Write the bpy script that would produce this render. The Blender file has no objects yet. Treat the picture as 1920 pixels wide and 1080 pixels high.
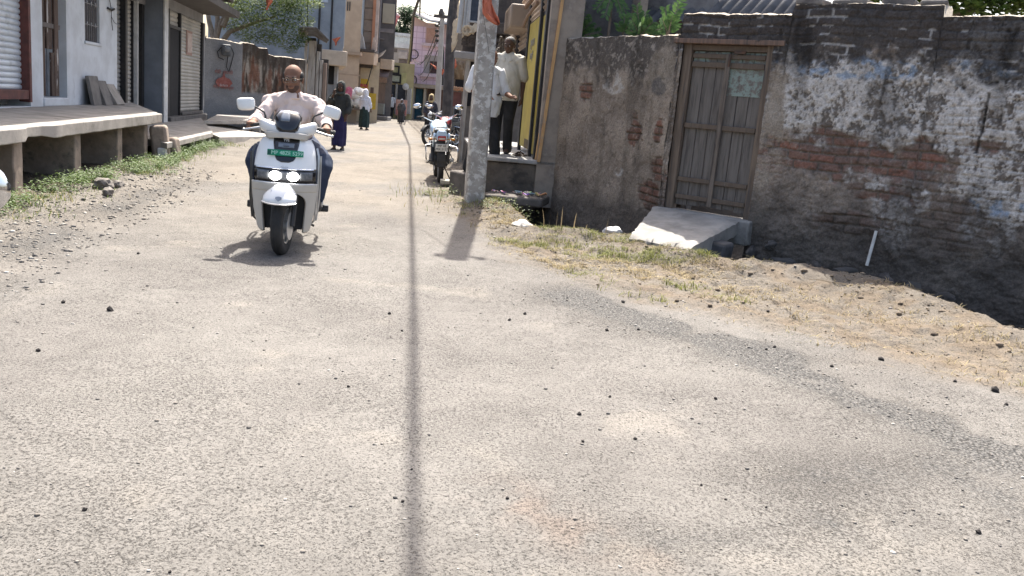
import bpy, bmesh, math, random
import numpy as np
from mathutils import Vector, Matrix, Euler, Quaternion
from mathutils.noise import noise as mnoise
random.seed(7)
RS = np.random.RandomState(7)
R = math.radians
scene = bpy.context.scene
COL = scene.collection

# ------------------------------------------------------------------ camera
F_PX, CAM_H = 1600.0, 1.28            # focal length in pixels of a 1920 wide frame, height of the lens
_roll = R(5.3)
_pitch = math.atan((540 - (180 + (960 - 680) * math.tan(_roll))) * math.cos(_roll) / F_PX)
FW = Vector((0, math.cos(_pitch), -math.sin(_pitch)))
_up, _rt = Vector((0, math.sin(_pitch), math.cos(_pitch))), Vector((1, 0, 0))
CX = _rt * math.cos(_roll) + _up * math.sin(_roll)
CU = -_rt * math.sin(_roll) + _up * math.cos(_roll)
cam_d = bpy.data.cameras.new('camera')
cam_d.sensor_width = 36.0; cam_d.lens = F_PX / 1920 * 36.0
cam_d.clip_start = 0.05; cam_d.clip_end = 3000
cam = bpy.data.objects.new('camera', cam_d); COL.objects.link(cam)
m = Matrix.Identity(4)
for i in range(3):
    m[i][0], m[i][1], m[i][2] = CX[i], CU[i], -FW[i]
m[2][3] = CAM_H
cam.matrix_world = m
scene.camera = cam
EYE = Vector((0, 0, CAM_H))
def ray(px, py): return FW + CX * ((px - 960) / F_PX) + CU * ((540 - py) / F_PX)
def on_z(px, py, z=0.0):              # the point of the place seen at a photo position, at a height
    v = ray(px, py); return EYE + v * ((z - CAM_H) / v.z)
def on_y(px, py, y):                  # ... at a distance
    v = ray(px, py); return EYE + v * (y / v.y)
def on_plane(px, py, P, n):
    v = ray(px, py); return EYE + v * ((Vector(P) - EYE).dot(n) / v.dot(n))
STREET = Matrix.Rotation(R(10), 4, 'Z')          # the street runs 10 degrees left of the view
def SW(x, y, z=0.0): return STREET @ Vector((x, y, z))
SN = Vector((math.cos(R(10)), math.sin(R(10)), 0))
def to_st(p): return STREET.inverted() @ Vector(p)

# ------------------------------------------------------------------ noise
_perm = RS.permutation(256); _perm = np.concatenate([_perm, _perm, _perm])
def vnoise(x, y, seed=0):
    x = np.asarray(x, float) + seed * 17.13; y = np.asarray(y, float) + seed * 9.71
    xi = np.floor(x).astype(int); yi = np.floor(y).astype(int); fx = x - xi; fy = y - yi
    fx = fx * fx * (3 - 2 * fx); fy = fy * fy * (3 - 2 * fy)
    h = lambda a, b: _perm[_perm[(a & 255)] + (b & 255)] / 255.0
    return (h(xi, yi) * (1 - fx) + h(xi + 1, yi) * fx) * (1 - fy) + (h(xi, yi + 1) * (1 - fx) + h(xi + 1, yi + 1) * fx) * fy
def fbm(x, y, seed=0, oct=4, gain=.55):
    s = 0; a = 1; t = 0
    for i in range(oct):
        s = s + a * vnoise(np.asarray(x) * 2 ** i, np.asarray(y) * 2 ** i, seed + i * 3); t += a; a *= gain
    return s / t
def sstep(a, b, x):
    t = np.clip((np.asarray(x, float) - a) / (b - a), 0, 1); return t * t * (3 - 2 * t)
def lerp(a, b, t):
    t = np.asarray(t)[..., None]; return np.asarray(a) * (1 - t) + np.asarray(b) * t

# ------------------------------------------------------------------ mesh building
class MB:
    def __init__(s, M=None): s.v = []; s.f = []; s.M = M
    def add(s, vs, fs):
        o = len(s.v)
        for p in vs:
            p = Vector(p); s.v.append(tuple(s.M @ p) if s.M is not None else tuple(p))
        s.f += [tuple(i + o for i in f) for f in fs]; return s
    def box(s, x0, x1, y0, y1, z0, z1, T=None):
        vs = [Vector((x, y, z)) for z in (z0, z1) for y in (y0, y1) for x in (x0, x1)]
        if T is not None: vs = [T @ v for v in vs]
        return s.add(vs, [(0, 2, 3, 1), (4, 5, 7, 6), (0, 1, 5, 4), (2, 6, 7, 3), (1, 3, 7, 5), (0, 4, 6, 2)])
    def cbox(s, c, size, rot=(0, 0, 0)):
        T = Matrix.Translation(Vector(c)) @ Euler(rot).to_matrix().to_4x4(); a, b, d = [k / 2 for k in size]
        return s.box(-a, a, -b, b, -d, d, T)
    def quadbox(s, a, b, z0, z1, th, off=0):       # upright slab standing on the ground line a-b
        a = Vector((a[0], a[1], 0)); b = Vector((b[0], b[1], 0)); d = (b - a).normalized(); n = Vector((d.y, -d.x, 0))
        vs = []
        for z in (z0, z1):
            for p in (a + n * off, b + n * off, b + n * (off - th), a + n * (off - th)): vs.append(Vector((p.x, p.y, z)))
        return s.add(vs, [(3, 2, 1, 0), (4, 5, 6, 7), (0, 1, 5, 4), (1, 2, 6, 5), (2, 3, 7, 6), (3, 0, 4, 7)])
    def loft(s, rings, close=True, caps=True):
        n = len(rings[0]); o = []; fs = []
        for r in rings: o += list(r)
        for i in range(len(rings) - 1):
            for j in range(n if close else n - 1):
                k = (j + 1) % n
                fs.append((i * n + j, i * n + k, (i + 1) * n + k, (i + 1) * n + j))
        if caps and close:
            fs.append(tuple(range(n - 1, -1, -1))); fs.append(tuple((len(rings) - 1) * n + j for j in range(n)))
        return s.add(o, fs)
    def tube(s, pts, r, n=8, ell=1.0, side=None, round_end=False):
        pts = [Vector(p) for p in pts]; k = len(pts)
        rs = list(r) if hasattr(r, '__len__') else [r] * k
        if round_end:
            d0 = (pts[0] - pts[1]).normalized(); d1 = (pts[-1] - pts[-2]).normalized(); P = []; Q = []
            for a in (80, 55, 28): P.append(pts[0] + d0 * rs[0] * math.sin(R(a))); Q.append(rs[0] * math.cos(R(a)))
            P += pts; Q += rs
            for a in (28, 55, 80): P.append(pts[-1] + d1 * rs[-1] * math.sin(R(a))); Q.append(rs[-1] * math.cos(R(a)))
            pts, rs, k = P, Q, len(P)
        rings = []; nrm = None
        for i in range(k):
            t = (pts[min(i + 1, k - 1)] - pts[max(i - 1, 0)]).normalized()
            if nrm is None:
                u = Vector(side) if side else (Vector((0, 0, 1)) if abs(t.z) < .9 else Vector((1, 0, 0)))
                nrm = (u - t * u.dot(t)).normalized()
            else: nrm = (nrm - t * nrm.dot(t)).normalized()
            b = t.cross(nrm)
            rings.append([pts[i] + (nrm * math.cos(2 * math.pi * j / n) * ell + b * math.sin(2 * math.pi * j / n)) * rs[i] for j in range(n)])
        return s.loft(rings)
    def blob(s, c, r, rot=(0, 0, 0), n=12, mm=8):
        T = Matrix.Translation(Vector(c)) @ Euler(rot).to_matrix().to_4x4(); rings = []
        for i in range(1, mm):
            a = math.pi * i / mm - math.pi / 2
            rings.append([T @ Vector((r[0] * math.cos(a) * math.cos(2 * math.pi * j / n), r[1] * math.cos(a) * math.sin(2 * math.pi * j / n), r[2] * math.sin(a))) for j in range(n)])
        k = len(rings); vs = [p for q in rings for p in q] + [T @ Vector((0, 0, -r[2])), T @ Vector((0, 0, r[2]))]
        fs = [(i * n + j, i * n + (j + 1) % n, (i + 1) * n + (j + 1) % n, (i + 1) * n + j) for i in range(k - 1) for j in range(n)]
        fs += [(k * n, (j + 1) % n, j) for j in range(n)] + [(k * n + 1, (k - 1) * n + j, (k - 1) * n + (j + 1) % n) for j in range(n)]
        return s.add(vs, fs)
    def lathe(s, prof, n=24, T=None):              # prof: (radius, height) about z
        T = T if T is not None else Matrix.Identity(4)
        return s.loft([[T @ Vector((max(r, 1e-4) * math.cos(2 * math.pi * j / n), max(r, 1e-4) * math.sin(2 * math.pi * j / n), z)) for j in range(n)] for r, z in prof])
    def ring(s, R0, r, n=32, mm=10, T=None, ell=1.0):       # torus about z
        T = T if T is not None else Matrix.Identity(4); vs = []; fs = []
        for i in range(n):
            a = 2 * math.pi * i / n
            for j in range(mm):
                b = 2 * math.pi * j / mm; q = R0 + r * math.cos(b)
                vs.append(T @ Vector((q * math.cos(a), q * math.sin(a), r * ell * math.sin(b))))
        for i in range(n):
            for j in range(mm):
                fs.append((i * mm + j, ((i + 1) % n) * mm + j, ((i + 1) % n) * mm + (j + 1) % mm, i * mm + (j + 1) % mm))
        return s.add(vs, fs)
    def prism(s, poly, y0, y1, T=None):             # outline in x,z; depth in y
        n = len(poly); T = T if T is not None else Matrix.Identity(4)
        vs = [T @ Vector((x, y0, z)) for x, z in poly] + [T @ Vector((x, y1, z)) for x, z in poly]
        fs = [tuple(range(n)), tuple(range(2 * n - 1, n - 1, -1))] + [(i, i + n, (i + 1) % n + n, (i + 1) % n) for i in range(n)]
        return s.add(vs, fs)
    def grid(s, P):                                 # P[i][j] points
        a = len(P); b = len(P[0])
        return s.add([q for r in P for q in r], [(i * b + j, i * b + j + 1, (i + 1) * b + j + 1, (i + 1) * b + j) for i in range(a - 1) for j in range(b - 1)])

def finish(me, smooth=35):
    bm = bmesh.new(); bm.from_mesh(me); bmesh.ops.recalc_face_normals(bm, faces=bm.faces); bm.to_mesh(me); bm.free()
    if smooth:
        me.polygons.foreach_set('use_smooth', [True] * len(me.polygons))
        me.set_sharp_from_angle(angle=R(smooth))
def link(name, me, mats, parent=None):
    o = bpy.data.objects.new(name, me); COL.objects.link(o)
    for k in (mats if isinstance(mats, (list, tuple)) else [mats]): me.materials.append(k)
    if parent is not None: attach(o, parent)
    return o
def base_matrix(o):
    M = Matrix.LocRotScale(o.location, o.rotation_euler, o.scale)
    return (base_matrix(o.parent) @ o.matrix_parent_inverse @ M) if o.parent else M
def attach(o, parent):
    o.parent = parent
    r = parent
    while r.parent is not None: r = r.parent
    if not r.get('local'): o.matrix_parent_inverse = base_matrix(parent).inverted()
def obj(name, mb, mats, parent=None, bev=0, smooth=35, sub=0, seg=2, rough=0, solid=0):
    me = bpy.data.meshes.new(name); me.from_pydata(mb.v, [], mb.f); me.validate()
    finish(me, smooth)
    o = link(name, me, mats, parent)
    if solid: q = o.modifiers.new('s', 'SOLIDIFY'); q.thickness = solid; q.offset = -1
    if bev: q = o.modifiers.new('b', 'BEVEL'); q.width = bev; q.segments = seg; q.limit_method = 'ANGLE'; q.angle_limit = R(40)
    if sub: q = o.modifiers.new('d', 'SUBSURF'); q.levels = sub; q.render_levels = sub
    return o
def bake(o):                                        # modifiers into the mesh
    dg = bpy.context.evaluated_depsgraph_get(); dg.update()
    me = bpy.data.meshes.new_from_object(o.evaluated_get(dg)); o.modifiers.clear(); o.data = me; return o
def tag(o, label=None, cat=None, group=None, kind=None):
    if label: o['label'] = label
    if cat: o['category'] = cat
    if group: o['group'] = group
    if kind: o['kind'] = kind
    return o
def thing(name, label, cat, loc=(0, 0, 0), rz=0.0, group=None, local=False):
    o = bpy.data.objects.new(name, None); COL.objects.link(o); o.location = loc; o.rotation_euler = (0, 0, rz)
    o.empty_display_size = .1
    if local: o['local'] = 1
    return tag(o, label, cat, group)
def copy_tree(o, parent=None):
    c = o.copy(); COL.objects.link(c)
    if parent is not None: c.parent = parent
    for ch in list(o.children): copy_tree(ch, c)
    return c
def np_mesh(name, V, Fq, mats, cols=None, parent=None, smooth=True, alpha=None):
    V = np.asarray(V, np.float32); Fq = np.asarray(Fq, np.int32); me = bpy.data.meshes.new(name); k = Fq.shape[1]
    me.vertices.add(len(V)); me.vertices.foreach_set('co', V.ravel())
    me.loops.add(Fq.size); me.loops.foreach_set('vertex_index', Fq.ravel())
    me.polygons.add(len(Fq)); me.polygons.foreach_set('loop_start', np.arange(0, Fq.size, k, dtype=np.int32))
    me.update(calc_edges=True)
    if smooth: me.polygons.foreach_set('use_smooth', np.ones(len(Fq), bool))
    if cols is not None:
        at = me.color_attributes.new('Col', 'FLOAT_COLOR', 'POINT'); c4 = np.ones((len(V), 4), np.float32); c4[:, :3] = cols
        if alpha is not None: c4[:, 3] = alpha
        at.data.foreach_set('color', c4.ravel())
    return link(name, me, mats, parent)
def grid_faces(a, b, keep=None):
    i = np.arange(a - 1)[:, None] * b + np.arange(b - 1)[None, :]
    f = np.stack([i, i + 1, i + b + 1, i + b], -1).reshape(-1, 4)
    return f if keep is None else f[keep.ravel()]

# ------------------------------------------------------------------ materials
class NT:
    def __init__(s, name):
        s.m = bpy.data.materials.new(name); s.m.use_nodes = True; s.t = s.m.node_tree; s.t.nodes.clear()
        s.out = s.n('ShaderNodeOutputMaterial'); s.b = s.n('ShaderNodeBsdfPrincipled'); s.l(s.b.outputs[0], s.out.inputs[0])
        s.b.inputs['Specular IOR Level'].default_value = .3
    def n(s, t, **k):
        q = s.t.nodes.new(t)
        for a, b in k.items(): setattr(q, a, b)
        return q
    def l(s, a, b): s.t.links.new(a, b)
    def put(s, sock, v):
        if isinstance(v, (int, float)): sock.default_value = v
        elif isinstance(v, (tuple, list)): sock.default_value = tuple(v) + ((1,) if len(v) == 3 and sock.type == 'RGBA' else ())
        else: s.l(v, sock)
    def coord(s, stretch=None, kind='Object'):
        c = s.n('ShaderNodeTexCoord').outputs[kind]
        if stretch:
            mp = s.n('ShaderNodeMapping'); s.l(c, mp.inputs[0]); mp.inputs['Scale'].default_value = stretch; c = mp.outputs[0]
        return c
    def noise(s, c, scale, detail=4, rough=.6, dist=0):
        q = s.n('ShaderNodeTexNoise'); s.l(c, q.inputs['Vector']); q.inputs['Scale'].default_value = scale; q.inputs['Detail'].default_value = detail
        q.inputs['Roughness'].default_value = rough; q.inputs['Distortion'].default_value = dist; return q.outputs[0]
    def voro(s, c, scale, feature='F1', out='Distance'):
        q = s.n('ShaderNodeTexVoronoi', feature=feature); s.l(c, q.inputs['Vector']); q.inputs['Scale'].default_value = scale; return q.outputs[out]
    def ramp(s, v, a, b):
        q = s.n('ShaderNodeMapRange', interpolation_type='SMOOTHSTEP'); s.put(q.inputs[0], v); q.inputs[1].default_value = a; q.inputs[2].default_value = b; return q.outputs[0]
    def mix(s, f, a, b, mode='MIX'):
        q = s.n('ShaderNodeMix', data_type='RGBA', blend_type=mode); s.put(q.inputs[0], f); s.put(q.inputs[6], a); s.put(q.inputs[7], b); return q.outputs[2]
    def math(s, op, a, b=0.0):
        q = s.n('ShaderNodeMath', operation=op); s.put(q.inputs[0], a); s.put(q.inputs[1], b); return q.outputs[0]
    def bump(s, h, strength=.3, dist=.01, prev=None):
        q = s.n('ShaderNodeBump'); s.put(q.inputs['Height'], h); q.inputs['Strength'].default_value = strength; q.inputs['Distance'].default_value = dist
        if prev: s.l(prev, q.inputs['Normal'])
        return q.outputs[0]
    def attr(s, name='Col'): return s.n('ShaderNodeAttribute', attribute_name=name).outputs['Color']
    def base(s, v): s.put(s.b.inputs['Base Color'], v)
    def done(s, rough=.8, normal=None, metal=0, spec=None):
        s.put(s.b.inputs['Roughness'], rough); s.b.inputs['Metallic'].default_value = metal
        if normal: s.l(normal, s.b.inputs['Normal'])
        if spec is not None: s.b.inputs['Specular IOR Level'].default_value = spec
        return s.m
_cache = {}
def mat(name, c, c2=None, scale=5, rough=.8, bump=.15, bscale=40, metal=0, dirt=None, dscale=2.5, dirt_at=(.52, .68), stretch=None, spec=None, coat=0, bdist=.006):
    if name in _cache: return _cache[name]
    t = NT(name); co = t.coord(stretch)
    c2 = c2 or tuple(k * .78 for k in c)
    v = t.mix(t.ramp(t.noise(co, scale, 5), .35, .66), c, c2)
    if dirt: v = t.mix(t.ramp(t.noise(co, dscale, 7, .7, .3), *dirt_at), v, dirt)
    t.base(v)
    nr = t.bump(t.noise(co, bscale, 4), bump, bdist) if bump else None
    if coat: t.b.inputs['Coat Weight'].default_value = coat; t.b.inputs['Coat Roughness'].default_value = .06
    _cache[name] = t.done(rough, nr, metal, spec); return _cache[name]
def glow(name, c, power):
    t = NT(name); t.base(c); t.put(t.b.inputs['Emission Color'], c); t.b.inputs['Emission Strength'].default_value = power; return t.done(.3)
def vcol(name, rough=.9, nscale=60, amt=.25, bump=.4, bdist=.006, bscale=90):
    t = NT(name); co = t.coord(); c = t.attr()
    k = t.noise(co, nscale, 5, .7); lo = 1 - amt; hi = 1 + amt
    f = t.n('ShaderNodeMapRange'); t.l(k, f.inputs[0]); f.inputs[1].default_value = .3; f.inputs[2].default_value = .7; f.inputs[3].default_value = lo; f.inputs[4].default_value = hi
    q = t.n('ShaderNodeVectorMath', operation='SCALE'); t.l(c, q.inputs[0]); t.l(f.outputs[0], q.inputs['Scale']); t.base(q.outputs[0])
    return t.done(rough, t.bump(t.noise(co, bscale, 5, .7), bump, bdist), spec=.15)

def lettering(name, body, M, size, material, parent, depth=.002, align='CENTER'):   # written characters as thin raised shapes
    cu = bpy.data.curves.new(name, 'FONT'); cu.body = body; cu.size = size; cu.extrude = depth; cu.align_x = align; cu.align_y = 'CENTER'; cu.resolution_u = 3
    tmp = bpy.data.objects.new(name + '_tmp', cu); COL.objects.link(tmp)
    dg = bpy.context.evaluated_depsgraph_get(); dg.update()
    me = bpy.data.meshes.new_from_object(tmp.evaluated_get(dg)); bpy.data.objects.remove(tmp)
    me.transform(M); return link(name, me, material, parent)
def fuse(name, mb, material, parent=None, voxel=.008, smooth=4, wrinkle=0, wscale=9, seed=0, cut=None):
    me = bpy.data.meshes.new(name); me.from_pydata(mb.v, [], mb.f)
    bm = bmesh.new(); bm.from_mesh(me); bmesh.ops.recalc_face_normals(bm, faces=bm.faces); bm.to_mesh(me); bm.free()
    o = bpy.data.objects.new(name, me); COL.objects.link(o)
    q = o.modifiers.new('r', 'REMESH'); q.mode = 'VOXEL'; q.voxel_size = voxel; q.use_smooth_shade = True
    if smooth: q = o.modifiers.new('s', 'SMOOTH'); q.factor = .5; q.iterations = smooth
    bake(o); me = o.data
    if cut:                                           # clean hem
        bm = bmesh.new(); bm.from_mesh(me)
        for co, no in cut: bmesh.ops.bisect_plane(bm, geom=bm.verts[:] + bm.edges[:] + bm.faces[:], plane_co=co, plane_no=no, clear_outer=True)
        bm.to_mesh(me); bm.free()
    if wrinkle:
        n = len(me.vertices); co = np.empty(n * 3); me.vertices.foreach_get('co', co); co = co.reshape(-1, 3)
        no = np.empty(n * 3); me.vertices.foreach_get('normal', no); no = no.reshape(-1, 3)
        d = np.array([abs(mnoise(Vector((p[0] * wscale + seed, p[1] * wscale, p[2] * wscale * .45)))) * 1.6 - .35 + .3 * mnoise(Vector((p[0] * wscale * 3, p[1] * wscale * 3 + seed, p[2] * wscale * 2))) for p in co])
        co += no * (d * wrinkle)[:, None]; me.vertices.foreach_set('co', co.ravel()); me.update()
    me.polygons.foreach_set('use_smooth', [True] * len(me.polygons))
    me.materials.clear(); me.materials.append(material)
    if parent is not None: attach(o, parent)
    return o

# ------------------------------------------------------------------ light
SUN_AZ, SUN_EL = R(2.0), R(57)                       # straight down the street ahead, high
world = bpy.data.worlds.new('World'); scene.world = world; world.use_nodes = True
wn = world.node_tree.nodes; bg = wn['Background']
sky = wn.new('ShaderNodeTexSky'); sky.sky_type = 'NISHITA'; sky.sun_disc = False
sky.sun_elevation = SUN_EL; sky.sun_rotation = -SUN_AZ; sky.air_density = 1.0; sky.dust_density = 6.0; sky.ozone_density = .6; sky.altitude = 100
world.node_tree.links.new(sky.outputs[0], bg.inputs[0]); bg.inputs[1].default_value = .125
sl = bpy.data.lights.new('sun', 'SUN'); sl.energy = 4.3; sl.angle = R(.53); sl.color = (1, .955, .88)
so = bpy.data.objects.new('sun', sl); COL.objects.link(so)
sd = Vector((-math.sin(SUN_AZ) * math.cos(SUN_EL), math.cos(SUN_AZ) * math.cos(SUN_EL), math.sin(SUN_EL)))
so.rotation_euler = sd.to_track_quat('Z', 'Y').to_euler(); so.location = (0, 20, 60)
scene.view_settings.view_transform = 'Standard'; scene.view_settings.look = 'None'; scene.view_settings.gamma = 1
scene.view_settings.exposure = 1.62
# ------------------------------------------------------------------ ground
def seg_dist(x, y, pts):                              # distance to a polyline, positive on its left hand side
    best = np.full(x.shape, 1e9); sg = np.zeros(x.shape)
    for (ax, ay), (bx, by) in zip(pts[:-1], pts[1:]):
        dx, dy = bx - ax, by - ay; L = dx * dx + dy * dy
        t = np.clip(((x - ax) * dx + (y - ay) * dy) / L, 0, 1); d = np.hypot(x - ax - t * dx, y - ay - t * dy)
        c = (x - ax) * dy - (y - ay) * dx
        sg = np.where(d < best, -np.sign(c), sg); best = np.minimum(best, d)
    return best * sg
def zpts(L, z=0.0): return [tuple(on_z(a, b, z).xy) for a, b in L]
EDGE = [SW(2.2, 60).xy[:], SW(1.5, 30).xy[:]] + zpts([(805, 352), (870, 415), (950, 480), (1090, 540), (1300, 590), (1500, 640), (1700, 690), (1920, 745)]) 
EDGE = [tuple(p) for p in EDGE] + [(5.5, 3.6)]
RIDGE = [SW(1.7, 40).xy[:], SW(1.6, 14).xy[:]] + zpts([(985, 425), (1170, 445), (1290, 478), (1450, 500), (1620, 522), (1750, 565), (1920, 632)], .08)
RIDGE = [tuple(p) for p in RIDGE] + [(6.0, 4.6)]
PA, PB, PC = Vector((.22, 12.15, 0)), Vector((1.60, 9.95, 0)), Vector((4.28, 7.98, 0))   # wall line: shop corner, bend at the door, on to the frame edge
WB = (PC - PB).normalized()
PD = PB + WB * 6.2
WALLLINE = [tuple((PA + (PA - PB) * .2).xy), tuple(PA.xy), tuple(PB.xy), tuple(PD.xy)]
def ground_fields(x, y):
    xs = x * math.cos(R(10)) + y * math.sin(R(10)); ys = -x * math.sin(R(10)) + y * math.cos(R(10))
    e = seg_dist(x, y, EDGE); r = seg_dist(x, y, RIDGE)
    wob = (fbm(x * 1.3, y * 1.3, 3) - .5)
    dirt = sstep(-.25, .3, e + wob * .9)
    left = sstep(-2.35, -3.0, xs + wob * .9)
    h = (fbm(x * .5, y * .5, 11, 3) - .5) * .03 + (fbm(x * 3, y * 3, 12, 3) - .5) * .012
    near = sstep(16, 12, ys)
    ridge = np.exp(-(r / .38) ** 2) * (.10 + .08 * (fbm(x * 1.7, y * 1.7, 5) - .5)) * near
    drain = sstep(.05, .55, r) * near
    h = h + ridge - drain * .26 + ((fbm(x * 6, y * 6, 21) - .5) * .07 + (fbm(x * 17, y * 17, 22, 3) - .5) * .035) * np.maximum(dirt * near, left)
    h = h + left * (.02 + (fbm(x * 2.5, y * 2.5, 8) - .5) * .07)
    h = h - sstep(1.6, 2.6, xs) * sstep(13, 11.5, ys) * (1 - near) * .0
    return xs, ys, e, r, dirt, left, h, drain, near
def ground_h(x, y): return float(ground_fields(np.array([x], float), np.array([y], float))[6][0])
def axis(a, b, st, lo, hi, g=1.07):
    q = list(np.arange(a, b, st)); s = st
    while q[-1] < hi: s *= g; q.append(q[-1] + s)
    s = st; p = []
    while (p[-1] if p else a) > lo: s *= g; p.append((p[-1] if p else a) - s)
    return np.array(p[::-1] + q)
gx = axis(-6.2, 5.6, .027, -900, 900); gy = axis(1.55, 8.2, .022, -60, 1500, 1.022)
X, Y = np.meshgrid(gx, gy)
xs, ys, e, r, dirt, left, h, drain, near = ground_fields(X, Y)
n1 = fbm(X * .8, Y * .8, 31, 5); n2 = fbm(X * 5, Y * 5, 33, 4); n3 = fbm(X * 14, Y * 14, 35, 3)
c = lerp((.137, .128, .118), (.154, .145, .133), sstep(.3, .7, n1))
c = lerp(c, (.19, .168, .14), sstep(7, 12, ys) * sstep(.30, .6, fbm(X * 1.1, Y * .5, 39)) * .75)          # dusty further up the lane
gv = lambda a, b, w: np.exp(-(seg_dist(X, Y, zpts(a)) / w) ** 2) * b
gr = gv([(1090, 560), (1320, 628), (1560, 715), (1920, 850)], .8, .36) + gv([(1500, 900), (1750, 880), (1920, 960)], .4, .25) + gv([(1250, 1020), (1560, 985)], .35, .12)
gr = np.clip(gr * sstep(.28, .58, fbm(X * 1.8, Y * 1.8, 41, 4)) * 1.3, 0, 1)
c = lerp(c, (.110, .106, .100), gr * .28)
c = lerp(c, (.105, .085, .066), dirt * near * sstep(1.2, 2.4, X) * sstep(.42, .62, fbm(X * 2.6, Y * 2.6, 45, 4)) * .8)
c = lerp(c, (.143, .124, .102), dirt * .85)
c = lerp(c, (.155, .141, .124), sstep(-1.9, -2.7, xs + (n1 - .5)) * .8)
c = lerp(c, (.19, .135, .103), gv([(950, 930), (1080, 1000), (1200, 1040)], .35, .12) * sstep(.4, .6, n2))
c = lerp(c, (.15, .115, .08), np.clip(dirt * sstep(.45, .7, n2) * near, 0, 1) * .6)
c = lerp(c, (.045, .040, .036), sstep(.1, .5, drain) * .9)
c = lerp(c, (.10, .082, .06), left * sstep(-3.0, -3.5, xs) * .9)
c = lerp(c, (.20, .183, .16), sstep(.62, .8, fbm(X * 2.2, Y * 2.2, 51)) * (1 - dirt) * .5)
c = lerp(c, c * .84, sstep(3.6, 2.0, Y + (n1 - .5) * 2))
c = c * (1 + (n3[..., None] - .5) * .25)
a, b = X.shape
def ground_material():
    t = NT('dusty_asphalt'); co = t.coord(); at_ = t.n('ShaderNodeAttribute', attribute_name='Col'); v = at_.outputs['Color']; grv = at_.outputs['Alpha']
    big = t.ramp(t.noise(co, 1.1, 4), .35, .65)
    cell = t.voro(co, 150, 'F1', 'Color'); sep = t.n('ShaderNodeSeparateColor'); t.l(cell, sep.inputs[0])
    k = t.n('ShaderNodeMapRange'); t.l(sep.outputs[0], k.inputs[0]); k.inputs[3].default_value = .86; k.inputs[4].default_value = 1.15
    q = t.n('ShaderNodeVectorMath', operation='SCALE'); t.l(v, q.inputs[0]); t.l(k.outputs[0], q.inputs['Scale']); v = q.outputs[0]
    pit = t.math('ADD', t.math('MULTIPLY', t.noise(co, 165, 3, .75), .55), t.math('MULTIPLY', t.noise(co, 74, 3, .7), .45))
    sel = t.math('ADD', pit, t.math('ADD', t.math('MULTIPLY', big, .035), t.math('MULTIPLY', grv, .075)))
    v = t.mix(t.math('MULTIPLY', t.ramp(sel, .54, .605), .8), v, (.036, .033, .030))
    # coarse bare gravel: separate stones, grey, with dark gaps
    c2 = t.voro(co, 92, 'F1', 'Color'); s2 = t.n('ShaderNodeSeparateColor'); t.l(c2, s2.inputs[0]); d2 = t.voro(co, 92)
    st = t.mix(s2.outputs[1], (.065, .066, .066), (.20, .19, .177)); st = t.mix(t.ramp(d2, .45, .75), st, (.03, .029, .028))
    gm = t.ramp(t.math('ADD', t.math('MULTIPLY', grv, .75), t.math('ADD', t.math('MULTIPLY', t.noise(co, 38, 4, .75), .5), t.math('MULTIPLY', t.noise(co, 5, 3, .6), .45))), .78, 1.0); v = t.mix(t.math('MULTIPLY', gm, .8), v, st)
    v = t.mix(t.math('MULTIPLY', t.ramp(t.noise(co, 80, 2), .71, .77), .5), v, (.27, .25, .22))
    t.base(v)
    hgt = t.math('SUBTRACT', t.math('MULTIPLY', d2, t.math('MULTIPLY', gm, -1.2)), t.ramp(sel, .5, .66))
    return t.done(.95, t.bump(hgt, .6, .006), spec=.1)
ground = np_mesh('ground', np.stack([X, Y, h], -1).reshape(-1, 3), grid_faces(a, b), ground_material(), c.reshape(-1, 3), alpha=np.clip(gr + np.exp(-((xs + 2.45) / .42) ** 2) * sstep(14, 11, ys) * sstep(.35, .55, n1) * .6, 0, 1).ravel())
tag(ground, kind='structure')

# ---- small stones
def rock_shape(seed, flat=.6):
    bm = bmesh.new(); bmesh.ops.create_icosphere(bm, subdivisions=1, radius=1.0); rr = random.Random(seed)
    for v in bm.verts: v.co *= rr.uniform(.65, 1.15)
    V = np.array([v.co[:] for v in bm.verts]); V[:, 2] *= flat; Fq = np.array([[v.index for v in f.verts] for f in bm.faces]); bm.free(); return V, Fq
ROCKS = [rock_shape(i) for i in range(9)]
def scatter(name, P, S, C, material):
    V = []; Fq = []; Cc = []; o = 0
    for p, s, cc in zip(P, S, C):
        rv, rf = ROCKS[RS.randint(9)]; an = RS.uniform(0, 6.28); ca, sa = math.cos(an), math.sin(an)
        q = rv * s; q = np.stack([q[:, 0] * ca - q[:, 1] * sa, q[:, 0] * sa + q[:, 1] * ca, q[:, 2]], -1) + p
        V.append(q); Fq.append(rf + o); o += len(q); Cc.append(np.tile(cc, (len(q), 1)))
    return np_mesh(name, np.concatenate(V), np.concatenate(Fq), material, np.concatenate(Cc), smooth=False)
stone_m = vcol('loose_stone', .95, 120, .3, .3)
P = []; S = []; C = []
def try_stone(x, y, s, cc):
    P.append((x, y, ground_h(x, y) + s * .12)); S.append(s); C.append(cc)
cand = []
for i in range(44000):
    yy = 1.7 + 11 * RS.rand() ** 1.7; xx = RS.uniform(-.66, .66) * yy; cand.append((xx, yy))
cand = np.array(cand); cx, cy = cand[:, 0], cand[:, 1]
fx = ground_fields(cx, cy); G = lambda a, b, w: np.exp(-(seg_dist(cx, cy, zpts(a)) / w) ** 2) * b
dens = .06 + 1.5 * G([(1090, 560), (1320, 628), (1560, 715), (1920, 850)], 1.0, .38) * fbm(cx * 2, cy * 2, 41) + .9 * sstep(-1.7, -2.4, fx[0]) * (fx[0] > -3.4) + .28 * fx[4]
dens *= (fx[3] < .1)
hit = RS.rand(len(cand)) < dens * .55
zz = fx[6]
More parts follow.
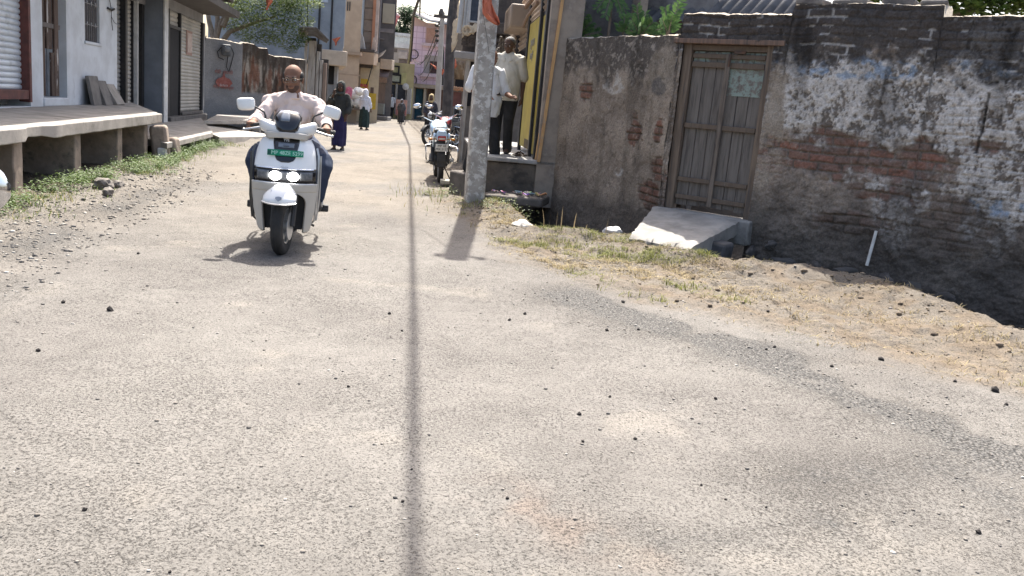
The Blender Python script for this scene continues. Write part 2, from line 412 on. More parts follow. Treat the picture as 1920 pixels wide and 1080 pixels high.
for (x, y), z, gflag, lf, di in zip(cand[hit], zz[hit], dens[hit], fx[0][hit], fx[4][hit]):
    s = float(min(max(RS.lognormal(-5.5, .4), .002), .009)) * (1.9 if lf < -1.9 else 1.0) * (1 + .07 * y)
    k = RS.rand(); cc = (.12, .113, .105) if k < .25 else ((.19, .172, .15) if k < .8 else (.34, .32, .285))
    if di > .5 and k > .5: cc = (.21, .17, .13)
    P.append((x, y, z + s * .15)); S.append(s); C.append(np.array(cc) * RS.uniform(.8, 1.2))
tag(scatter('gravel', P, S, C, stone_m), kind='stuff')
dark_m = mat('tarry_stone', (.018, .016, .015), (.035, .03, .028), 40, .9, .4, 90)
darks = [(206, 585, 17), (119, 570, 11), (72, 659, 13), (259, 479, 8), (158, 956, 13), (319, 1071, 10), (755, 939, 9), (951, 934, 11), (1086, 777, 12), (1093, 830, 9), (1143, 746, 8),
         (1191, 825, 9), (772, 880, 7), (984, 592, 9), (955, 603, 9), (1138, 622, 9), (1197, 620, 8), (1168, 568, 10), (1341, 752, 9), (1865, 736, 22), (1886, 762, 10), (1440, 583, 9), (653, 725, 9),
         (730, 591, 9), (754, 622, 7), (1315, 909, 8), (1361, 935, 7), (1437, 950, 8), (1437, 657, 8), (1452, 652, 9), (1560, 688, 9), (1652, 675, 13), (1835, 997, 16), (1790, 718, 9), (1710, 664, 8)]
rm = []
for i in range(5):
    v, f = rock_shape(40 + i, .75); mb = MB(); mb.add(v.tolist(), f.tolist()); me = bpy.data.meshes.new('loose_stone'); me.from_pydata(mb.v, [], mb.f); me.materials.append(dark_m); rm.append(me)
for i, (px, py, w) in enumerate(darks):
    p = on_z(px, py); s = w * p.y / 1600 * .5
    o = bpy.data.objects.new('loose_stone', rm[i % 5]); COL.objects.link(o); o.location = (p.x, p.y, ground_h(p.x, p.y) + s * .35); o.scale = (s, s * .9, s); o.rotation_euler = (0, 0, i * 1.7)
    tag(o, 'small black tarry stone lying loose on the pale dusty road', 'stone', 'black stones loose on the road')
# pale rocks and broken lumps
def rock(name, loc, size, material, seed, label, group=None, cat='stone'):
    bm = bmesh.new(); bmesh.ops.create_icosphere(bm, subdivisions=3, radius=1)
    for v in bm.verts:
        d = .8 + .35 * mnoise(v.co * 1.1 + Vector((seed * 3.1, 0, 0))) + .14 * mnoise(v.co * 3.1 + Vector((seed, 5, 0))); v.co *= d
        v.co.x *= size[0]; v.co.y *= size[1]; v.co.z *= size[2]
    me = bpy.data.meshes.new(name); bm.to_mesh(me); bm.free(); finish(me, 30); o = link(name, me, material); o.location = loc; o.rotation_euler = (0, 0, seed)
    return tag(o, label, cat, group)
pale_m = mat('chalky_stone', (.56, .52, .46), (.42, .38, .33), 9, .95, .6, 25, dirt=(.3, .24, .17))
grey_m = mat('grey_rubble', (.20, .18, .16), (.12, .11, .10), 12, .95, .7, 30)
p = on_z(980, 428, .05); rock('rock', (p.x, p.y, .07), (.17, .12, .09), pale_m, 1, 'cream coloured rock lying in dry grass near the concrete pole')
p = on_z(1150, 438, .05); rock('rock', (p.x, p.y + .05, .07), (.13, .12, .07), mat('white_stone', (.7, .69, .66), (.55, .53, .5), 9, .9, .4, 25), 2, 'white rounded rock beside the concrete door slab')
p = on_z(192, 352, .03); rock('rubble_lump', (p.x, p.y, .07), (.13, .1, .09), grey_m, 3, 'largest grey rubble lump at the edge of the green weeds', cat='rubble')
p = on_z(216, 350, .03); rock('rubble_lump', (p.x, p.y + .05, .05), (.08, .07, .06), grey_m, 4, 'small grey rubble lump right of the bigger lump by weeds', cat='rubble')
p = on_z(203, 363, .03); rock('rubble_lump', (p.x, p.y, .05), (.12, .07, .06), grey_m, 5, 'flat grey rubble lump in front of the bigger lump by weeds', cat='rubble')

# soil clods and litter of the verge
P, S, C = [], [], []
cx = RS.uniform(-1.0, 5.4, 26000); cy = RS.uniform(4.2, 11.6, 26000); fv = ground_fields(cx, cy); dv = sstep(0, .4, fv[2]) * sstep(.35, .1, fv[7]) * sstep(.35, .6, fbm(cx * 1.7, cy * 1.7, 301)) * (.25 + .9 * np.exp(-((fv[3] + .15) / .3) ** 2))
for i in np.nonzero(RS.rand(26000) < dv * .22)[0]:
    s = min(max(RS.lognormal(-4.6, .5), .004), .035); P.append((cx[i], cy[i], fv[6][i] + s * .2)); S.append(s); C.append(np.array((.17, .135, .10) if RS.rand() < .6 else ((.085, .068, .052) if RS.rand() < .75 else (.36, .33, .29))) * RS.uniform(.8, 1.2))
tag(scatter('soil_rubble', P, S, C, stone_m), kind='stuff')
mb = MB()
for i in range(420):
    x = RS.uniform(-.9, 5.2); y = RS.uniform(4.4, 10.8); f_ = ground_fields(np.array([x]), np.array([y]))
    if f_[2][0] < .1 or f_[7][0] > .4 or RS.rand() > .25 + np.exp(-((f_[3][0] + .15) / .3) ** 2): continue
    a = RS.uniform(0, 6.28); L = RS.uniform(.04, .20); z = f_[6][0] + .012; mb.tube([(x, y, z), (x + L * .5 * math.cos(a), y + L * .5 * math.sin(a), z + RS.uniform(0, .02)), (x + L * math.cos(a + .2), y + L * math.sin(a + .2), z)], RS.uniform(.0015, .0035), 4)
tag(obj('dry_twig_litter', mb, mat('dry_twig', (.16, .12, .08), (.26, .21, .14), 12, .9, 0)), kind='stuff')
# ------------------------------------------------------------------ old brick wall with the plank door
def bricks(u, v, bw=.235, bh=.088, seed=0):
    v = v + (fbm(u * 1.7, v * 1.7, seed + 31, 3) - .5) * .07; u = u + (fbm(u * 2.3, v * 2.3, seed + 33, 3) - .5) * .08
    row = np.floor(v / bh); uu = u + (row % 2) * bw * .5 + (vnoise(row, row * 0, seed) - .5) * .05; colm = np.floor(uu / bw)
    fu = uu / bw - colm; fv = v / bh - row
    wob = (fbm(u * 14, v * 14, seed + 4) - .5) * .07
    d = np.minimum(np.minimum(fu, 1 - fu) * bw, np.minimum(fv, 1 - fv) * bh) + wob * .12
    rnd = vnoise(row * 7.31 + 3, colm * 5.17 + 11, seed + 9); rnd2 = vnoise(row * 3.77, colm * 9.13, seed + 15)
    return sstep(.004, .013, d), rnd, rnd2
NB = Vector((WB.y, -WB.x, 0))                         # towards the street
def uvB(px, py, P=PB, n=NB):
    q = on_plane(px, py, P, n); return ((q - Vector((P.x, P.y, 0))).to_2d().length * (1 if (q - Vector((P.x, P.y, 0))).dot(WB) > 0 else -1), q.z)
WA = (PB - PA).normalized(); NA = Vector((WA.y, -WA.x, 0)); LA = (PB - PA).length
def uvA(px, py):
    q = on_plane(px, py, PA, NA); return ((q - PA).dot(WA), q.z)
def spot(u, v, c, ru, rv, seed, soft=.35, fr=5):       # ragged patch, 0..1
    d = np.sqrt(((u - c[0]) / ru) ** 2 + ((v - c[1]) / rv) ** 2) + (fbm(u * fr, v * fr, seed, 4) - .5) * 1.5
    return sstep(1.0 + soft / 2, 1.0 - soft / 2, d)
MORTAR = (.21, .18, .15)
def wall_mesh(name, P, W, N, L, top, paint, hole, parent, th=.36, v0=-.4, st=.0115):
    nu = int(L / st) + 1; us = np.linspace(0, L, nu); tv = top(us); nv = int((2.6 - v0) / st)
    fr = np.linspace(0, 1, nv); U = np.repeat(us[:, None], nv, 1); V = v0 + (tv[:, None] - v0) * fr[None, :]
    col, dsp = paint(U, V, tv[:, None] - V)
    pos = np.array(P)[None, None] + U[..., None] * np.array(W) + dsp[..., None] * np.array(N); pos[..., 2] = V
    keep = None
    if hole:
        Uc = (U[:-1, :-1] + U[1:, 1:]) / 2; Vc = (V[:-1, :-1] + V[1:, 1:]) / 2
        keep = ~((Uc > hole[0]) & (Uc < hole[1]) & (Vc > hole[2]) & (Vc < hole[3]))
    Vs = [pos.reshape(-1, 3)]; Fs = [grid_faces(nu, nv, keep)]; Cs = [col.reshape(-1, 3)]; o = nu * nv
    # weathered top, then the back
    K = 9; capc = []; capp = []
    for k in range(K):
        t = k / (K - 1); q = pos[:, -1, :] - np.array(N)[None] * (t * th) ; q = q.copy()
        q[:, 2] += (fbm(us * 7, us * 0 + k * .9, 61, 3) - .45) * .05 * math.sin(min(1, t * 3) * 1.57) + (.012 if 0 < k else 0)
        capp.append(q); lit = fbm(us * 5, us * 0 + k * .7, 63, 3)[:, None]; capc.append(np.array((.33, .29, .24)) * (.55 + .9 * lit))
    for z in (1.2, v0):
        q = capp[K - 1].copy(); q[:, 2] = z; capp.append(q); capc.append(np.tile((.2, .17, .14), (nu, 1)))
    cp = np.stack(capp, 1); Vs.append(cp.reshape(-1, 3)); Cs.append(np.stack(capc, 1).reshape(-1, 3)); f = grid_faces(nu, K + 2)
    fl = f[:, ::1] + o
    if hole:
        ui = (f[:, 0] // (K + 2)); vi = f[:, 0] % (K + 2); um = us[ui]; fl = fl[~((um > hole[0] - .01) & (um < hole[1]) & (vi >= K))]
    Fs.append(fl)
    return np_mesh(name, np.concatenate(Vs), np.concatenate(Fs), vcol('old_wall_surface', .95, 55, .35, .75, .012, 42), np.concatenate(Cs), parent)
doorL, doorR = uvB(1262, 240)[0], uvB(1428, 240)[0]
sillz = uvB(1335, 398)[1]; headz = uvB(1372, 80)[1]
LB = 6.2
kx = [uvB(x, 20)[0] for x in (1278, 1284, 1488, 1494, 1770, 1776)]
zt = uvB(1284, 66)[1]; zcap = uvB(1380, 27)[1]; zhi = uvB(1630, 8)[1]; znorm = uvB(1850, 32)[1]
def topB(u):
    z = np.where(u < kx[1], zt, np.where(u < kx[2], zcap, np.where(u < kx[4], zhi, znorm)))
    return z + (fbm(u * 5, u * 0, 71, 4) - .5) * .05
def paintB(u, v, dt):
    bk, rn, rn2 = bricks(u, v)
    n = fbm(u * 3.2, v * 3.2, 81, 5); nf = fbm(u * 11, v * 11, 83, 5); nff = fbm(u * 34, v * 34, 84, 4)
    c = lerp((.17, .138, .112), (.285, .232, .185), sstep(.3, .68, n)); dsp = (n - .5) * .02 + (nff - .5) * .016 + sstep(.8, .3, v) * (fbm(u * 4.5, v * 5.5, 88, 3) - .5) * .07 + (nf - .5) * .032 + (nff - .5) * .012
    # bare brick shows through
    S = lambda px, py, rx, ry, sd, fr=5: spot(u, v, uvB(px, py), rx * .0062, ry * .0056, sd, .4, fr)
    red = np.maximum.reduce([S(px, py, rx, ry, k_, 6) for k_, (px, py, rx, ry) in enumerate(((1455, 300, 40, 40), (1500, 292, 60, 26), (1560, 300, 66, 30), (1620, 312, 66, 40), (1680, 325, 66, 42), (1725, 310, 46, 36), (1650, 345, 60, 26), (1842, 276, 34, 16), (1240, 360, 20, 40), (1560, 262, 60, 26)))])
    red = red * (.42 + .58 * sstep(.36, .6, fbm(u * 4.5, v * 6, 77, 4)))
    allb = np.maximum.reduce([red, S(1620, 210, 240, 110, 7, 3) * .26 * sstep(.42, .6, fbm(u * 2.1, v * 2.1, 19)), sstep(.55, .2, dt) * .6, S(1840, 330, 90, 130, 8, 4) * .6, sstep(.55, .2, v) * .16 * sstep(.4, .6, fbm(u * 1.5, v * 1.5, 17)), S(1600, 420, 60, 24, 9)])
    bc = lerp((.21, .098, .07), (.15, .105, .085), rn); bc = lerp(bc, (.25, .105, .07), sstep(.6, .8, rn2) * .8)
    c = lerp(c, lerp(np.array((.19, .16, .135)), bc, bk), allb * (.35 + .5 * red)); dsp = dsp + allb * ((bk - .55) * .026 + (rn - .5) * .022 * bk) - red * .024
    # limewash that is left, in flakes
    wl = np.maximum.reduce([S(1530, 190, 70, 80, 21, 4), S(1650, 210, 130, 90, 22, 4), S(1860, 200, 80, 130, 23, 3), S(1885, 320, 70, 130, 24, 4), S(1640, 352, 16, 9, 61, 9) * 1.3, S(1692, 360, 34, 10, 62, 9) * 1.3, S(1600, 150, 150, 30, 25, 4), S(1680, 345, 50, 12, 26, 9), S(1690, 395, 40, 60, 27, 6) * .6])
    wl = wl * (1 - .92 * red)
    fl = sstep(.455, .545, .42 * fbm(u * 6, v * 5, 28, 5, .65) + .58 * fbm(u * 26, v * 20, 29, 4, .75) + (wl - .62) * .16   )
    white = wl * fl
    c = lerp(c, lerp(np.array((.105, .094, .086)), (.19, .17, .15), nff), wl * .75)
    c = lerp(c, lerp(np.array((.40, .365, .33)), (.68, .63, .575), nff), white * .92); dsp = dsp + white * .015
    fleck = sstep(.64, .72, fbm(u * 38, v * 34, 69, 3)) * sstep(.45, .6, n); c = lerp(c, (.36, .32, .27), fleck * .45); fleck = sstep(.66, .74, fbm(u * 30 + 5, v * 26, 70, 3)); c = lerp(c, (.075, .066, .058), fleck * .55)
    stn = sstep(.55, .68, fbm(u * 3.1, v * 1.7, 67, 5)); c = lerp(c, (.10, .09, .082), stn * .45)
    blue = np.maximum.reduce([S(1600, 128, 170, 18, 31, 8), S(1830, 130, 60, 14, 32, 8), S(1890, 390, 40, 16, 33, 8)]) * sstep(.5, .62, fbm(u * 13, v * 13, 34, 4))
    c = lerp(c, (.22, .29, .38), blue * .7)
    # cement skim by the door, right of it
    sk = S(1445, 260, 24, 150, 41, 3) * (1 - red)
    c = lerp(c, lerp(np.array((.26, .215, .168)), (.32, .27, .215), nf), sk * .85); dsp = dsp * (1 - .6 * sk)
    # old soot and damp: black at the coping and along the foot
    topd = sstep(.62, .40, dt + (nf - .5) * .5 + (n - .5) * .3) * sstep(-.02, .10, u - kx[1] + 1.2)
    c = lerp(c, (.055, .050, .048), topd * .86)
    pale = topd * sstep(.55, .66, fbm(u * 7, v * 7, 91, 5)) * (1 - bk) ; c = lerp(c, (.33, .31, .29), np.clip(pale * 1.4, 0, 1))
    foot = sstep(.95, .25, v + (n - .5) * .6); c = lerp(c, (.066, .058, .052), foot * .74)
    streak = sstep(.60, .75, fbm(u * 6, v * .8, 95, 4)) * sstep(1.6, .3, dt); c = c * (1 - .5 * streak[..., None])
    cx = uvB(1843, 225)[0] + (v - 1.3) * .02; ck = np.abs(u - cx + (nf - .5) * .02) < .012; ck &= (v > uvB(1840, 290)[1]) & (v < uvB(1850, 175)[1]); c[ck] *= .3; dsp = dsp - ck * .015
    return c, dsp
wall = thing('boundary_wall', 'weathered brick wall with flaking limewash around the old plank door', 'wall', (PB.x, PB.y, 0))
hole = (doorL, doorR, -1, headz)
wall_mesh('brickwork', PB, WB, NB, LB, topB, paintB, hole, wall)
zA = [uvA(1050, 72)[1], uvA(1270, 66)[1]]
def topA(u): return np.interp(u, [uvA(1050, 72)[0], LA], zA) + (fbm(u * 5, u * 0, 72, 4) - .5) * .05
def paintA(u, v, dt):
    bk, rn, rn2 = bricks(u, v, seed=2)
    n = fbm(u * 3 + 9, v * 3, 101, 5); nf = fbm(u * 10, v * 10, 103, 5); nff = fbm(u * 34, v * 34, 104, 4)
    c = lerp((.205, .165, .13), (.30, .245, .192), sstep(.3, .68, n)); dsp = (n - .5) * .035 + (nf - .5) * .022 + (nff - .5) * .007
    S = lambda px, py, rx, ry, sd, fr=5: spot(u, v, uvA(px, py), rx * .0085, ry * .0066, sd, .4, fr)
    red = np.maximum.reduce([S(1100, 170, 16, 20, 1, 9), S(1190, 250, 15, 30, 2, 9), S(1235, 245, 8, 22, 3), S(1235, 320, 14, 22, 4), S(1215, 365, 26, 26, 5)])
    bc = lerp((.21, .09, .06), (.13, .085, .065), rn)
    c = lerp(c, lerp(np.array((.17, .14, .11)), bc, bk), red * .9); dsp = dsp + red * ((bk - .5) * .03 - .015)
    wh = np.maximum(S(1155, 155, 30, 18, 6, 8), S(1160, 320, 8, 8, 7)) * sstep(.45, .55, fbm(u * 14, v * 14, 8)); c = lerp(c, (.42, .39, .35), wh * .8)
    sk = S(1245, 130, 26, 45, 9, 4); c = lerp(c, (.28, .235, .185), sk * .7)
    topd = sstep(.62, .30, dt + (nf - .5) * .5 + (n - .5) * .35) * (1 - sk * .7); c = lerp(c, (.068, .060, .054), topd * .85)
    chip = topd * sstep(.64, .70, fbm(u * 16, v * 16, 93, 3)); c = lerp(c, (.30, .26, .22), chip * .8)
    fleck = sstep(.64, .72, fbm(u * 36, v * 32, 109, 3)); c = lerp(c, (.34, .29, .235), fleck * .4); fleck = sstep(.66, .74, fbm(u * 28 + 5, v * 24, 110, 3)); c = lerp(c, (.09, .075, .062), fleck * .5); streak = sstep(.55, .72, fbm(u * 5, v * .7, 112, 4)); c = c * (1 - .28 * streak[..., None])
    foot = sstep(.55, .1, v + (n - .5) * .5); c = lerp(c, (.10, .084, .07), foot * .7)
    bl = S(1235, 165, 12, 14, 10); c = lerp(c, (.06, .06, .065), bl * .6)
    return c, dsp
wallA = thing('boundary_wall', 'lower plastered brown wall between the shop plinth and the old plank door', 'wall', (PA.x, PA.y, 0))
wall_mesh('brickwork', PA, WA, NA, LA, topA, paintA, None, wallA)
mb = MB(); mb.quadbox(PA - WA * .0, PA + WA * .02, -.3, zA[0] - .05, .36, -.01); obj('end_face', mb, mat('plaster_brown', (.22, .18, .14), (.15, .12, .095), 6, .9, .4, 30), wallA)

# ---- door
wood = lambda nm, c, c2, d: mat(nm, c, c2, 2, .85, .35, 22, dirt=d, dscale=2, dirt_at=(.5, .68), stretch=(14, 14, 1.2))
w_grey = wood('weathered_plank', (.175, .152, .132), (.12, .104, .09), (.085, .073, .064))
w_brown = wood('brown_plank', (.145, .108, .08), (.10, .075, .057), (.17, .135, .105))
def paint_door():
    t = NT('flaking_green_plank'); co = t.coord((14, 14, 1.2)); c2 = t.coord()
    v = t.mix(t.ramp(t.noise(co, 3, 5), .35, .65), (.20, .175, .15), (.14, .122, .106))
    v = t.mix(t.math('MULTIPLY', t.ramp(t.noise(c2, 11, 6, .75), .44, .56), .8), v, (.26, .33, .29)); t.base(v)
    return t.done(.85, t.bump(t.noise(co, 20, 4), .5, .006))
w_green = paint_door()
door = thing('plank_door', 'weathered double plank door with flaking green paint at the top', 'door', tuple(PB + WB * ((doorL + doorR) / 2)))
MW = Matrix.Translation((PB.x, PB.y, 0)) @ Matrix.Rotation(math.atan2(WB.y, WB.x), 4, 'Z')   # local: x along wall, -y to the street
fw = .085; d0, d1 = .05, .17                       # recess of frame front and back
mb = MB(MW)
mb.box(doorL - .02, doorL + fw, d0, d1, sillz - .05, headz); mb.box(doorR - fw, doorR + .02, d0, d1, sillz - .05, headz); obj('door_frame', mb, wood('frame_wood', (.20, .15, .11), (.13, .095, .07), (.10, .085, .075)), door, .008)
mb = MB(MW); mb.box(doorL - .12, doorR + .12, -.02, .20, headz - .02, headz + .035); obj('lintel', mb, wood('lintel_wood', (.20, .125, .09), (.13, .09, .07), (.08, .065, .055)), door, .008)
tz = headz - .055
mb = MB(MW); mb.box(doorL + fw, doorR - fw, d0 + .015, d1, tz - .03, headz - .022); obj('head_board', mb, w_brown, door, .006)
mid = (doorL + doorR) / 2 + .01
zsp = [sillz + .02, uvB(1350, 240)[1], uvB(1370, 122)[1] , tz - .035]
for k, (a, b) in enumerate(((doorL + fw + .008, mid - .004), (mid + .004, doorR - fw - .008))):
    leaf = MB(MW); pl = 3; ww = (b - a) / pl
    for i in range(pl): leaf.box(a + i * ww + .003, a + (i + 1) * ww - .003, d0 + .055 + .004 * (i % 2), d1 - .02, zsp[0] + .01 * ((i * 7 + k) % 3), zsp[2])
    lf = obj('door_leaf', leaf, w_grey, door, .004)
    up = MB(MW)
    for i in range(pl): up.box(a + i * ww + .003, a + (i + 1) * ww - .003, d0 + .053 + .004 * (i % 2), d1 - .02, zsp[2] + .002, zsp[3])
    if k == 1: up.box(a + .01, b - .01, d0 + .0505, d0 + .053, zsp[2] - .32, zsp[2] - .01)
    obj('top_panel', up, w_green, lf, .004)
    bt = MB(MW)
    for z, hh in ((zsp[0] + .10, .05), (zsp[0] + .30, .05), (zsp[1], .055), (zsp[2], .06), (zsp[3] - .05, .05)): bt.box(a + .004, b - .004, d0 + .022, d0 + .0545, z - hh / 2, z + hh / 2)
    obj('batten', bt, w_brown, lf, .005)
mb = MB(MW); mb.box(mid - .028, mid + .030, d0 + .002, d0 + .0215, zsp[0] + .02, zsp[3] - .02); obj('meeting_stile', mb, wood('stile_wood', (.18, .145, .115), (.10, .08, .065), (.06, .05, .045)), door, .006)
mb = MB(MW); mb.tube([(mid + .02, d0 - .004, zsp[3] - .03), (mid + .02, d0 - .012, zsp[3] - .12), (mid + .02, d0 - .004, zsp[3] - .16)], .012, 8); mb.box(mid + .06, mid + .19, d0 - .004, d0 + .018, zsp[3] - .02, zsp[3] + .012); obj('latch', mb, mat('rusty_iron', (.07, .05, .04), (.13, .07, .045), 20, .7, .3, 60), door, .003)
# threshold and the concrete slab over the drain
conc = mat('grey_concrete', (.30, .285, .26), (.20, .19, .175), 4, .92, .5, 45, dirt=(.13, .115, .10), dscale=2, dirt_at=(.52, .7))
mb = MB(MW); mb.box(doorL - .1, doorR + .06, -.10, .22, sillz - .30, sillz - .03); obj('threshold', mb, conc, door, .02)
sa, sb = on_plane(1180, 440, (0, 0, .15), Vector((0, 0, 1))), on_plane(1290, 468, (0, 0, .13), Vector((0, 0, 1)))
tl, tr = MW @ Vector((doorL - .08, -.10, 0)), MW @ Vector((doorR - .06, -.10, 0))
def slab_mesh():
    bm = bmesh.new(); zt_ = sillz - .035; N = 26; top = []
    for i in range(N + 1):
        t = i / N; A = tl.lerp(Vector((sa.x, sa.y, 0)), t); B = tr.lerp(Vector((sb.x, sb.y, 0)), t); z = zt_ * (1 - t) + .145 * t
        row = []
        for j in range(N + 1):
            s = j / N; p = A.lerp(B, s); p.z = z + .010 * mnoise(Vector((i * .35, j * .35, 0))) + .005 * mnoise(Vector((i * 1.3, j * 1.3, 4)))
            if i >= N - 1: p += Vector((.05 * mnoise(Vector((j * .5, 3, 0))), .07 * mnoise(Vector((j * .4, 8, 0))), -.02 * abs(mnoise(Vector((j * .6, 1, 0)))) - (.02 if i == N else 0)))
            if j in (0, N): p += Vector((.02 * mnoise(Vector((i * .6, 2, j))), 0, -.012 - .02 * abs(mnoise(Vector((i * .7, 5, j))))))
            row.append(bm.verts.new(p))
        top.append(row)
    for i in range(N):
        for j in range(N): bm.faces.new((top[i][j], top[i][j + 1], top[i + 1][j + 1], top[i + 1][j]))
    r = bmesh.ops.extrude_face_region(bm, geom=bm.faces[:]); vs = [g for g in r['geom'] if isinstance(g, bmesh.types.BMVert)]
    for v in vs: v.co.z -= .14
    bmesh.ops.recalc_face_normals(bm, faces=bm.faces); me = bpy.data.meshes.new('door_slab'); bm.to_mesh(me); bm.free(); finish(me, 40); return me
slab = tag(link('door_slab', slab_mesh(), conc), 'sloping grey concrete slab bridging the drain below the plank door', 'slab')
blk = MB(); q = tr.lerp(Vector((sb.x, sb.y, 0)), .45); blk.cbox((q.x - .02, q.y + .05, -.02), (.34, .3, .36), (0, .1, -.55)); blkm = mat('dark_stone_block', (.10, .10, .105), (.06, .058, .056), 6, .9, .6, 25)
tag(obj('foundation_stone', blk, blkm, None, .03), 'dark squared stone under the outer edge of the door slab', 'stone')
q0 = on_plane(1643, 433, PB + NB * .02, NB); q1 = on_plane(1625, 498, PB + NB * .10, NB)
mb = MB(); mb.tube([q0, q0.lerp(q1, .6), q1], .016, 10); pp = tag(obj('drain_pipe', mb, mat('white_plastic', (.62, .60, .56), (.5, .48, .44), 12, .5, .1)), 'short white plastic pipe leaning on the foot of the brick wall', 'pipe')
# loose bricks along the coping: stones on the wall head
cop = mat('coping_stone', (.20, .18, .16), (.10, .09, .085), 8, .95, .7, 30)
lab = ['dark loose stone on the wall top, by the raised left end', 'flat dark loose stone on the wall top over the limewash', 'dark loose stone on the wall top under the leafy tree', 'thin dark loose stone at the right end of raised coping']
for i, (px, w, hh) in enumerate(((1515, .28, .07), (1590, .34, .06), (1680, .30, .07), (1745, .24, .05))):
    u = uvB(px, 8)[0]; mb = MB(MW); mb.cbox((u, .16, zhi + hh * .45), (w, .26, hh), (0, .03 * (-1) ** i, .1 * (i - 1.5))); tag(obj('coping_stone', mb, cop, None, .02), lab[i], 'stone', 'loose stones on the wall top')

# ---- shed behind the wall: rough grey gable wall and corrugated sheet roof
shed = thing('shed', 'grey shed with corrugated cement sheet roof behind the brick wall', 'shed', (3.2, 14, 0))
sh_m = mat('rough_grey_wall', (.20, .195, .195), (.135, .132, .134), 5, .95, .9, 14, dirt=(.07, .07, .075), dscale=3)
SA, SB_ = on_y(1040, 60, 13.3), on_y(1330, 60, 12.0)
a2 = Vector((SA.x, SA.y, 0)); b2 = Vector((SB_.x, SB_.y, 0))
mb = MB(); mb.quadbox(a2, b2, 0, 4.3, .2); obj('wall', mb, sh_m, shed)
dd = (b2 - a2).normalized(); MS = Matrix.Translation((b2.x, b2.y, 0)) @ Matrix.Rotation(math.atan2(dd.y, dd.x), 4, 'Z')
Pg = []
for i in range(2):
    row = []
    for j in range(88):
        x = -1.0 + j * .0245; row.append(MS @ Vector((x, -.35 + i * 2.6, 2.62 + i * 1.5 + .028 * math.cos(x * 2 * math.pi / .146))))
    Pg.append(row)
mb = MB(); mb.grid(Pg); obj('roof_sheet', mb, mat('cement_sheet', (.115, .115, .12), (.075, .075, .08), 3, .9, .4, 30, dirt=(.08, .08, .085), dscale=2), shed, solid=.008)  # cement coloured darker to stand for the roof lying in shade
mb = MB(MS); mb.box(-.9, 1.1, .6, .8, 0, 2.9); obj('side_wall', mb, sh_m, shed)

fs_m = mat('drain_stone', (.095, .086, .08), (.055, .05, .046), 6, .95, .7, 22, dirt=(.20, .175, .15), dscale=5)
for i, (px, py, a_) in enumerate(((1410, 470, .15), (1470, 488, .11), (1530, 497, .14), (1590, 508, .12), (1660, 520, .13), (1715, 536, .12), (1775, 552, .10), (1450, 455, .09))):
    q = on_plane(px, py, PB + NB * .03, NB); rock('foundation_stone', (q.x, q.y, q.z - .03), (a_ * 1.5, a_ * .45, a_ * .7), fs_m, 20 + i * 1.7, 'dark rough stone bulging from the damp foot of the brick wall', 'stones along the wall foot')
# ------------------------------------------------------------------ row of shops on the raised platforms
ST = STREET
white_w = mat('whitewash', (.62, .65, .68), (.52, .54, .56), 2.2, .9, .25, 30, dirt=(.40, .41, .42), dscale=1.6, dirt_at=(.55, .74))
stone_w = mat('platform_concrete', (.34, .315, .285), (.24, .225, .205), 3, .92, .5, 40, dirt=(.16, .145, .13), dscale=2.2, dirt_at=(.53, .7))
stone_p = mat('sandstone_post', (.30, .245, .20), (.21, .17, .14), 6, .92, .5, 25, dirt=(.13, .11, .095), dscale=4)
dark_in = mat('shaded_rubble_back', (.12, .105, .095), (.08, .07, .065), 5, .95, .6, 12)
def shutter_mat(nm, c, c2): return mat(nm, c, c2, 1.4, .5, .1, 30, metal=.25, dirt=tuple(k * .6 for k in c), dscale=2.4, dirt_at=(.54, .75))
sh_white = shutter_mat('pale_shutter', (.58, .62, .66), (.50, .54, .58)); sh_cream = shutter_mat('cream_shutter', (.42, .40, .36), (.33, .315, .285)); sh_grey = shutter_mat('dull_shutter', (.30, .30, .29), (.22, .22, .215))
black_m = mat('black_painted_metal', (.022, .022, .024), (.035, .033, .032), 9, .55, .1, 40)
rustred = mat('rust_red_paint', (.16, .06, .05), (.10, .045, .04), 8, .7, .3, 40)
def slats(mb, x, y0, y1, z0, z1, pitch, depth=.022):       # rolling shutter curtain seen from +x
    P = []; n = int((z1 - z0) / pitch); sub = 5
    for i in range(n * sub + 1):
        t = (i % sub) / sub; z = z0 + (z1 - z0) * i / (n * sub); dx = depth * (math.sin(t * math.pi) ** .5)
        P.append([Vector((x + dx, y0, z)), Vector((x + dx, y1, z))])
    mb.grid(P); return mb
FX = -4.9; PT = .69
b1 = thing('shop_house', 'whitewashed shop house with broken wooden door and small grilled window', 'house', SW(FX, 14, 0), R(10))
mb = MB(ST); T = .3; H1 = 3.6
for y0, y1, z0, z1 in ((13.56, 14.06, 0, H1), (15.08, 15.98, 0, H1), (16.78, 17.84, 0, H1), (15.98, 16.78, 0, 1.76), (15.98, 16.78, 2.75, H1), (14.06, 15.08, 0, .80), (14.06, 15.08, 2.75, H1), (8, 13.56, 0, .70), (8, 13.56, 3.0, H1)):
    mb.box(FX - T, FX, y0, y1, z0, z1)
mb.box(FX - .48, FX - T - .01, 8, 17.84, 0, H1)
mb.box(FX - T, FX - .0, 8, 9.6, .7, 3.0)
obj('wall', mb, white_w, b1)
mb = MB(ST); mb.box(-6, -3.36, 6, 17.85, H1 + .005, H1 + .2); obj('roof_slab', mb, stone_w, b1)
mb = MB(ST); slats(mb, FX - .10, 9.6, 13.48, .92, 3.0, .078); sh = obj('rolling_shutter', mb, sh_white, b1)
mb = MB(ST); mb.box(FX - .10, FX + .015, 9.6, 13.49, .80, .93); mb.box(FX - .12, FX + .03, 13.46, 13.545, .76, 3.0); obj('shutter_rail', mb, rustred, sh, .006)
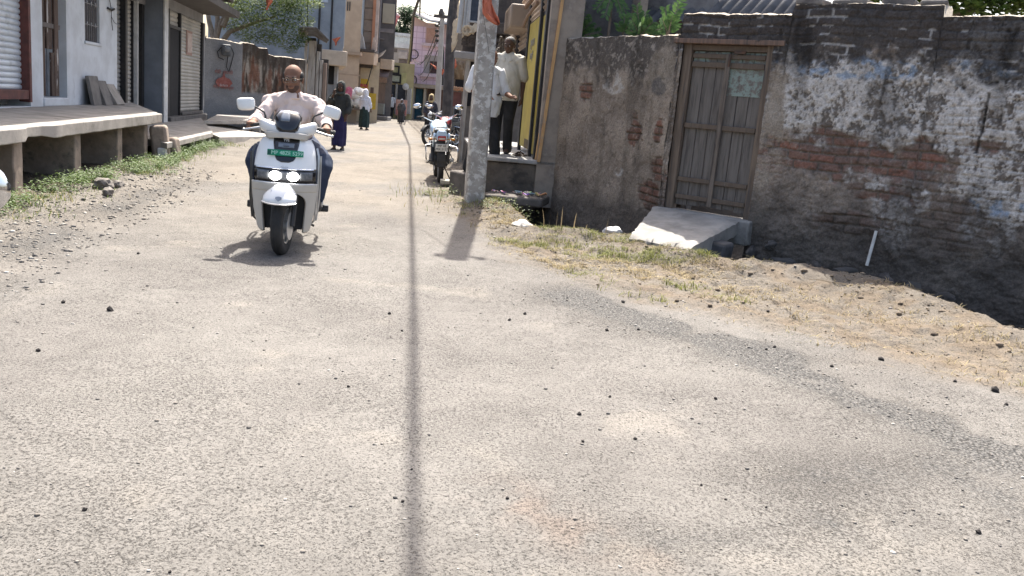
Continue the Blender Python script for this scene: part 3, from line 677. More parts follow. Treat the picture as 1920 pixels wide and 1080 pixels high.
pl_m = mat('peeling_plank', (.11, .072, .055), (.06, .042, .035), 2.5, .8, .5, 25, dirt=(.45, .43, .41), dscale=1.6, dirt_at=(.58, .63), stretch=(6, 6, 1))
mb = MB(ST)
for i, (y0, y1, z0, z1, dx) in enumerate(((14.09, 14.42, .84, 2.72, 0), (14.43, 14.66, 1.55, 2.72, .02), (14.67, 14.85, .84, 2.72, .05), (14.5, 14.62, .84, 1.5, .06))): mb.box(FX - .125 + dx, FX - .09 + dx, y0, y1, z0, z1)
dr = obj('door', mb, pl_m, b1, .006)
mb = MB(ST); mb.box(FX - .075, FX - .05, 14.09, 14.95, 1.86, 1.93); mb.box(FX - .075, FX - .05, 14.80, 14.84, .84, 1.9); obj('crossbar', mb, mat('grey_batten', (.16, .14, .13), None, 6, .85, .3), dr)
mb = MB(ST); mb.box(FX - .30, FX + .02, 14.04, 15.10, .69, .82); obj('doorstep', mb, white_w, b1, .02)
mb = MB(ST); mb.box(FX - .09, FX - .05, 15.985, 16.775, 1.775, 2.745); wn_ = obj('window', mb, mat('dark_shutter_wood', (.05, .036, .032), (.035, .028, .026), 6, .7, .3, stretch=(8, 8, 1)), b1)
mb = MB(ST)
for k in range(7): mb.tube([(FX - .022, 16.06 + k * .105, 1.78), (FX - .022, 16.06 + k * .105, 2.74)], .008, 6)
for z in (2.05, 2.4): mb.tube([(FX - .022, 16.0, z), (FX - .022, 16.76, z)], .008, 6)
for k in range(3):
    for z in (2.06, 2.41): mb.blob((FX - .018, 16.16 + k * .22, z), (.012, .03, .045))
obj('iron_grille', mb, mat('grille_iron', (.25, .25, .26), None, 9, .5, .1, metal=.5), wn_)
mb = MB(ST); mb.box(FX - .2, FX + .03, 15.94, 16.82, 1.72, 1.77); obj('sill', mb, white_w, wn_, .01)
mb = MB(ST)
mb.tube([(FX + .02, 17.3, 2.6), (FX + .03, 17.38, 2.42), (FX + .02, 17.42, 2.25), (FX + .02, 17.5, 2.05)], .006, 5); mb.tube([(FX + .02, 17.2, 2.42), (FX + .05, 17.35, 2.40), (FX + .02, 17.6, 2.44)], .022, 6); mb.tube([(FX + .02, 17.4, 2.3), (FX + .02, 17.6, 2.2), (FX + .02, 17.8, 2.18)], .005, 5)
obj('wiring', mb, black_m, b1)
# platform in front of it
pf = thing('shop_platform', 'long concrete platform on stone posts in front of the whitewashed shop house', 'platform', SW(-3.45, 11, 0), R(10))
bm = bmesh.new(); ring = []
edge_y = list(np.linspace(6.2, 14.95, 46)); out = [(-3.42 + .018 * mnoise(Vector((y * 2.1, 0, 0))) + (.05 if 9.35 < y < 10.0 else 0) * -1, y) for y in edge_y]
poly = [(FX + .005, 6.2)] + out + [(-3.47, 15.0), (FX + .005, 18.9)]
mb = MB(ST); n = len(poly); zt_ = lambda x, y: .665 + .006 * (y - 9) + .004 * mnoise(Vector((x, y, 2)))
vs = [(x, y, zt_(x, y)) for x, y in poly] + [(x, y, zt_(x, y) - .145 - .012 * mnoise(Vector((y * 3, 1, 0))) - (.03 if 9.35 < y < 10.0 else 0) * -1) for x, y in poly]
mb.add(vs, [tuple(range(n)), tuple(range(2 * n - 1, n - 1, -1))] + [(i, (i + 1) % n, (i + 1) % n + n, i + n) for i in range(n)])
obj('slab', mb, stone_w, pf, .012)
for i, y in enumerate((7.4, 9.33, 11.12, 12.88, 14.30)):
    mb = MB(ST); P = []
    w = .10 + .012 * (i % 2)
    for z in np.linspace(-.1, .53, 7):
        j = .012 * mnoise(Vector((z * 5, i * 3.3, 0))); P.append([Vector((-3.5 - 1.1 + j, y - w + j, z)), Vector((-3.5 + j, y - w + j, z)), Vector((-3.5 - j * .5, y + w, z)), Vector((-3.5 - 1.1, y + w, z))])
    mb.loft(P); obj('post', mb, stone_p, pf, .015)
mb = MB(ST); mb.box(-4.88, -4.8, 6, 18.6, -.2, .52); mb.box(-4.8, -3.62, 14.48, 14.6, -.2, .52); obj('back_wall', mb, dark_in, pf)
tag(obj('old_step', (lambda q: (q.cbox((-3.36, 14.62, .22), (.26, .3, .62), (0, -.12, .1)), q.cbox((-3.22, 14.86, .12), (.2, .24, .44), (0, -.18, -.2)), q)[-1])(MB(ST)), stone_p, None, .05), 'rounded broken stone upright at the end of the long platform', 'stone')
flag = mat('grey_flagstone', (.20, .185, .17), (.14, .13, .12), 5, .9, .4, 30)
fl_lab = ['upright dark end slab of the stone slabs leaning on the white wall', 'middle slab of the three stone slabs leaning on the white wall', 'most tilted pale slab of the three leaning on the white wall']
for i, (y, tl_, w) in enumerate(((16.05, .16, .38), (16.5, .30, .36), (16.95, .44, .36))):
    mb = MB(ST @ Matrix.Translation((FX + .10 + tl_ * .45, y, PT + .012 * i)) @ Matrix.Rotation(-tl_ * 1.2, 4, 'Y')); mb.box(-.03, .03, -.25, .25, 0, w * 1.35 - .04 * i); tag(obj('stone_slab', mb, flag if i < 2 else mat('pale_flagstone', (.33, .30, .27), (.25, .23, .2), 5, .9, .4), None, .01), fl_lab[i], 'stone slab', 'stone slabs leaning on the whitewashed wall')

# second shop: shutters, blue-grey pier, canopy
b2_ = thing('shop_house', 'grey shop with three rolling shutters, blue grey pier and dark flat canopy', 'shop', SW(FX, 21, 0), R(10))
greyw = mat('grey_shop_paint', (.26, .26, .265), (.21, .21, .215), 3, .85, .2, 40); bluew = mat('blue_grey_paint', (.20, .225, .26), (.165, .185, .215), 3, .8, .2, 60); palew = mat('pale_finish', (.58, .58, .57), (.46, .46, .45), 6, .85, .2)
mb = MB(ST); mb.box(FX - .5, FX - .25, 17.85, 25.0, 0, 3.4); mb.box(FX - .24, FX - .02, 17.86, 20.0, 2.75, 3.4); mb.box(FX - .24, -4.66, 20.1, 24.9, 2.80, 3.4); mb.box(FX - .24, -4.62, 24.87, 25.0, 0, 2.8); mb.box(FX - .24, -4.68, 20.51, 21.0, 0, 2.8); obj('wall', mb, greyw, b2_)
mb = MB(ST); slats(mb, FX - .12, 17.9, 18.42, .68, 2.75, .085); obj('rolling_shutter', mb, sh_grey, b2_)
mb = MB(ST); slats(mb, FX - .12, 18.58, 19.18, .66, 2.75, .085); obj('rolling_shutter', mb, sh_cream, b2_)
mb = MB(ST); slats(mb, FX - .16, 19.30, 19.84, .66, 2.75, .085); obj('rolling_shutter', mb, sh_grey, b2_)
for a_, b_, p_, q_ in ((18.43, 18.57, -.14, 0), (19.85, 20.04, -.2, -.05), (19.2, 19.23, -.14, -.06)):
    mb = MB(ST); mb.box(FX + p_, FX + q_, a_, b_, .62, 2.75); obj('shutter_guide', mb, black_m, b2_)
mb = MB(ST); mb.box(FX - .13, FX + .02, 19.235, 19.29, .66, 2.75); obj('pale_guide', mb, palew, b2_)
q1 = to_st(on_y(300, 150, on_z(300, 220, .30).y)); pierx = -4.575
mb = MB(ST); mb.box(FX - .2, pierx, 20.05, 20.5, .1, 3.4); obj('pier', mb, bluew, b2_, .01)
mb = MB(ST); mb.box(pierx + .003, pierx + .04, 20.04, 20.38, .1, 3.4); obj('pier_lit_edge', mb, palew, b2_, .006)  # end face coloured pale to stand for sunlight on it
XB = -4.66
mb = MB(ST); mb.box(XB - .32, XB - .02, 21.02, 22.12, .35, 2.45); obj('dark_doorway', mb, mat('doorway_dark', (.02, .02, .022), None, 5, .9, 0), b2_)
mb = MB(ST); slats(mb, XB - .07, 21.05, 22.10, 2.46, 2.80, .085); obj('rolling_shutter', mb, sh_cream, b2_)
mb = MB(ST); slats(mb, XB - .06, 22.22, 24.8, .50, 2.80, .085); s3_ = obj('rolling_shutter', mb, sh_cream, b2_)
mb = MB(ST); mb.box(XB - .03, XB - .012, 23.05, 23.6, 1.95, 2.42); obj('paper_notice', mb, mat('faded_notice', (.50, .42, .37), (.40, .30, .26), 9, .9, 0), s3_)
mb = MB(ST); mb.box(XB - .035, XB - .026, 22.98, 23.67, 1.89, 2.48); obj('notice_border', mb, mat('faded_red', (.36, .24, .2), None, 9, .9, 0), s3_)
for a_, b_, c_, d_ in ((20.93, 21.02, .4, 2.8), (22.12, 22.21, .4, 2.8), (24.8, 24.86, .4, 2.8), (21.03, 22.11, 2.40, 2.47)):
    mb = MB(ST); mb.box(XB - .08, XB + .015, a_, b_, c_, d_); obj('shutter_guide', mb, black_m, b2_)
mb = MB(ST); mb.box(XB - .3, XB + .16, 20.55, 24.9, .15, .42); mb.box(XB - .2, XB + .06, 22.2, 24.8, .42, .50); obj('threshold', mb, mat('dark_threshold', (.09, .085, .08), (.14, .13, .12), 5, .9, .4), b2_, .02)
mb = MB(ST); mb.box(FX - .5, -3.72, 17.87, 24.9, 3.02, 3.19); mb.box(FX - .5, -3.9, 17.87, 25.0, 3.41, 3.55); obj('canopy', mb, mat('dark_canopy', (.075, .068, .062), (.11, .10, .09), 5, .85, .3), b2_, .01)
mb = MB(ST); mb.box(FX - .5, -2.98, 17.9, 27, 4.05, 4.2); obj('overhang_slab', mb, stone_w, b2_, .01)  # unseen slab added above the view to shade the low platform
pf2 = thing('shop_platform', 'low concrete platform with short legs below the grey shuttered shop', 'platform', SW(-3.2, 16, 0), R(10))
mb = MB(ST); mb.add([(-3.2, 14.35, .275), (-3.2, 18.3, .285), (-4.62, 24.5, .34), (XB - .05, 24.5, .34), (FX, 15.2, .30), (-3.5, 14.65, .29)] + [(-3.2, 14.35, .18), (-3.2, 18.3, .19), (-4.62, 24.5, .2), (XB - .05, 24.5, .2), (FX, 15.2, .18), (-3.5, 14.65, .18)],
    [tuple(range(6)), tuple(range(11, 5, -1))] + [(i, (i + 1) % 6, (i + 1) % 6 + 6, i + 6) for i in range(6)]); obj('slab', mb, stone_w, pf2, .01)
for y in (14.5, 15.45, 16.6, 17.5, 18.2):
    mb = MB(ST); mb.box(-3.36, -3.23, y - .10, y + .08, -.1, .185); obj('leg', mb, palew if y < 15 else stone_w, pf2, .015)
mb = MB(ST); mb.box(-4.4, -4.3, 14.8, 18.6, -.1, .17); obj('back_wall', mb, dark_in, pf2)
lip = MB(ST); lip.add([(-3.1, 18.45, .20), (-2.62, 24.0, .02), (-3.6, 25.2, .10), (-4.5, 24.3, .27), (-3.5, 19.2, .26)] + [(-3.1, 18.45, -.1), (-2.62, 24.0, -.1), (-3.6, 25.2, -.1), (-4.5, 24.3, -.1), (-3.5, 19.2, -.1)], [(0, 1, 2, 3, 4), (9, 8, 7, 6, 5)] + [(i, (i + 1) % 5, (i + 1) % 5 + 5, i + 5) for i in range(5)])
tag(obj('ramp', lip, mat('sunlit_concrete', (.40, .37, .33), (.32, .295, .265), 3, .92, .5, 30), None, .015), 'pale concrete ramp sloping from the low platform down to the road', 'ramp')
pf3 = thing('small_platform', 'small raised stone ledge with open hollow at the far end of the ramp', 'platform', SW(-3.0, 24, 0), R(10))
mb = MB(ST); mb.add([(-3.95, 21.4, .36), (-2.75, 24.6, .43), (-3.35, 26.5, .45), (-4.3, 25.2, .42)] + [(-3.95, 21.4, .29), (-2.75, 24.6, .30), (-3.35, 26.5, .31), (-4.3, 25.2, .30)], [(0, 1, 2, 3), (7, 6, 5, 4)] + [(i, (i + 1) % 4, (i + 1) % 4 + 4, i + 4) for i in range(4)]); obj('slab', mb, stone_w, pf3, .01)
for x, y in ((-3.05, 24.1), (-2.95, 24.9)):
    mb = MB(ST); mb.box(x - .16, x + .06, y - .12, y + .1, -.1, .30); obj('leg', mb, stone_w, pf3, .02)

# ------------------------------------------------------------------ grey compound wall with the stripped section
ga, gb = on_y(376, 150, 24.7), on_y(572, 150, 26.4)
ga.z = gb.z = 0; WG = (gb - ga).normalized(); NG = Vector((WG.y, -WG.x, 0)); LG = (gb - ga).length
def uvG(px, py): q = on_plane(px, py, ga, NG); return ((q - ga).dot(WG), q.z)
us_ = [uvG(x, y) for x, y in ((376, 70), (420, 75), (452, 83), (456, 80), (478, 84), (486, 90), (502, 92), (504, 103), (560, 112), (604, 118))]
def topG(u): return np.interp(u, [a for a, b in us_], [b for a, b in us_]) + (fbm(u * 4, u * 0, 111, 3) - .5) * .05 * (u > us_[2][0])
uS, zS = uvG(453, 174)
def paintG(u, v, dt):
    n = fbm(u * 2, v * 2, 121, 5); nf = fbm(u * 9, v * 9, 122, 5)
    c = lerp((.30, .30, .30), (.235, .235, .24), sstep(.35, .65, n)); dsp = (nf - .5) * .012
    low = sstep(1.0, .3, v + (n - .5) * .3); c = lerp(c, (.22, .225, .235), low * .7)
    old = sstep(uS - .01, uS + .01, u) * sstep(zS - .06, zS + .06, v + (nf - .5) * .12)
    st = fbm(u * 6, v * .9, 123, 5, .65); st2 = fbm(u * 9 + 3, v * 1.3, 124, 5)
    o = lerp((.16, .125, .095), (.36, .32, .27), sstep(.48, .62, st)); o = lerp(o, (.19, .085, .055), sstep(.50, .60, st2) * .8); o = lerp(o, (.045, .038, .033), sstep(.55, .66, fbm(u * 7, v * 1.1, 125, 5)) * .85)
    o = lerp(o, (.06, .052, .045), sstep(.55, .2, dt + (nf - .5) * .5) * .8); ch = sstep(.5, .6, fbm(u * 12, v * 10, 126, 4)); o = lerp(o, (.07, .05, .04), ch * .35)
    c = lerp(c, o, old); dsp = dsp + old * ((fbm(u * 7, v * 6, 127, 4) - .5) * .05 - .03)
    return c, dsp
cw = thing('compound_wall', 'grey plastered compound wall with a stripped rust stained section and red stencil', 'wall', tuple(ga))
wall_mesh('masonry', ga, WG, NG, LG, topG, paintG, None, cw, .35, -.1, .02)
GM = Matrix.Translation((ga.x, ga.y, 0)) @ Matrix.Rotation(math.atan2(WG.y, WG.x), 4, 'Z')
red_p = mat('red_stencil_paint', (.26, .085, .07), (.33, .14, .12), 14, .9, .1)
u0, z0 = uvG(419, 152); k = .0155
def dome_poly():
    up = [(-15, -3), (-13, 2), (-10, 4), (-9.5, 6), (-9, 4.2), (-5, 6), (-3.3, 6.5), (-2.2, 9.5), (-1.1, 14), (-.5, 19), (0, 14), (.9, 14), (1.8, 9.5), (2.8, 7), (5, 6), (8.5, 5), (9, 7), (9.5, 5), (12, 3), (14, 0), (16, -3.5), (13, -5.5), (11, -9), (8, -11), (-8, -11), (-11, -9), (-14, -5.5)]
    return [(u0 + a * k, z0 + b * k) for a, b in up]
mb = MB(GM); mb.prism(dome_poly(), -.045, -.03); em = obj('red_stencil', mb, red_p, cw)
mb = MB(GM); mp = mat('stencil_gap', (.42, .39, .38), None, 8, .9, 0)
for i in range(6): mb.box(u0 + (-7 + i * 2.6) * k, u0 + (-5.8 + i * 2.6) * k, -.048, -.0455, z0 - (10 - .3 * (i % 3)) * k, z0 - (5.5 + (i % 2)) * k)
obj('stencil_gap', mb, mp, em)
def wall_text(txt, px, py, size):
    a, b = uvG(px, py); lettering('red_lettering', txt, GM @ Matrix.Translation((a, -.035, b)) @ Matrix.Rotation(R(90), 4, 'X'), size, red_p, cw, .004)
wall_text('मेरी', 408, 135, .13); wall_text('काशी', 427.5, 136.5, .13); wall_text('मेरी अयोध्या', 418.5, 164, .125)
mx = thing('meter_box', 'grey round electricity meter with dangling wires on the compound wall', 'meter', tuple(GM @ Vector((uvG(423, 96)[0], -.03, uvG(423, 96)[1]))))
a, b = uvG(423, 92); mb = MB(GM); mb.box(a - .13, a + .13, -.15, -.03, b - .20, b + .13); obj('case', mb, mat('meter_grey', (.11, .115, .12), (.07, .075, .08), 9, .6, .2), mx, .05, seg=3)
mb = MB(GM); mb.lathe([(.001, 0), (.09, 0), (.085, .06), (.05, .08), (.001, .085)], 16, Matrix.Translation((a, -.15, b + .0)) @ Matrix.Rotation(R(90), 4, 'X')); obj('dial_cover', mb, mat('meter_glass', (.20, .21, .22), None, 9, .2, 0), mx)
mb = MB(GM); mb.tube([(a - .13, -.06, b + .03), (a - .24, -.06, b - .1), (a - .2, -.06, b - .25), (a - .06, -.06, b - .3)], .015, 6); mb.tube([(a + .13, -.06, b + .08), (a + .22, -.06, b - .1), (a + .15, -.06, b - .4), (a + .09, -.06, b - .62), (a + .02, -.06, b - .5), (a + .05, -.06, b - .2)], .013, 6); mb.tube([(a - .9, -.04, b + .25), (a - .75, -.05, b + .02), (a - .6, -.05, b + .12), (a - .55, -.03, b + .3)], .012, 6); obj('wires', mb, black_m, mx)

# ------------------------------------------------------------------ things seen between the rider and the lane end
def FR(y, rz=0.0):                                    # frame of a facade standing square to the view at distance y
    return Matrix.Translation((0, y, 0)) @ Matrix.Rotation(rz, 4, 'Z')
def prect(px0, py0, px1, py1, y):                      # x range and z range of a rectangle seen on a facade at distance y
    pm = (py0 + py1) / 2; xm = (px0 + px1) / 2
    return on_y(px0, pm, y).x, on_y(px1, pm, y).x, on_y(xm, py1, y).z, on_y(xm, py0, y).z
def fbox(mb, r, y, depth, out=0.0): mb.box(r[0], r[1], y - out, y + depth, r[2], r[3]); return mb
timber = mat('pale_old_plank', (.46, .43, .39), (.34, .31, .28), 3, .9, .4, 25, dirt=(.22, .18, .15), dscale=3, stretch=(5, 5, .8)); tb = mat('brown_plank_wall', (.27, .20, .16), (.19, .14, .11), 3, .9, .4, 25, stretch=(6, 6, 1))
Y = 28.5
lt = thing('lean_to', 'plank lean-to shop with a rusty tin roof beside the blue grey house', 'shed', tuple(on_y(590, 215, Y)))
for x0, x1, t_, mm in ((569, 573, 74, timber), (576, 590, 76, timber), (591.5, 597, 96, timber), (598, 603, 112, timber), (604, 610, 118, tb)):
    mb = MB(); rr = prect(x0, t_, x1, 222, Y); fbox(mb, (rr[0], rr[1], 0, rr[3]), Y, .12, .02 * (x0 % 3)); obj('plank_panel', mb, mm, lt, .01)
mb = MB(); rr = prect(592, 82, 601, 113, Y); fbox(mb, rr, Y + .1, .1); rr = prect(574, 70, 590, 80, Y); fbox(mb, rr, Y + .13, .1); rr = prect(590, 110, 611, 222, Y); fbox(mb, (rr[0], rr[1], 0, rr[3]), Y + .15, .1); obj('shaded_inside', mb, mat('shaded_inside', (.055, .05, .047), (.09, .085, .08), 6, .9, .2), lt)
tin = mat('rusty_tin', (.24, .25, .27), (.15, .14, .14), 3, .6, .3, 20, dirt=(.13, .09, .07), dscale=2, metal=.3)
pa, pb_, pc, pd = on_y(560, 51, Y - .1), on_y(592, 50, Y - .1), on_y(617, 75, Y - 1.2), on_y(560, 60, Y - 1.6)
mb = MB(); N = 24; P = []
Fp = [on_y(562, 50, Y - 1.1), on_y(593, 50.5, Y - 1.1), on_y(617.5, 74, Y - 1.1)]; Bp = [on_y(562, 66, Y + .5), on_y(591, 68, Y + .5), on_y(612, 80, Y + .5)]
for i in range(2):
    row = []
    for j in range(N * 4 + 1):
        s_ = j / (N * 2); Q_ = Fp if i == 0 else Bp; A = Q_[0].lerp(Q_[1], s_) if s_ <= 1 else Q_[1].lerp(Q_[2], s_ - 1); row.append(A + Vector((0, 0, .012 * math.sin(j * math.pi / 2))))
    P.append(row)
mb.grid(P); obj('tin_roof', mb, tin, lt, solid=.012)
bulb = MB(); q = on_y(568, 60, Y - .5); bulb.lathe([(.001, .05), (.05, .05), (.16, .0), (.165, -.02), (.001, -.02)], 16, Matrix.Translation(q) @ Matrix.Rotation(R(70), 4, 'X')); obj('round_vent', bulb, timber, lt)

Y = 32.0
bh = thing('blue_grey_house', 'blue grey house whose upper storey juts out over dark doors', 'house', tuple(on_y(610, 210, Y)))
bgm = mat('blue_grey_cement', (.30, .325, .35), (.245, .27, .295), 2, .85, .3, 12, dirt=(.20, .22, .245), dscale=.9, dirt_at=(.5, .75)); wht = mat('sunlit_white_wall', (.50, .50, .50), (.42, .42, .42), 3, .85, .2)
crm = mat('cream_paint', (.52, .43, .33), (.44, .36, .28), 4, .85, .2); bge = mat('beige_paint', (.44, .335, .245), (.375, .285, .21), 2.5, .85, .2, 14)
rr = prect(545, 0, 643, 117, Y); xr, zb = on_y(642, 117, Y).x, on_y(630, 117, Y).z
dvec = Vector((-math.sin(R(14)), math.cos(R(14)), 0)); back = 4.6
def extr(x0, x1, y, z0, z1, dep, dv=dvec):
    a_, b_ = Vector((x0, y, 0)), Vector((x1, y, 0)); c_, d_ = b_ + dv * dep, a_ + dv * dep
    mb = MB(); return mb.add([(p.x, p.y, z) for z in (z0, z1) for p in (a_, b_, c_, d_)], [(3, 2, 1, 0), (4, 5, 6, 7), (0, 1, 5, 4), (1, 2, 6, 5), (2, 3, 7, 6), (3, 0, 4, 7)])
obj('upper_storey', extr(rr[0] - 3, xr, Y, zb, 9, back), bgm, bh)
mb = MB()
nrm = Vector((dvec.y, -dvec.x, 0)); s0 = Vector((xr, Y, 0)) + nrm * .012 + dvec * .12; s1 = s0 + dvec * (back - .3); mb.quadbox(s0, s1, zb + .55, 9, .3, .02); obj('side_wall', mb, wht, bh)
mb = MB(); s0 = Vector((xr, Y, 0)) - dvec * .1; mb.quadbox(s0, s0 + dvec * (back + .2), zb - .12, zb + .42, 1.0, .16); obj('cornice', mb, crm, bh, .03)
mb = MB()
for px in (598, 621): q = on_y(px, 60, Y); mb.tube([(q.x, Y - .03, zb + .05), (q.x, Y - .03, 9)], .035, 6)
obj('drain_pipe', mb, black_m, bh)
mb = MB(); rr = prect(560, 0, 600, 2, Y); mb.box(rr[0] - 2, rr[1] + .3, Y - .05, Y + .02, rr[2], rr[2] + .5); obj('pale_band', mb, mat('pale_blue_band', (.45, .5, .56), None, 4, .8, .1), bh)
rr = prect(570, 117, 628, 215, Y); obj('ground_storey', extr(rr[0], rr[1], Y + .5, -.1, zb - .005, 3.5), bge, bh)
mb = MB(); r2 = prect(609, 119, 621, 157, Y); fbox(mb, r2, Y + .44, .055); obj('door_opening', mb, mat('door_dark', (.03, .028, .027), None, 4, .9, 0), bh)
mb = MB(); r2 = prect(608, 158, 621, 190, Y); fbox(mb, r2, Y + .42, .075); r2 = prect(622, 124, 628, 200, Y); fbox(mb, r2, Y + .3, .19); obj('counter_front', mb, mat('grey_counter', (.30, .29, .28), (.24, .23, .22), 4, .9, .2), bh)
mb = MB(); r2 = prect(602, 113, 612, 128, Y); fbox(mb, r2, Y + .35, .1, .1); obj('bracket', mb, crm, bh, .02)

Y = 41.0
hb = thing('beige_house', 'tall beige rendered house behind the blue grey house', 'house', tuple(on_y(650, 205, Y)))
xl, xr2 = on_y(600, 140, Y).x, on_y(672, 150, Y).x
obj('wall', extr(xl - 2, xr2, Y, -.1, 10, 9, Vector((-math.sin(R(13)), math.cos(R(13)), 0))), bge, hb)
mb = MB(); rr = prect(640, 138, 671, 141, Y); fbox(mb, (xl, xr2 + .02, rr[2], rr[2] + .05), Y, .1, .02); rr = prect(646, 97, 674, 103, Y); fbox(mb, (rr[0], rr[1] + .1, rr[2], rr[3]), Y, .1, .25); obj('string_course', mb, mat('beige_shadow_line', (.36, .27, .2), None, 3, .9, .1), hb)
mb = MB()
for a_, b_ in ((651, 653), (655, 657)): rr = prect(a_, 3, b_, 20, Y); fbox(mb, rr, Y, .05, .03)
obj('window_bars', mb, mat('window_dark', (.06, .05, .045), None, 3, .6, 0), hb)
Y = 44.0
b3 = thing('balcony_house', 'brown and cream house with a balcony and orange pilaster', 'house', tuple(on_y(690, 215, Y)))
xl, xr3 = on_y(664, 100, Y).x, on_y(710, 60, Y).x
brn = mat('brown_cladding', (.30, .235, .185), (.25, .195, .155), 3, .85, .2); org = mat('orange_paint', (.56, .27, .16), (.48, .23, .14), 3, .85, .2); cr2 = mat('pale_cream_paint', (.60, .50, .44), None, 3, .85, .2)
zbal = on_y(690, 96, Y).z
obj('upper_wall', extr(xl, xr3, Y, zbal + .01, 11, 9, Vector((-math.sin(R(12)), math.cos(R(12)), 0))), brn, b3)
mb = MB(); zz_ = zbal + .4
while zz_ < 7: rr = prect(682, 50, 699, 60, Y); mb.box(rr[0], rr[1] - .02, Y - .045, Y - .003, zz_, zz_ + .52); zz_ += .56
obj('cladding', mb, brn, b3, .012)
mb = MB(); rr = prect(664, 0, 682, 84, Y); fbox(mb, (rr[0], rr[1], rr[2], 11), Y, .02, .9); obj('bay', mb, mat('pale_blue_white', (.47, .52, .55), (.40, .45, .48), 2, .8, .2), b3)
mb = MB(); rr = prect(699, 0, 704.5, 78, Y); mb.box(rr[0], rr[1], Y - .10, Y - .003, zbal, 11); obj('orange_pilaster', mb, org, b3)
mb = MB(); rr = prect(704.5, 0, 710, 78, Y); mb.box(rr[0] + .003, rr[1], Y - .12, Y - .003, zbal, 11); obj('cream_pilaster', mb, cr2, b3)
mb = MB(); rr = prect(672, 92, 700, 97, Y - 1.2); fbox(mb, (rr[0], rr[1] + .05, rr[2], rr[3]), Y - 1.25, 1.2); obj('balcony_coping', mb, mat('dark_coping', (.10, .09, .085), None, 4, .9, .2), b3)
mb = MB(); rr = prect(668, 97, 701, 120, Y - 1.2); fbox(mb, (rr[0], rr[1], rr[2], rr[3] - .01), Y - 1.2, 1.15); obj('balcony', mb, bge, b3)
mb = MB(); q = prect(697, 70, 705, 97, Y - 1.1)
for i in range(4): mb.tube([(q[0] + .06 * i, Y - 1.0 - .02 * i, q[2]), (q[0] + .06 * i + .06, Y - 1.0, q[3] - .12 * i)], .035, 6)
obj('balcony_post', mb, cr2, b3)
mb = MB(); q = prect(676, 62, 682, 92, Y - .9); mb.prism([(q[0], q[2]), (q[1] + .1, q[2]), (q[1] - .02, q[3] - .2), (q[0] + .02, q[3])], Y - 1.0, Y - .85); obj('arch_panel', mb, mat('arch_white', (.48, .47, .45), None, 4, .8, .1), b3)
rr = prect(664, 120, 711, 214, Y); obj('ground_storey', extr(rr[0], rr[1], Y - .2, -.1, zbal - .5, 5), mat('cream_shop_wall', (.56, .47, .33), (.48, .40, .29), 3, .85, .2), b3)
yel = mat('yellow_paint', (.62, .43, .06), (.52, .36, .06), 4, .8, .1); redp = mat('red_poster', (.42, .06, .06), (.5, .16, .13), 30, .8, 0)
mb = MB(); rr = prect(677, 148, 692, 188, Y); fbox(mb, rr, Y - .2, .1, .006); rr = prect(693, 175, 706, 205, Y); fbox(mb, rr, Y - .2, .1, .006); obj('yellow_panel', mb, yel, b3)
mb = MB()
for a_, b_, c_, d_ in ((677, 157, 682, 163), (683, 158, 691, 164), (678, 165, 684, 169), (685, 165, 691, 172)): fbox(mb, prect(a_, b_, c_, d_, Y), Y - .2, .1, .012)
obj('red_poster', mb, redp, b3)
mb = MB(); fbox(mb, prect(696, 164, 702, 175, Y), Y - .2, .1, .012); obj('wall_box', mb, mat('brown_box', (.16, .11, .09), None, 4, .8, 0), b3)
mb = MB()
for px in (671, 675): rr = prect(px, 112, px + 1.6, 190, Y); fbox(mb, rr, Y - .2, .1, .03)
obj('door_frame', mb, brn, b3)
mb = MB(); rr = prect(678, 118, 701, 128, Y); fbox(mb, rr, Y - .2, .1, .3); obj('shade_strip', mb, mat('shaded_band', (.07, .06, .055), (.12, .11, .10), 8, .9, 0), b3)  # dark strip painted for the shade below the balcony

Y = 52.0
tw = thing('grey_tower_house', 'narrow grey house with a cream panel high on its front', 'house', tuple(on_y(722, 220, Y)))
xl, xr4 = on_y(706, 60, Y).x, on_y(741, 60, Y).x
obj('wall', extr(xl, xr4, Y, -.1, 12, 7, Vector((-math.sin(R(14)), math.cos(R(14)), 0))), mat('dark_grey_cement', (.155, .145, .145), (.11, .105, .105), 2, .9, .3, 8, dirt=(.24, .225, .22), dscale=.8, dirt_at=(.56, .75)), tw)
mb = MB(); rr = prect(717.5, 7, 740, 44, Y); fbox(mb, rr, Y, .1, .06); obj('cream_panel', mb, mat('pale_olive_panel', (.47, .44, .35), (.42, .39, .31), 2, .8, .1), tw, .02)
mb = MB(); rr = prect(707, 8, 713, 105, Y); mb.box(rr[0], rr[1], Y - .05, Y - .002, rr[2], 12); obj('side_strip', mb, mat('pale_grey_strip', (.33, .32, .33), None, 3, .9, .1), tw)
mb = MB(); rr = prect(712, 54, 738, 61, Y); fbox(mb, rr, Y, .1, .04); rr = prect(707, 72, 721, 74, Y); fbox(mb, rr, Y, .1, .1); obj('ledge', mb, mat('pale_grey_ledge', (.30, .28, .28), None, 3, .9, .1), tw)
mb = MB(); rr = prect(713, 111, 735, 130, Y - 1); fbox(mb, rr, Y - 1, .9); obj('shop_box', mb, crm, tw, .02)
mb = MB(); rr = prect(702, 131, 728, 144, Y - 1.5); mb.add([(rr[0], Y - 1.5, rr[2]), (rr[1], Y - 1.5, rr[2]), (rr[1] - .1, Y - .2, rr[3] + .1), (rr[0] + .1, Y - .2, rr[3] + .1)], [(0, 1, 2, 3)]); obj('awning', mb, mat('brown_awning', (.13, .095, .085), (.17, .13, .12), 5, .8, .1, stretch=(8, 1, 1)), tw, solid=.03)
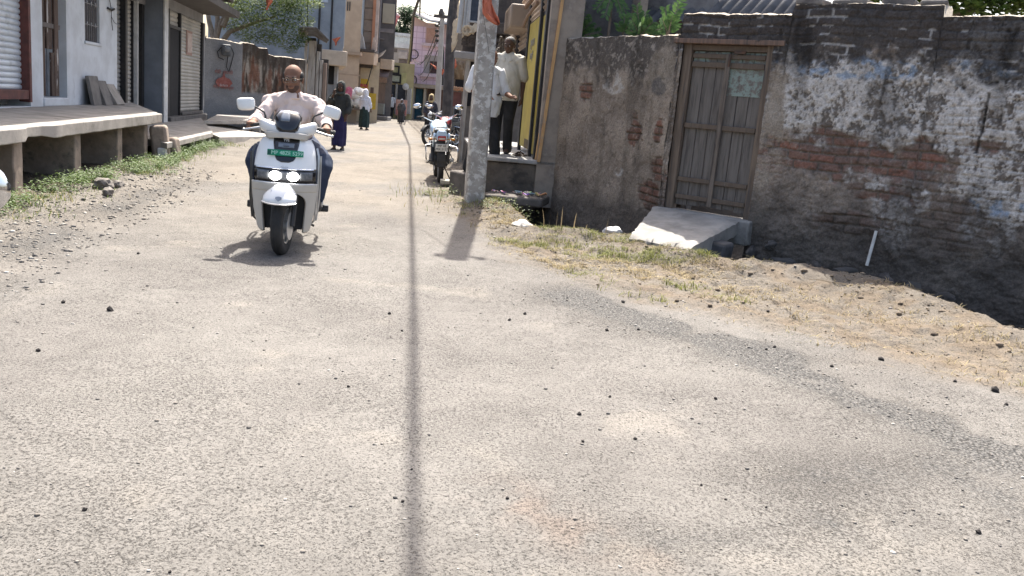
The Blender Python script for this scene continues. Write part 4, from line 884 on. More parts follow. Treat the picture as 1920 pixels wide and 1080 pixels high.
mb = MB(); rr = prect(705, 106, 716, 112, Y - 1.5); mb.add([(rr[0] - .2, Y - 1.4, rr[2] - .1), (rr[1], Y - 1.4, rr[3] + .1), (rr[1], Y - .2, rr[3] + .5), (rr[0] - .2, Y - .2, rr[2] + .3)], [(0, 1, 2, 3)]); obj('cloth_flap', mb, mat('pale_cloth', (.62, .52, .40), None, 4, .9, .1), tw, solid=.02)
mb = MB(); rr = prect(710, 145, 726, 155, Y); fbox(mb, rr, Y, .1, .12); obj('sign_board', mb, mat('faded_brown_board', (.27, .20, .165), (.2, .15, .13), 12, .9, 0), tw)
mb = MB(); rr = prect(709, 156, 722, 200, Y); fbox(mb, rr, Y, .1, .02); obj('door', mb, mat('brown_door', (.17, .135, .12), None, 4, .8, .1, stretch=(6, 6, 1)), tw)
mb = MB(); rr = prect(706, 194, 722, 214, Y); fbox(mb, rr, Y - .5, .4); obj('counter', mb, mat('grey_green_counter', (.21, .22, .20), None, 4, .9, .2), tw, .02)
mb = MB()
rr = prect(700, 214, 728, 219, Y - 1.2); mb.box(rr[0], rr[1], Y - 1.4, Y, 0, .22); obj('step', mb, mat('grey_step', (.2, .19, .18), None, 4, .9, .2), tw, .03)

Y = 58.0
ys_ = thing('yellow_shop', 'yellow fronted shop with black framed signs at the end of the lane', 'shop', tuple(on_y(750, 218, Y)))
xl, xr5 = on_y(724, 150, Y).x, on_y(776, 150, Y).x; zt5 = on_y(750, 118, Y).z
obj('wall', extr(xl, xr5, Y, -.1, zt5, 5), mat('faded_yellow_wall', (.50, .44, .24), (.42, .36, .2), 2, .85, .2), ys_)
def framed(r_, y, col, nm):
    mb = MB(); mb.box(r_[0], r_[1], y - .16, y - .06, r_[2], r_[3]); o_ = obj('sign_board', mb, mat(nm, col, tuple(k * .7 for k in col), 9, .7, 0), ys_)
    f_ = MB(); w_ = .10
    f_.box(r_[0] - w_, r_[1] + w_, y - .2, y - .08, r_[3], r_[3] + w_); f_.box(r_[0] - w_, r_[1] + w_, y - .2, y - .08, r_[2] - w_, r_[2]); f_.box(r_[0] - w_, r_[0], y - .2, y - .08, r_[2], r_[3]); f_.box(r_[1], r_[1] + w_, y - .2, y - .08, r_[2], r_[3]); obj('sign_frame', f_, black_m, o_)
framed(prect(735, 126, 747, 136, Y), Y, (.42, .40, .22), 'olive_board'); framed(prect(734, 142, 750, 153, Y), Y, (.48, .50, .38), 'pale_green_board')
mb = MB(); rr = prect(752, 137, 762, 157, Y); fbox(mb, rr, Y, .1, .06); obj('yellow_board', mb, mat('lemon_board', (.58, .54, .26), None, 4, .8, .1), ys_)
rr = prect(724, 158, 740, 205, Y); mb = MB(); fbox(mb, rr, Y, .1, .02); rr = prect(745.5, 159, 760, 190, Y); fbox(mb, rr, Y, .1, .02); obj('dark_doorway', mb, mat('blue_black_dark', (.035, .04, .05), (.06, .065, .075), 4, .5, 0), ys_)
mb = MB(); rr = prect(741, 157, 744.5, 214, Y); fbox(mb, rr, Y, .1, .1); rr = prect(760, 160, 762, 200, Y); fbox(mb, rr, Y, .1, .1); rr = prect(763, 166, 771, 214, Y); fbox(mb, rr, Y, .1, .3); obj('pillar', mb, mat('grey_pillar', (.42, .41, .38), (.32, .31, .29), 4, .9, .1), ys_)
mb = MB(); rr = prect(759, 158, 767, 168, Y); q = Vector(((rr[0] + rr[1]) / 2, Y - .5, (rr[2] + rr[3]) / 2)); mb.lathe([(.001, 0), (.2, 0), (.22, .06), (.16, .10), (.001, .12)], 14, Matrix.Translation(q) @ Matrix.Rotation(R(90), 4, 'X')); obj('round_lamp', mb, palew, ys_)
b4 = thing('rear_house', 'grey house with a pale balustrade rising behind the yellow shop', 'house', tuple(on_y(752, 200, 66)))
Y = 66.0; mb = MB(); xl, xr6 = on_y(730, 100, Y).x, on_y(778, 100, Y).x; mb.box(xl, xr6, Y, Y + 5, -.1, on_y(750, 90, Y).z); obj('wall', mb, mat('grey_rear_wall', (.36, .345, .32), (.29, .28, .26), 2, .9, .2), b4)
mb = MB(); rr = prect(735, 62, 770, 90, Y)
mb.box(xl, xr6, Y - .1, Y + .1, rr[2], rr[2] + .35); mb.box(xl, xr6, Y - .1, Y + .1, rr[3] - .2, rr[3])
nb = 13
for i in range(nb): x = xl + (xr6 - xl) * (i + .5) / nb; mb.box(x - .055, x + .055, Y - .05, Y + .05, rr[2] + .35, rr[3] - .2)
obj('balustrade', mb, mat('pale_aqua_paint', (.60, .66, .66), None, 3, .8, .1), b4)
mb = MB(); mb.box(xl, xr6, Y + .3, Y + .4, rr[2], rr[3] - .3); obj('terrace_wall', mb, mat('pale_aqua_shade', (.5, .56, .57), None, 3, .8, .1), b4)
mb = MB(); rr = prect(747, 97, 764, 110, Y); n_ = 8; mb.prism([(rr[0], rr[2]), (rr[1], rr[2]), (rr[1], rr[3] - .3), ((rr[0] + rr[1]) / 2 + .3, rr[3]), ((rr[0] + rr[1]) / 2 - .3, rr[3]), (rr[0], rr[3] - .3)], Y - .12, Y - .002); obj('arch_panel', mb, mat('pale_grey_arch', (.43, .415, .39), None, 3, .9, .1), b4)
mb = MB(); rr = prect(748, 111, 763, 126, Y); fbox(mb, rr, Y, .1, .02); rr = prect(738, 91, 745, 98, Y); fbox(mb, rr, Y, .1, .03); obj('window', mb, mat('dim_window', (.14, .125, .115), None, 4, .5, 0), b4)

# ---- pink tiled house closing the lane
Y = 62.0
pk = thing('pink_house', 'pink house with a small tile grid front closing off the lane', 'house', tuple(on_y(800, 222, Y)))
PM = Matrix.Translation((on_y(768, 160, Y).x, Y, 0)) @ Matrix.Rotation(R(-6), 4, 'Z')     # local x along its front
kx_ = Y / F_PX
def lp(px, py): q = PM.inverted() @ on_plane(px, py, PM.translation, (PM.to_3x3() @ Vector((0, 1, 0)))); return q.x, q.z
def lrect(a_, b_, c_, d_): x0, _ = lp(a_, (b_ + d_) / 2); x1, _ = lp(c_, (b_ + d_) / 2); _, z1 = lp((a_ + c_) / 2, b_); _, z0 = lp((a_ + c_) / 2, d_); return x0, x1, z0, z1
t = NT('pink_tile'); co = t.coord(); br = t.n('ShaderNodeTexBrick', offset=0.0); mp = t.n('ShaderNodeMapping'); t.l(co, mp.inputs[0]); mp.inputs['Rotation'].default_value = (R(90), 0, 0); t.l(mp.outputs[0], br.inputs['Vector'])
br.inputs['Color1'].default_value = (.68, .53, .64, 1); br.inputs['Color2'].default_value = (.64, .50, .61, 1); br.inputs['Mortar'].default_value = (.48, .34, .44, 1); br.inputs['Scale'].default_value = 1.0; br.inputs['Brick Width'].default_value = .46; br.inputs['Row Height'].default_value = .40; br.inputs['Mortar Size'].default_value = .025
t.base(br.outputs[0]); pinkm = t.done(.5)
zlo = lp(800, 158)[1]; xR = lp(868, 120)[0]; xL = lp(766, 160)[0]
zroof = lp(785, 32)[1]
mb = MB(PM); mb.box(xL, xR, 0, 8, zlo, zroof - .6)
obj('wall', mb, pinkm, pk)
mb = MB(PM); a_ = lp(778, 30)[0]; mb.prism([(xL, zroof - .6), (xR, zroof - .6), (xR, lp(860, 54)[1]), (a_ + 1.2, zroof - .5), (a_, zroof), (xL, zroof - .15)], .01, 8); obj('gable', mb, mat('peach_paint', (.60, .42, .38), (.52, .38, .36), 3, .85, .1), pk)
mb = MB(PM); q0, q1 = lp(776, 28), lp(866, 52); mb.add([(q0[0], -.6, q0[1] + .1), ((q0[0] * 2 + q1[0]) / 3, -.6, q1[1] + .25), (q1[0], -.6, q1[1]), (q1[0], 4, q1[1] + .9), ((q0[0] * 2 + q1[0]) / 3, 4, q1[1] + 1.1), (q0[0], 4, q0[1] + .5)], [(0, 1, 4, 5), (1, 2, 3, 4)]); obj('tin_roof', mb, tin, pk, solid=.05)
mb = MB(PM); r_ = lrect(798, 50, 840, 82); mb.box(r_[0], xR, -.03, -.002, r_[2], r_[3] + .2); obj('peach_wall', mb, mat('peach_paint', (.60, .42, .38)), pk)
mb = MB(PM); r_ = lrect(800, 53, 817, 81); mb.box(r_[0], r_[1], -.08, -.034, r_[2], r_[3]); w_ = obj('window', mb, mat('terracotta_shutter', (.42, .24, .18), (.5, .3, .23), 6, .7, .1), pk)
mb = MB(PM); mb.box(r_[0] - .25, xR, -.35, -.04, r_[2] - .22, r_[2] - .02); obj('sill', mb, mat('pale_pink_ledge', (.66, .52, .56)), w_)
mb = MB(PM); r_ = lrect(795, 104, 821, 138); mb.box(r_[0], r_[1], -.03, -.002, r_[2], r_[3]); w_ = obj('window', mb, mat('grey_niche', (.36, .32, .31), (.30, .27, .26), 4, .8, .1), pk)
mb = MB(PM); r2 = lrect(806, 115, 820, 137); mb.box(r2[0], r2[1], -.06, -.032, r2[2], r2[3]); obj('pane', mb, mat('dark_pane', (.04, .03, .035), (.09, .05, .05), 6, .3, 0), w_)
mb = MB(PM); mb.box(r_[0] - .12, r_[1] + .1, -.3, -.002, r_[2] - .25, r_[2] - .02); obj('sill', mb, mat('pale_pink_ledge', (.66, .52, .56)), w_)
mb = MB(PM); mb.box(xL, xR, .5, 8, -.1, zlo - .005); obj('ground_storey', mb, crm, pk)
mb = MB(PM); mb.box(xL - .1, xR, -.1, .6, zlo - .28, zlo - .006); obj('beam', mb, mat('beam_cream', (.46, .38, .30), None, 3, .9, .1), pk)
for a_, b_, nm, cc in ((776, 790, 'blue_shutter', (.055, .14, .20)), (798, 812, 'brown_shutter', (.19, .12, .10)), (816, 832, 'brown_shutter', (.19, .12, .10))):
    r_ = lrect(a_, 166, b_, 218); mb = MB(PM); P = []
    for i in range(61): z = -.05 + (r_[3] + .05) * i / 60; P.append([Vector((r_[0], .42 - .03 * (i % 2), z)), Vector((r_[1], .42 - .03 * (i % 2), z))])
    mb.grid(P); obj('rolling_shutter', mb, mat(nm, cc, tuple(k * .75 for k in cc), 3, .6, .1), pk)
for a_ in (771, 793, 814):
    r_ = lrect(a_, 160, a_ + 4, 218); mb = MB(PM); mb.box(r_[0], r_[1], .0, .5, -.1, zlo - .29); obj('pillar', mb, crm, pk, .02)
# ------------------------------------------------------------------ shops on the other side of the lane
SP = Vector((.20, 11.8, 0)); SF = Matrix.Translation(SP) @ Matrix.Rotation(R(5.8), 4, 'Z')     # local y along the shop fronts, -x to the lane
SNn = SF.to_3x3() @ Vector((1, 0, 0))
def sl_(px, py): q = SF.inverted() @ on_plane(px, py, SP, SNn); return q.y, q.z
ns = thing('corner_shop', 'small shop with yellow folding doors and corrugated shutters above a rough plinth', 'shop', tuple(SP), R(5.8))
plin = mat('rough_plinth', (.15, .125, .10), (.085, .072, .06), 4, .95, .9, 11, dirt=(.05, .045, .04), dscale=3, bdist=.03)
ptop = mat('worn_stone_floor', (.36, .35, .33), (.26, .25, .235), 3, .85, .3, 30, dirt=(.17, .155, .14), dscale=3)
pfx = -.80
mb = MB(SF); mb.box(pfx, .02, .05, 6.2, -.1, .575); obj('plinth', mb, plin, ns, .03)
mb = MB(SF); mb.box(pfx - .04, 1.6, .0, 6.2, .577, .635); obj('floor_slab', mb, ptop, ns, .012)
org2 = mat('orange_door_frame', (.50, .30, .13), (.42, .24, .11), 4, .7, .2, 40, dirt=(.33, .27, .2), dscale=4); yel2 = mat('mustard_door_paint', (.40, .31, .055), (.33, .25, .05), 3, .65, .2, 30, dirt=(.14, .10, .06), dscale=2.2, dirt_at=(.60, .72))
mb = MB(SF @ Matrix.Translation((0, .05, .62)) @ Matrix.Rotation(R(3.0), 4, 'Y')); mb.box(-.04, .03, 0, .09, 0, 3.0); mb.box(-.02, .02, -.09, -.005, 0, 3.0); obj('orange_frame', mb, org2, ns, .004)
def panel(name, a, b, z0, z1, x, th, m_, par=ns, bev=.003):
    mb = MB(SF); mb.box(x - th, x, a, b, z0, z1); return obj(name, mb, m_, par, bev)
t1, t2, t3, t4 = .42, .62, 1.25, 3.1
panel('door_post', .20, .34, .636, 3.1, .0, .05, black_m); panel('yellow_door', .35, .86, .68, 2.62, .02, .04, yel2)
panel('door_post', .88, 1.02, .636, 3.1, -.01, .05, black_m); yd = panel('yellow_door', 1.04, 2.66, .72, 2.66, .01, .04, yel2); panel('door_post', 2.68, 2.84, .636, 3.0, .0, .05, black_m)
panel('door_stain', 1.06, 1.9, .725, .86, -.0325, .003, mat('dirt_stain', (.06, .045, .035), (.15, .11, .05), 9, .9, .1), yd, 0)
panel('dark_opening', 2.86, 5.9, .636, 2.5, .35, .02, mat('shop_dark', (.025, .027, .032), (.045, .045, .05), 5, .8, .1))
mb = MB(SF); lz = 2.42
M_ = SF @ Matrix.Translation((-.038, 1.95, 2.32)) @ Matrix.Rotation(R(-90), 4, 'Z') @ Matrix.Rotation(R(90), 4, 'X')
lettering('door_notice', 'शुभ लाभ', M_, .17, mat('notice_grey', (.30, .28, .24), None, 9, .8, 0), yd, .003); lettering('door_notice', 'जय श्री', SF @ Matrix.Translation((-.038, 1.95, 2.12)) @ Matrix.Rotation(R(-90), 4, 'Z') @ Matrix.Rotation(R(90), 4, 'X'), .14, mat('notice_grey', (.30, .28, .24)), yd, .003)
corr = mat('faded_orange_shutter', (.31, .23, .165), (.25, .19, .14), 2, .6, .2, 30, dirt=(.17, .12, .08), dscale=3, dirt_at=(.55, .7))
def corr_sheet(name, a, b, z0, z1, x, lean=0.0, pitch=.075):
    mb = MB(SF); P = []; n = int((z1 - z0) / pitch) * 6
    for i in range(n + 1):
        z = z0 + (z1 - z0) * i / n; dx = .014 * math.sin(i / 6 * 2 * math.pi) - lean * (z - z0); P.append([Vector((x + dx, a, z)), Vector((x + dx, b, z))])
    mb.grid(P); return obj(name, mb, corr, ns, solid=.006)
corr_sheet('corrugated_shutter', .35, 2.66, 2.68, 3.3, -.03); corr_sheet('corrugated_shutter', 2.86, 4.3, 2.32, 3.2, -.05); corr_sheet('corrugated_shutter', 4.5, 6.0, 1.6, 3.0, -.10)
mb = MB(SF); mb.box(-.34, -.02, 3.0, 4.4, 2.62, 3.0); obj('shutter_box', mb, corr, ns, .03)
mb = MB(SF); mb.tube([(-.12, .3, 2.98), (-.12, 2.75, 2.93)], .035, 8); mb.tube([(-.16, .5, 2.75), (-.18, 1.6, 2.68), (-.14, 2.7, 2.62)], .025, 6); obj('shutter_bar', mb, mat('rusty_bar', (.20, .12, .075), None, 9, .7, .2), ns)
mb = MB(SF); P = []
for i in range(13):
    a = i / 12; P.append([Vector((-.5 - .25 * math.sin(a * 3), 3.6 + .8 * j / 6, 3.3 - 1.05 * a + .06 * math.sin(j * 1.7 + a * 5))) for j in range(7)])
mb.grid(P); obj('hanging_sack', mb, mat('grey_brown_sack', (.24, .195, .165), (.17, .14, .12), 5, .9, .4), ns, solid=.02)
mb = MB(SF)
for i in range(26): y = 4.6 + RS.uniform(-.28, .28); x = -.34 + RS.uniform(-.1, .1); z0 = 2.5 + RS.uniform(-.15, .1); mb.tube([(x, y, z0), (x + RS.uniform(-.06, .06), y + RS.uniform(-.08, .08), z0 - RS.uniform(.15, .5))], .018, 5)
obj('hanging_goods', mb, mat('mixed_goods', (.07, .065, .06), (.28, .25, .22), 30, .8, .1), ns)
mb = MB(SF); mb.box(-.02, .42, -.0, .16, 0, 3.8); mb.box(1.2, 1.3, .17, 6, .63, 3.8); mb.box(0, 1.3, .0, 6, 3.8, 3.95); obj('shop_wall', mb, mat('grey_brown_wall', (.30, .25, .20), (.20, .165, .135), 4, .95, .7, 18, dirt=(.30, .26, .22), dscale=4), ns)
# odds and ends on and under the plinth
sand = MB(SF); M2 = Matrix.Identity(4)
for dx in (0, .16):
    sand.blob((-.22 + dx * .3, .62 + dx, .652), (.12, .045, .014), (0, 0, .4)); sand.tube([(-.28 + dx * .3, .62 + dx, .66), (-.23 + dx * .3, .60 + dx, .70), (-.18 + dx * .3, .64 + dx, .665)], .012, 6)
tag(obj('pair_of_sandals', sand, mat('brown_leather', (.06, .04, .03), None, 9, .7, .1)), 'pair of dark sandals left on the worn shop floor slab', 'sandals')
st_ = MB(); q = on_z(965, 376, .1); st_.cbox((q.x, q.y, .12), (.85, .5, .12), (.03, -.03, -.25)); tag(obj('fallen_slab', st_, mat('damp_slab', (.15, .13, .115), (.09, .08, .07), 4, .9, .5), None, .03), 'dark stone slab lying at the foot of the shop plinth', 'slab')
lit = MB(); 
for i in range(14): lit.cbox((q.x + .18 + RS.uniform(-.16, .2), q.y + RS.uniform(-.15, .1), .20 + RS.uniform(0, .03)), (RS.uniform(.03, .09), RS.uniform(.03, .07), .012), (RS.uniform(-.5, .5), RS.uniform(-.5, .5), RS.uniform(0, 3)))
for i in range(10): lit.cbox((q.x - .15 + RS.uniform(-.16, .2), q.y + RS.uniform(-.12, .1), .195 + RS.uniform(0, .02)), (RS.uniform(.02, .06), RS.uniform(.02, .05), .008), (RS.uniform(-.3, .3), RS.uniform(-.3, .3), RS.uniform(0, 3)))
tt = NT('coloured_litter'); cc = tt.coord(); vr = tt.voro(cc, 13, 'F1', 'Color'); tt.base(tt.mix(.45, tt.mix(.65, (.5, .47, .42), vr), (.30, .13, .07))); tag(obj('litter', lit, tt.done(.7)), kind='stuff')
q = on_z(848, 352, .0); bd = MB(); bd.cbox((q.x, q.y + .05, .085), (.40, .32, .05), (0, 0, .1)); bd.cbox((q.x - .05, q.y + .1, .03), (.16, .16, .07)); tag(obj('stone_board', bd, mat('cream_board', (.45, .42, .34), (.35, .32, .26), 5, .9, .2), None, .006), 'pale flat board lying on the ground beside the concrete pole', 'board')

# ---- further shops behind the pole
Ymid = 20.0
b5 = thing('old_timber_shop', 'dark old timber fronted shop with a slim wooden post and stone balcony', 'shop', tuple(on_y(885, 240, Ymid)), R(10))
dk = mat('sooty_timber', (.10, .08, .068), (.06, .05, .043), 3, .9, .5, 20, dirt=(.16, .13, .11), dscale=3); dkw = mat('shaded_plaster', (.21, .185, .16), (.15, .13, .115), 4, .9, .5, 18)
x0 = on_y(866, 150, Ymid).x; x1 = on_y(935, 150, Ymid).x
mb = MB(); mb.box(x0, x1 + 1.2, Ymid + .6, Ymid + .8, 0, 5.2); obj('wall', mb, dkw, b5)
mb = MB(); rr = prect(878, 108, 905, 200, Ymid + .5); fbox(mb, rr, Ymid + .55, .06); rr = prect(880, 92, 930, 105, Ymid); fbox(mb, rr, Ymid + .5, .1); obj('dark_doorway', mb, mat('doorway_dark', (.02, .02, .022)), b5)
mb = MB(); rr = prect(853, 97, 884, 112, Ymid); fbox(mb, (rr[0], x1 + .8, rr[2], rr[3]), Ymid - .2, .8); obj('overhang_slab', mb, mat('stone_ledge', (.33, .30, .27), (.25, .23, .21), 4, .9, .3), b5, .03)
mb = MB(); rr = prect(868, 106, 876, 222, Ymid - .1); mb.tube([(rr[1] - .05, Ymid - .1, 0), (rr[1] - .02, Ymid - .1, rr[3])], .055, 8); obj('post', mb, mat('pale_post', (.42, .37, .31), (.33, .29, .24), 4, .9, .2), b5)
mb = MB(); rr = prect(866, 70, 925, 88, Ymid)
mb.box(rr[0], x1 + .8, Ymid - .15, Ymid - .1, rr[3] - .05, rr[3]); mb.box(rr[0], x1 + .8, Ymid - .15, Ymid - .1, rr[2], rr[2] + .05); mb.box(rr[0], x1 + .8, Ymid + .3, Ymid + .4, rr[2] - .1, rr[3] + 1.0)
k_ = rr[0]
while k_ < x1 + .7: mb.ring(.05, .018, 10, 5, Matrix.Translation((k_ + .06, Ymid - .12, (rr[2] + rr[3]) / 2)) @ Matrix.Rotation(R(90), 4, 'X')); mb.box(k_ + .12, k_ + .15, Ymid - .15, Ymid - .1, rr[2], rr[3]); k_ += .19
obj('carved_railing', mb, dk, b5)
mb = MB(); rr = prect(880, 40, 925, 62, Ymid); fbox(mb, (rr[0], x1 + .8, rr[2], rr[3]), Ymid - .1, .3); obj('beam', mb, dk, b5, .02)
mb = MB(); rr = prect(883, 0, 904, 40, Ymid - .6); mb.box(rr[0], rr[1], Ymid - .65, Ymid - .58, rr[2], rr[3] + .4); sg = obj('dark_board', mb, mat('blue_black_board', (.03, .035, .05), (.05, .06, .08), 9, .35, 0), b5)
mb = MB(); w_ = .035
mb.box(rr[0] - w_, rr[0], Ymid - .68, Ymid - .56, rr[2] - w_, rr[3] + .4); mb.box(rr[1], rr[1] + w_, Ymid - .68, Ymid - .56, rr[2] - w_, rr[3] + .4); mb.box(rr[0], rr[1], Ymid - .68, Ymid - .56, rr[2] - w_, rr[2]); obj('board_frame', mb, mat('pale_frame', (.5, .49, .47)), sg)
mb = MB()
for px, c_ in ((864, 0), (872, 1), (878, 0)): q = on_y(px, 30, Ymid - .3); q2 = on_y(px - 4, 62, Ymid - .3); mb.tube([(q.x, q.y, q.z + 1.2), tuple(q), tuple(q2)], .05 if c_ == 0 else .03, 8)
obj('white_pipe', mb, mat('white_pipe', (.48, .47, .45), (.40, .39, .38), 9, .5, 0), b5)
mb = MB(); P = []
A, B = on_y(868, 53, Ymid - .7), on_y(905, 41, Ymid - .7)
for i in range(5): P.append([A.lerp(B, j / 12) + Vector((0, -.1 * i * .4 + .02 * math.sin(j * 2), -.05 * i + .03 * math.sin(j * 1.9 + i))) for j in range(13)])
mb.grid(P); mb.ring(.09, .03, 12, 6, Matrix.Translation(on_y(876, 57, Ymid - .8)) @ Matrix.Rotation(R(80), 4, 'X')); obj('tan_awning_edge', mb, mat('tan_cloth', (.52, .40, .26), (.42, .33, .22), 6, .9, .1), b5, solid=.012)
Ymid = 27.0
b6 = thing('small_shop', 'small shop with a maroon shutter and goods on its counter past the timber shop', 'shop', tuple(on_y(855, 225, Ymid)), R(10))
x0 = on_y(846, 150, Ymid).x; x1 = on_y(900, 150, Ymid).x
mb = MB(); mb.box(x0, x1, Ymid + .5, Ymid + .7, 0, 5); obj('wall', mb, mat('brown_shade_wall', (.25, .20, .15), (.18, .145, .11), 4, .9, .5, 16), b6)
mb = MB(); rr = prect(848, 172, 863, 200, Ymid); fbox(mb, rr, Ymid + .3, .1); obj('maroon_panel', mb, mat('maroon_paint', (.17, .075, .06), (.13, .06, .05), 6, .8, .1), b6)
mb = MB(); rr = prect(848, 200, 862, 226, Ymid); fbox(mb, rr, Ymid + .3, .1); obj('grey_cabinet', mb, mat('cabinet_grey', (.25, .26, .27), (.2, .2, .21), 9, .6, 0), b6); mb = MB(); rr = prect(850, 205, 859, 224, Ymid); fbox(mb, rr, Ymid + .27, .1); obj('cabinet_opening', mb, mat('doorway_dark', (.02, .02, .022)), b6)
mb = MB(); rr = prect(851, 148, 867, 164, Ymid); fbox(mb, rr, Ymid + .45, .1); obj('dark_opening', mb, mat('doorway_dark', (.02, .02, .022)), b6)
mb = MB(); rr = prect(846, 164, 868, 170, Ymid)
for i in range(12): mb.blob((rr[0] + (rr[1] - rr[0]) * (i + .5) / 12, Ymid + .2, (rr[2] + rr[3]) / 2 + RS.uniform(-.02, .04)), (.05, .06, .05))
obj('goods', mb, mat('orange_goods', (.45, .30, .18), (.40, .16, .08), 30, .8, .1), b6)
mb = MB(); rr = prect(844, 113, 872, 148, Ymid); P = []
for i in range(9): P.append([Vector((rr[0] + (rr[1] - rr[0]) * j / 8, Ymid + .1 - .25 * math.sin(i / 8 * 2) + .05 * math.sin(j * 2.1 + i), rr[2] + (rr[3] - rr[2]) * i / 8)) for j in range(9)])
mb.grid(P); obj('brown_tarp', mb, mat('brown_tarp', (.28, .215, .15), (.17, .13, .095), 4, .9, .3), b6, solid=.02)
mb = MB(); P = []
A, B = on_y(846, 70, 24.5), on_y(864, 0, 24.5)
for i in range(10): P.append([A.lerp(B, i / 9) + Vector((.03 * j + .05 * math.sin(i * 1.4 + j), -.12 * j, -.12 * j + .06 * math.sin(i * 2.3 + j * 2))) for j in range(5)])
mb.grid(P); tag(obj('cloth_awning', mb, mat('tan_cloth', (.52, .40, .26)), None, solid=.015), 'crumpled tan cloth awning hanging high beside the dark leaning pole', 'awning')
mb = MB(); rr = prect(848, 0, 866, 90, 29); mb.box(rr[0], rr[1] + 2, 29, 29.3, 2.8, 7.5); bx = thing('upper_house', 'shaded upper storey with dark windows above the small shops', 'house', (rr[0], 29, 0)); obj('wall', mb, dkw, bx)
mb = MB(); fbox(mb, prect(856, 72, 868, 95, 28.95), 28.95, .04); fbox(mb, prect(849, 8, 853, 24, 28.95), 28.95, .04); obj('window', mb, mat('maroon_window', (.10, .05, .05), None, 6, .6, 0), bx)

# ---- poles and the overhead cable
pole_m = mat('pole_concrete', (.38, .345, .30), (.27, .245, .215), 6, .9, .6, 30, dirt=(.54, .51, .46), dscale=11, dirt_at=(.50, .56))
pole = thing('utility_pole', 'thick square concrete utility pole with peeling paint and an orange flag', 'pole', (-.61, 11.3, 0))
mb = MB(Matrix.Translation((-.61, 11.3, 0)) @ Matrix.Rotation(R(-.35), 4, 'Y') @ Matrix.Rotation(R(12), 4, 'Z')); P = []
for z in np.linspace(-.2, 6.4, 40):
    w = .125 - .035 * z / 8.2; c_ = .025; j = .004 * mnoise(Vector((0, 0, z * 3)))
    P.append([Vector((a + j, b, z)) for a, b in ((w, w - c_), (w - c_, w), (-w + c_, w), (-w, w - c_), (-w, -w + c_), (-w + c_, -w), (w - c_, -w), (w, -w + c_))])
mb.loft(P); obj('shaft', mb, pole_m, pole)
mb = MB(Matrix.Translation((-.61, 11.3, 0))); mb.box(-.22, .22, -.15, -.11, 5.97, 6.01); obj('cross_arm', mb, mat('galvanised', (.4, .4, .41), None, 9, .5, .1, metal=.6), pole)
for x in (-.18, .18): mb = MB(Matrix.Translation((-.61 + x, 11.17, 6.01))); mb.lathe([(.001, 0), (.04, 0), (.05, .05), (.03, .07), (.045, .10), (.02, .14), (.001, .15)], 12); obj('insulator', mb, mat('white_ceramic', (.7, .7, .68), None, 9, .25, 0), pole)
mb = MB(); rr_ = [(898, 100), (893, 50), (902, 20)]; pts = [on_y(*p, 11.08) for p in ((917, 100), (913, 70), (909, 45), (905, 20))]; mb.tube(pts, .0028, 5); obj('loose_wire', mb, black_m, pole)
def cloth(name, px, y, label, m_, thick=.006):       # small flag: rows of photo positions, left and right edge
    mb = MB(); P = []
    for i, (a, b) in enumerate(px):
        A, B = on_y(*a, y), on_y(*b, y); P.append([A.lerp(B, j / 6) + Vector((0, .05 * math.sin(j * 1.3 + i * .8), 0)) for j in range(7)])
    mb.grid(P); return tag(obj(name, mb, m_, None, solid=thick), label, 'flag')
orange = mat('orange_cloth', (.52, .155, .085), (.45, .13, .075), 5, .8, .1, 30)
cloth('flag', [((905, -14), (921, -14)), ((904, 5), (922, 5)), ((905, 24), (928, 22)), ((914, 36), (934, 33)), ((927, 45), (937, 40)), ((934, 48), (938, 44))], 11.0, 'large faded orange flag draped on the thick concrete pole', orange)
cloth('flag', [((498, -6), (511, -6)), ((499, 5), (510, 4)), ((499, 16), (503, 14)), ((499, 19), (501, 18))], 24.0, 'small orange flag hanging in front of the leafy tree', orange)
cloth('flag', [((622, 73), (638, 69)), ((625, 76), (638, 71)), ((628, 81), (632, 79)), ((629, 86), (631, 84))], 31.8, 'thin orange pennant on the front of the blue grey house', orange)
cloth('flag', [((824, 128), (838, 131)), ((825, 135), (834, 134)), ((824, 146), (829, 141)), ((824, 149), (826, 147))], 38.0, 'crumpled orange flag beside the slim pole near the pink house', orange)
cloth('flag', [((806, 119), (811, 121)), ((811, 123), (818, 125)), ((815, 128), (819, 131))], 50.0, 'small orange pennant in front of the pink house window', orange)
cloth('flag', [((851, 113), (854, 110)), ((850, 121), (857, 123)), ((850, 128), (854, 128))], 26.5, 'small orange flag hanging by the maroon shuttered shop', orange)
cloth('flag', [((743, 24), (745, 24)), ((741, 30), (750, 30)), ((740, 42), (745, 40)), ((741, 50), (743, 48))], 66, 'red and white flag on the roof near the far tree', mat('red_white_cloth', (.5, .08, .07), (.75, .72, .7), 1.2, .8, 0))
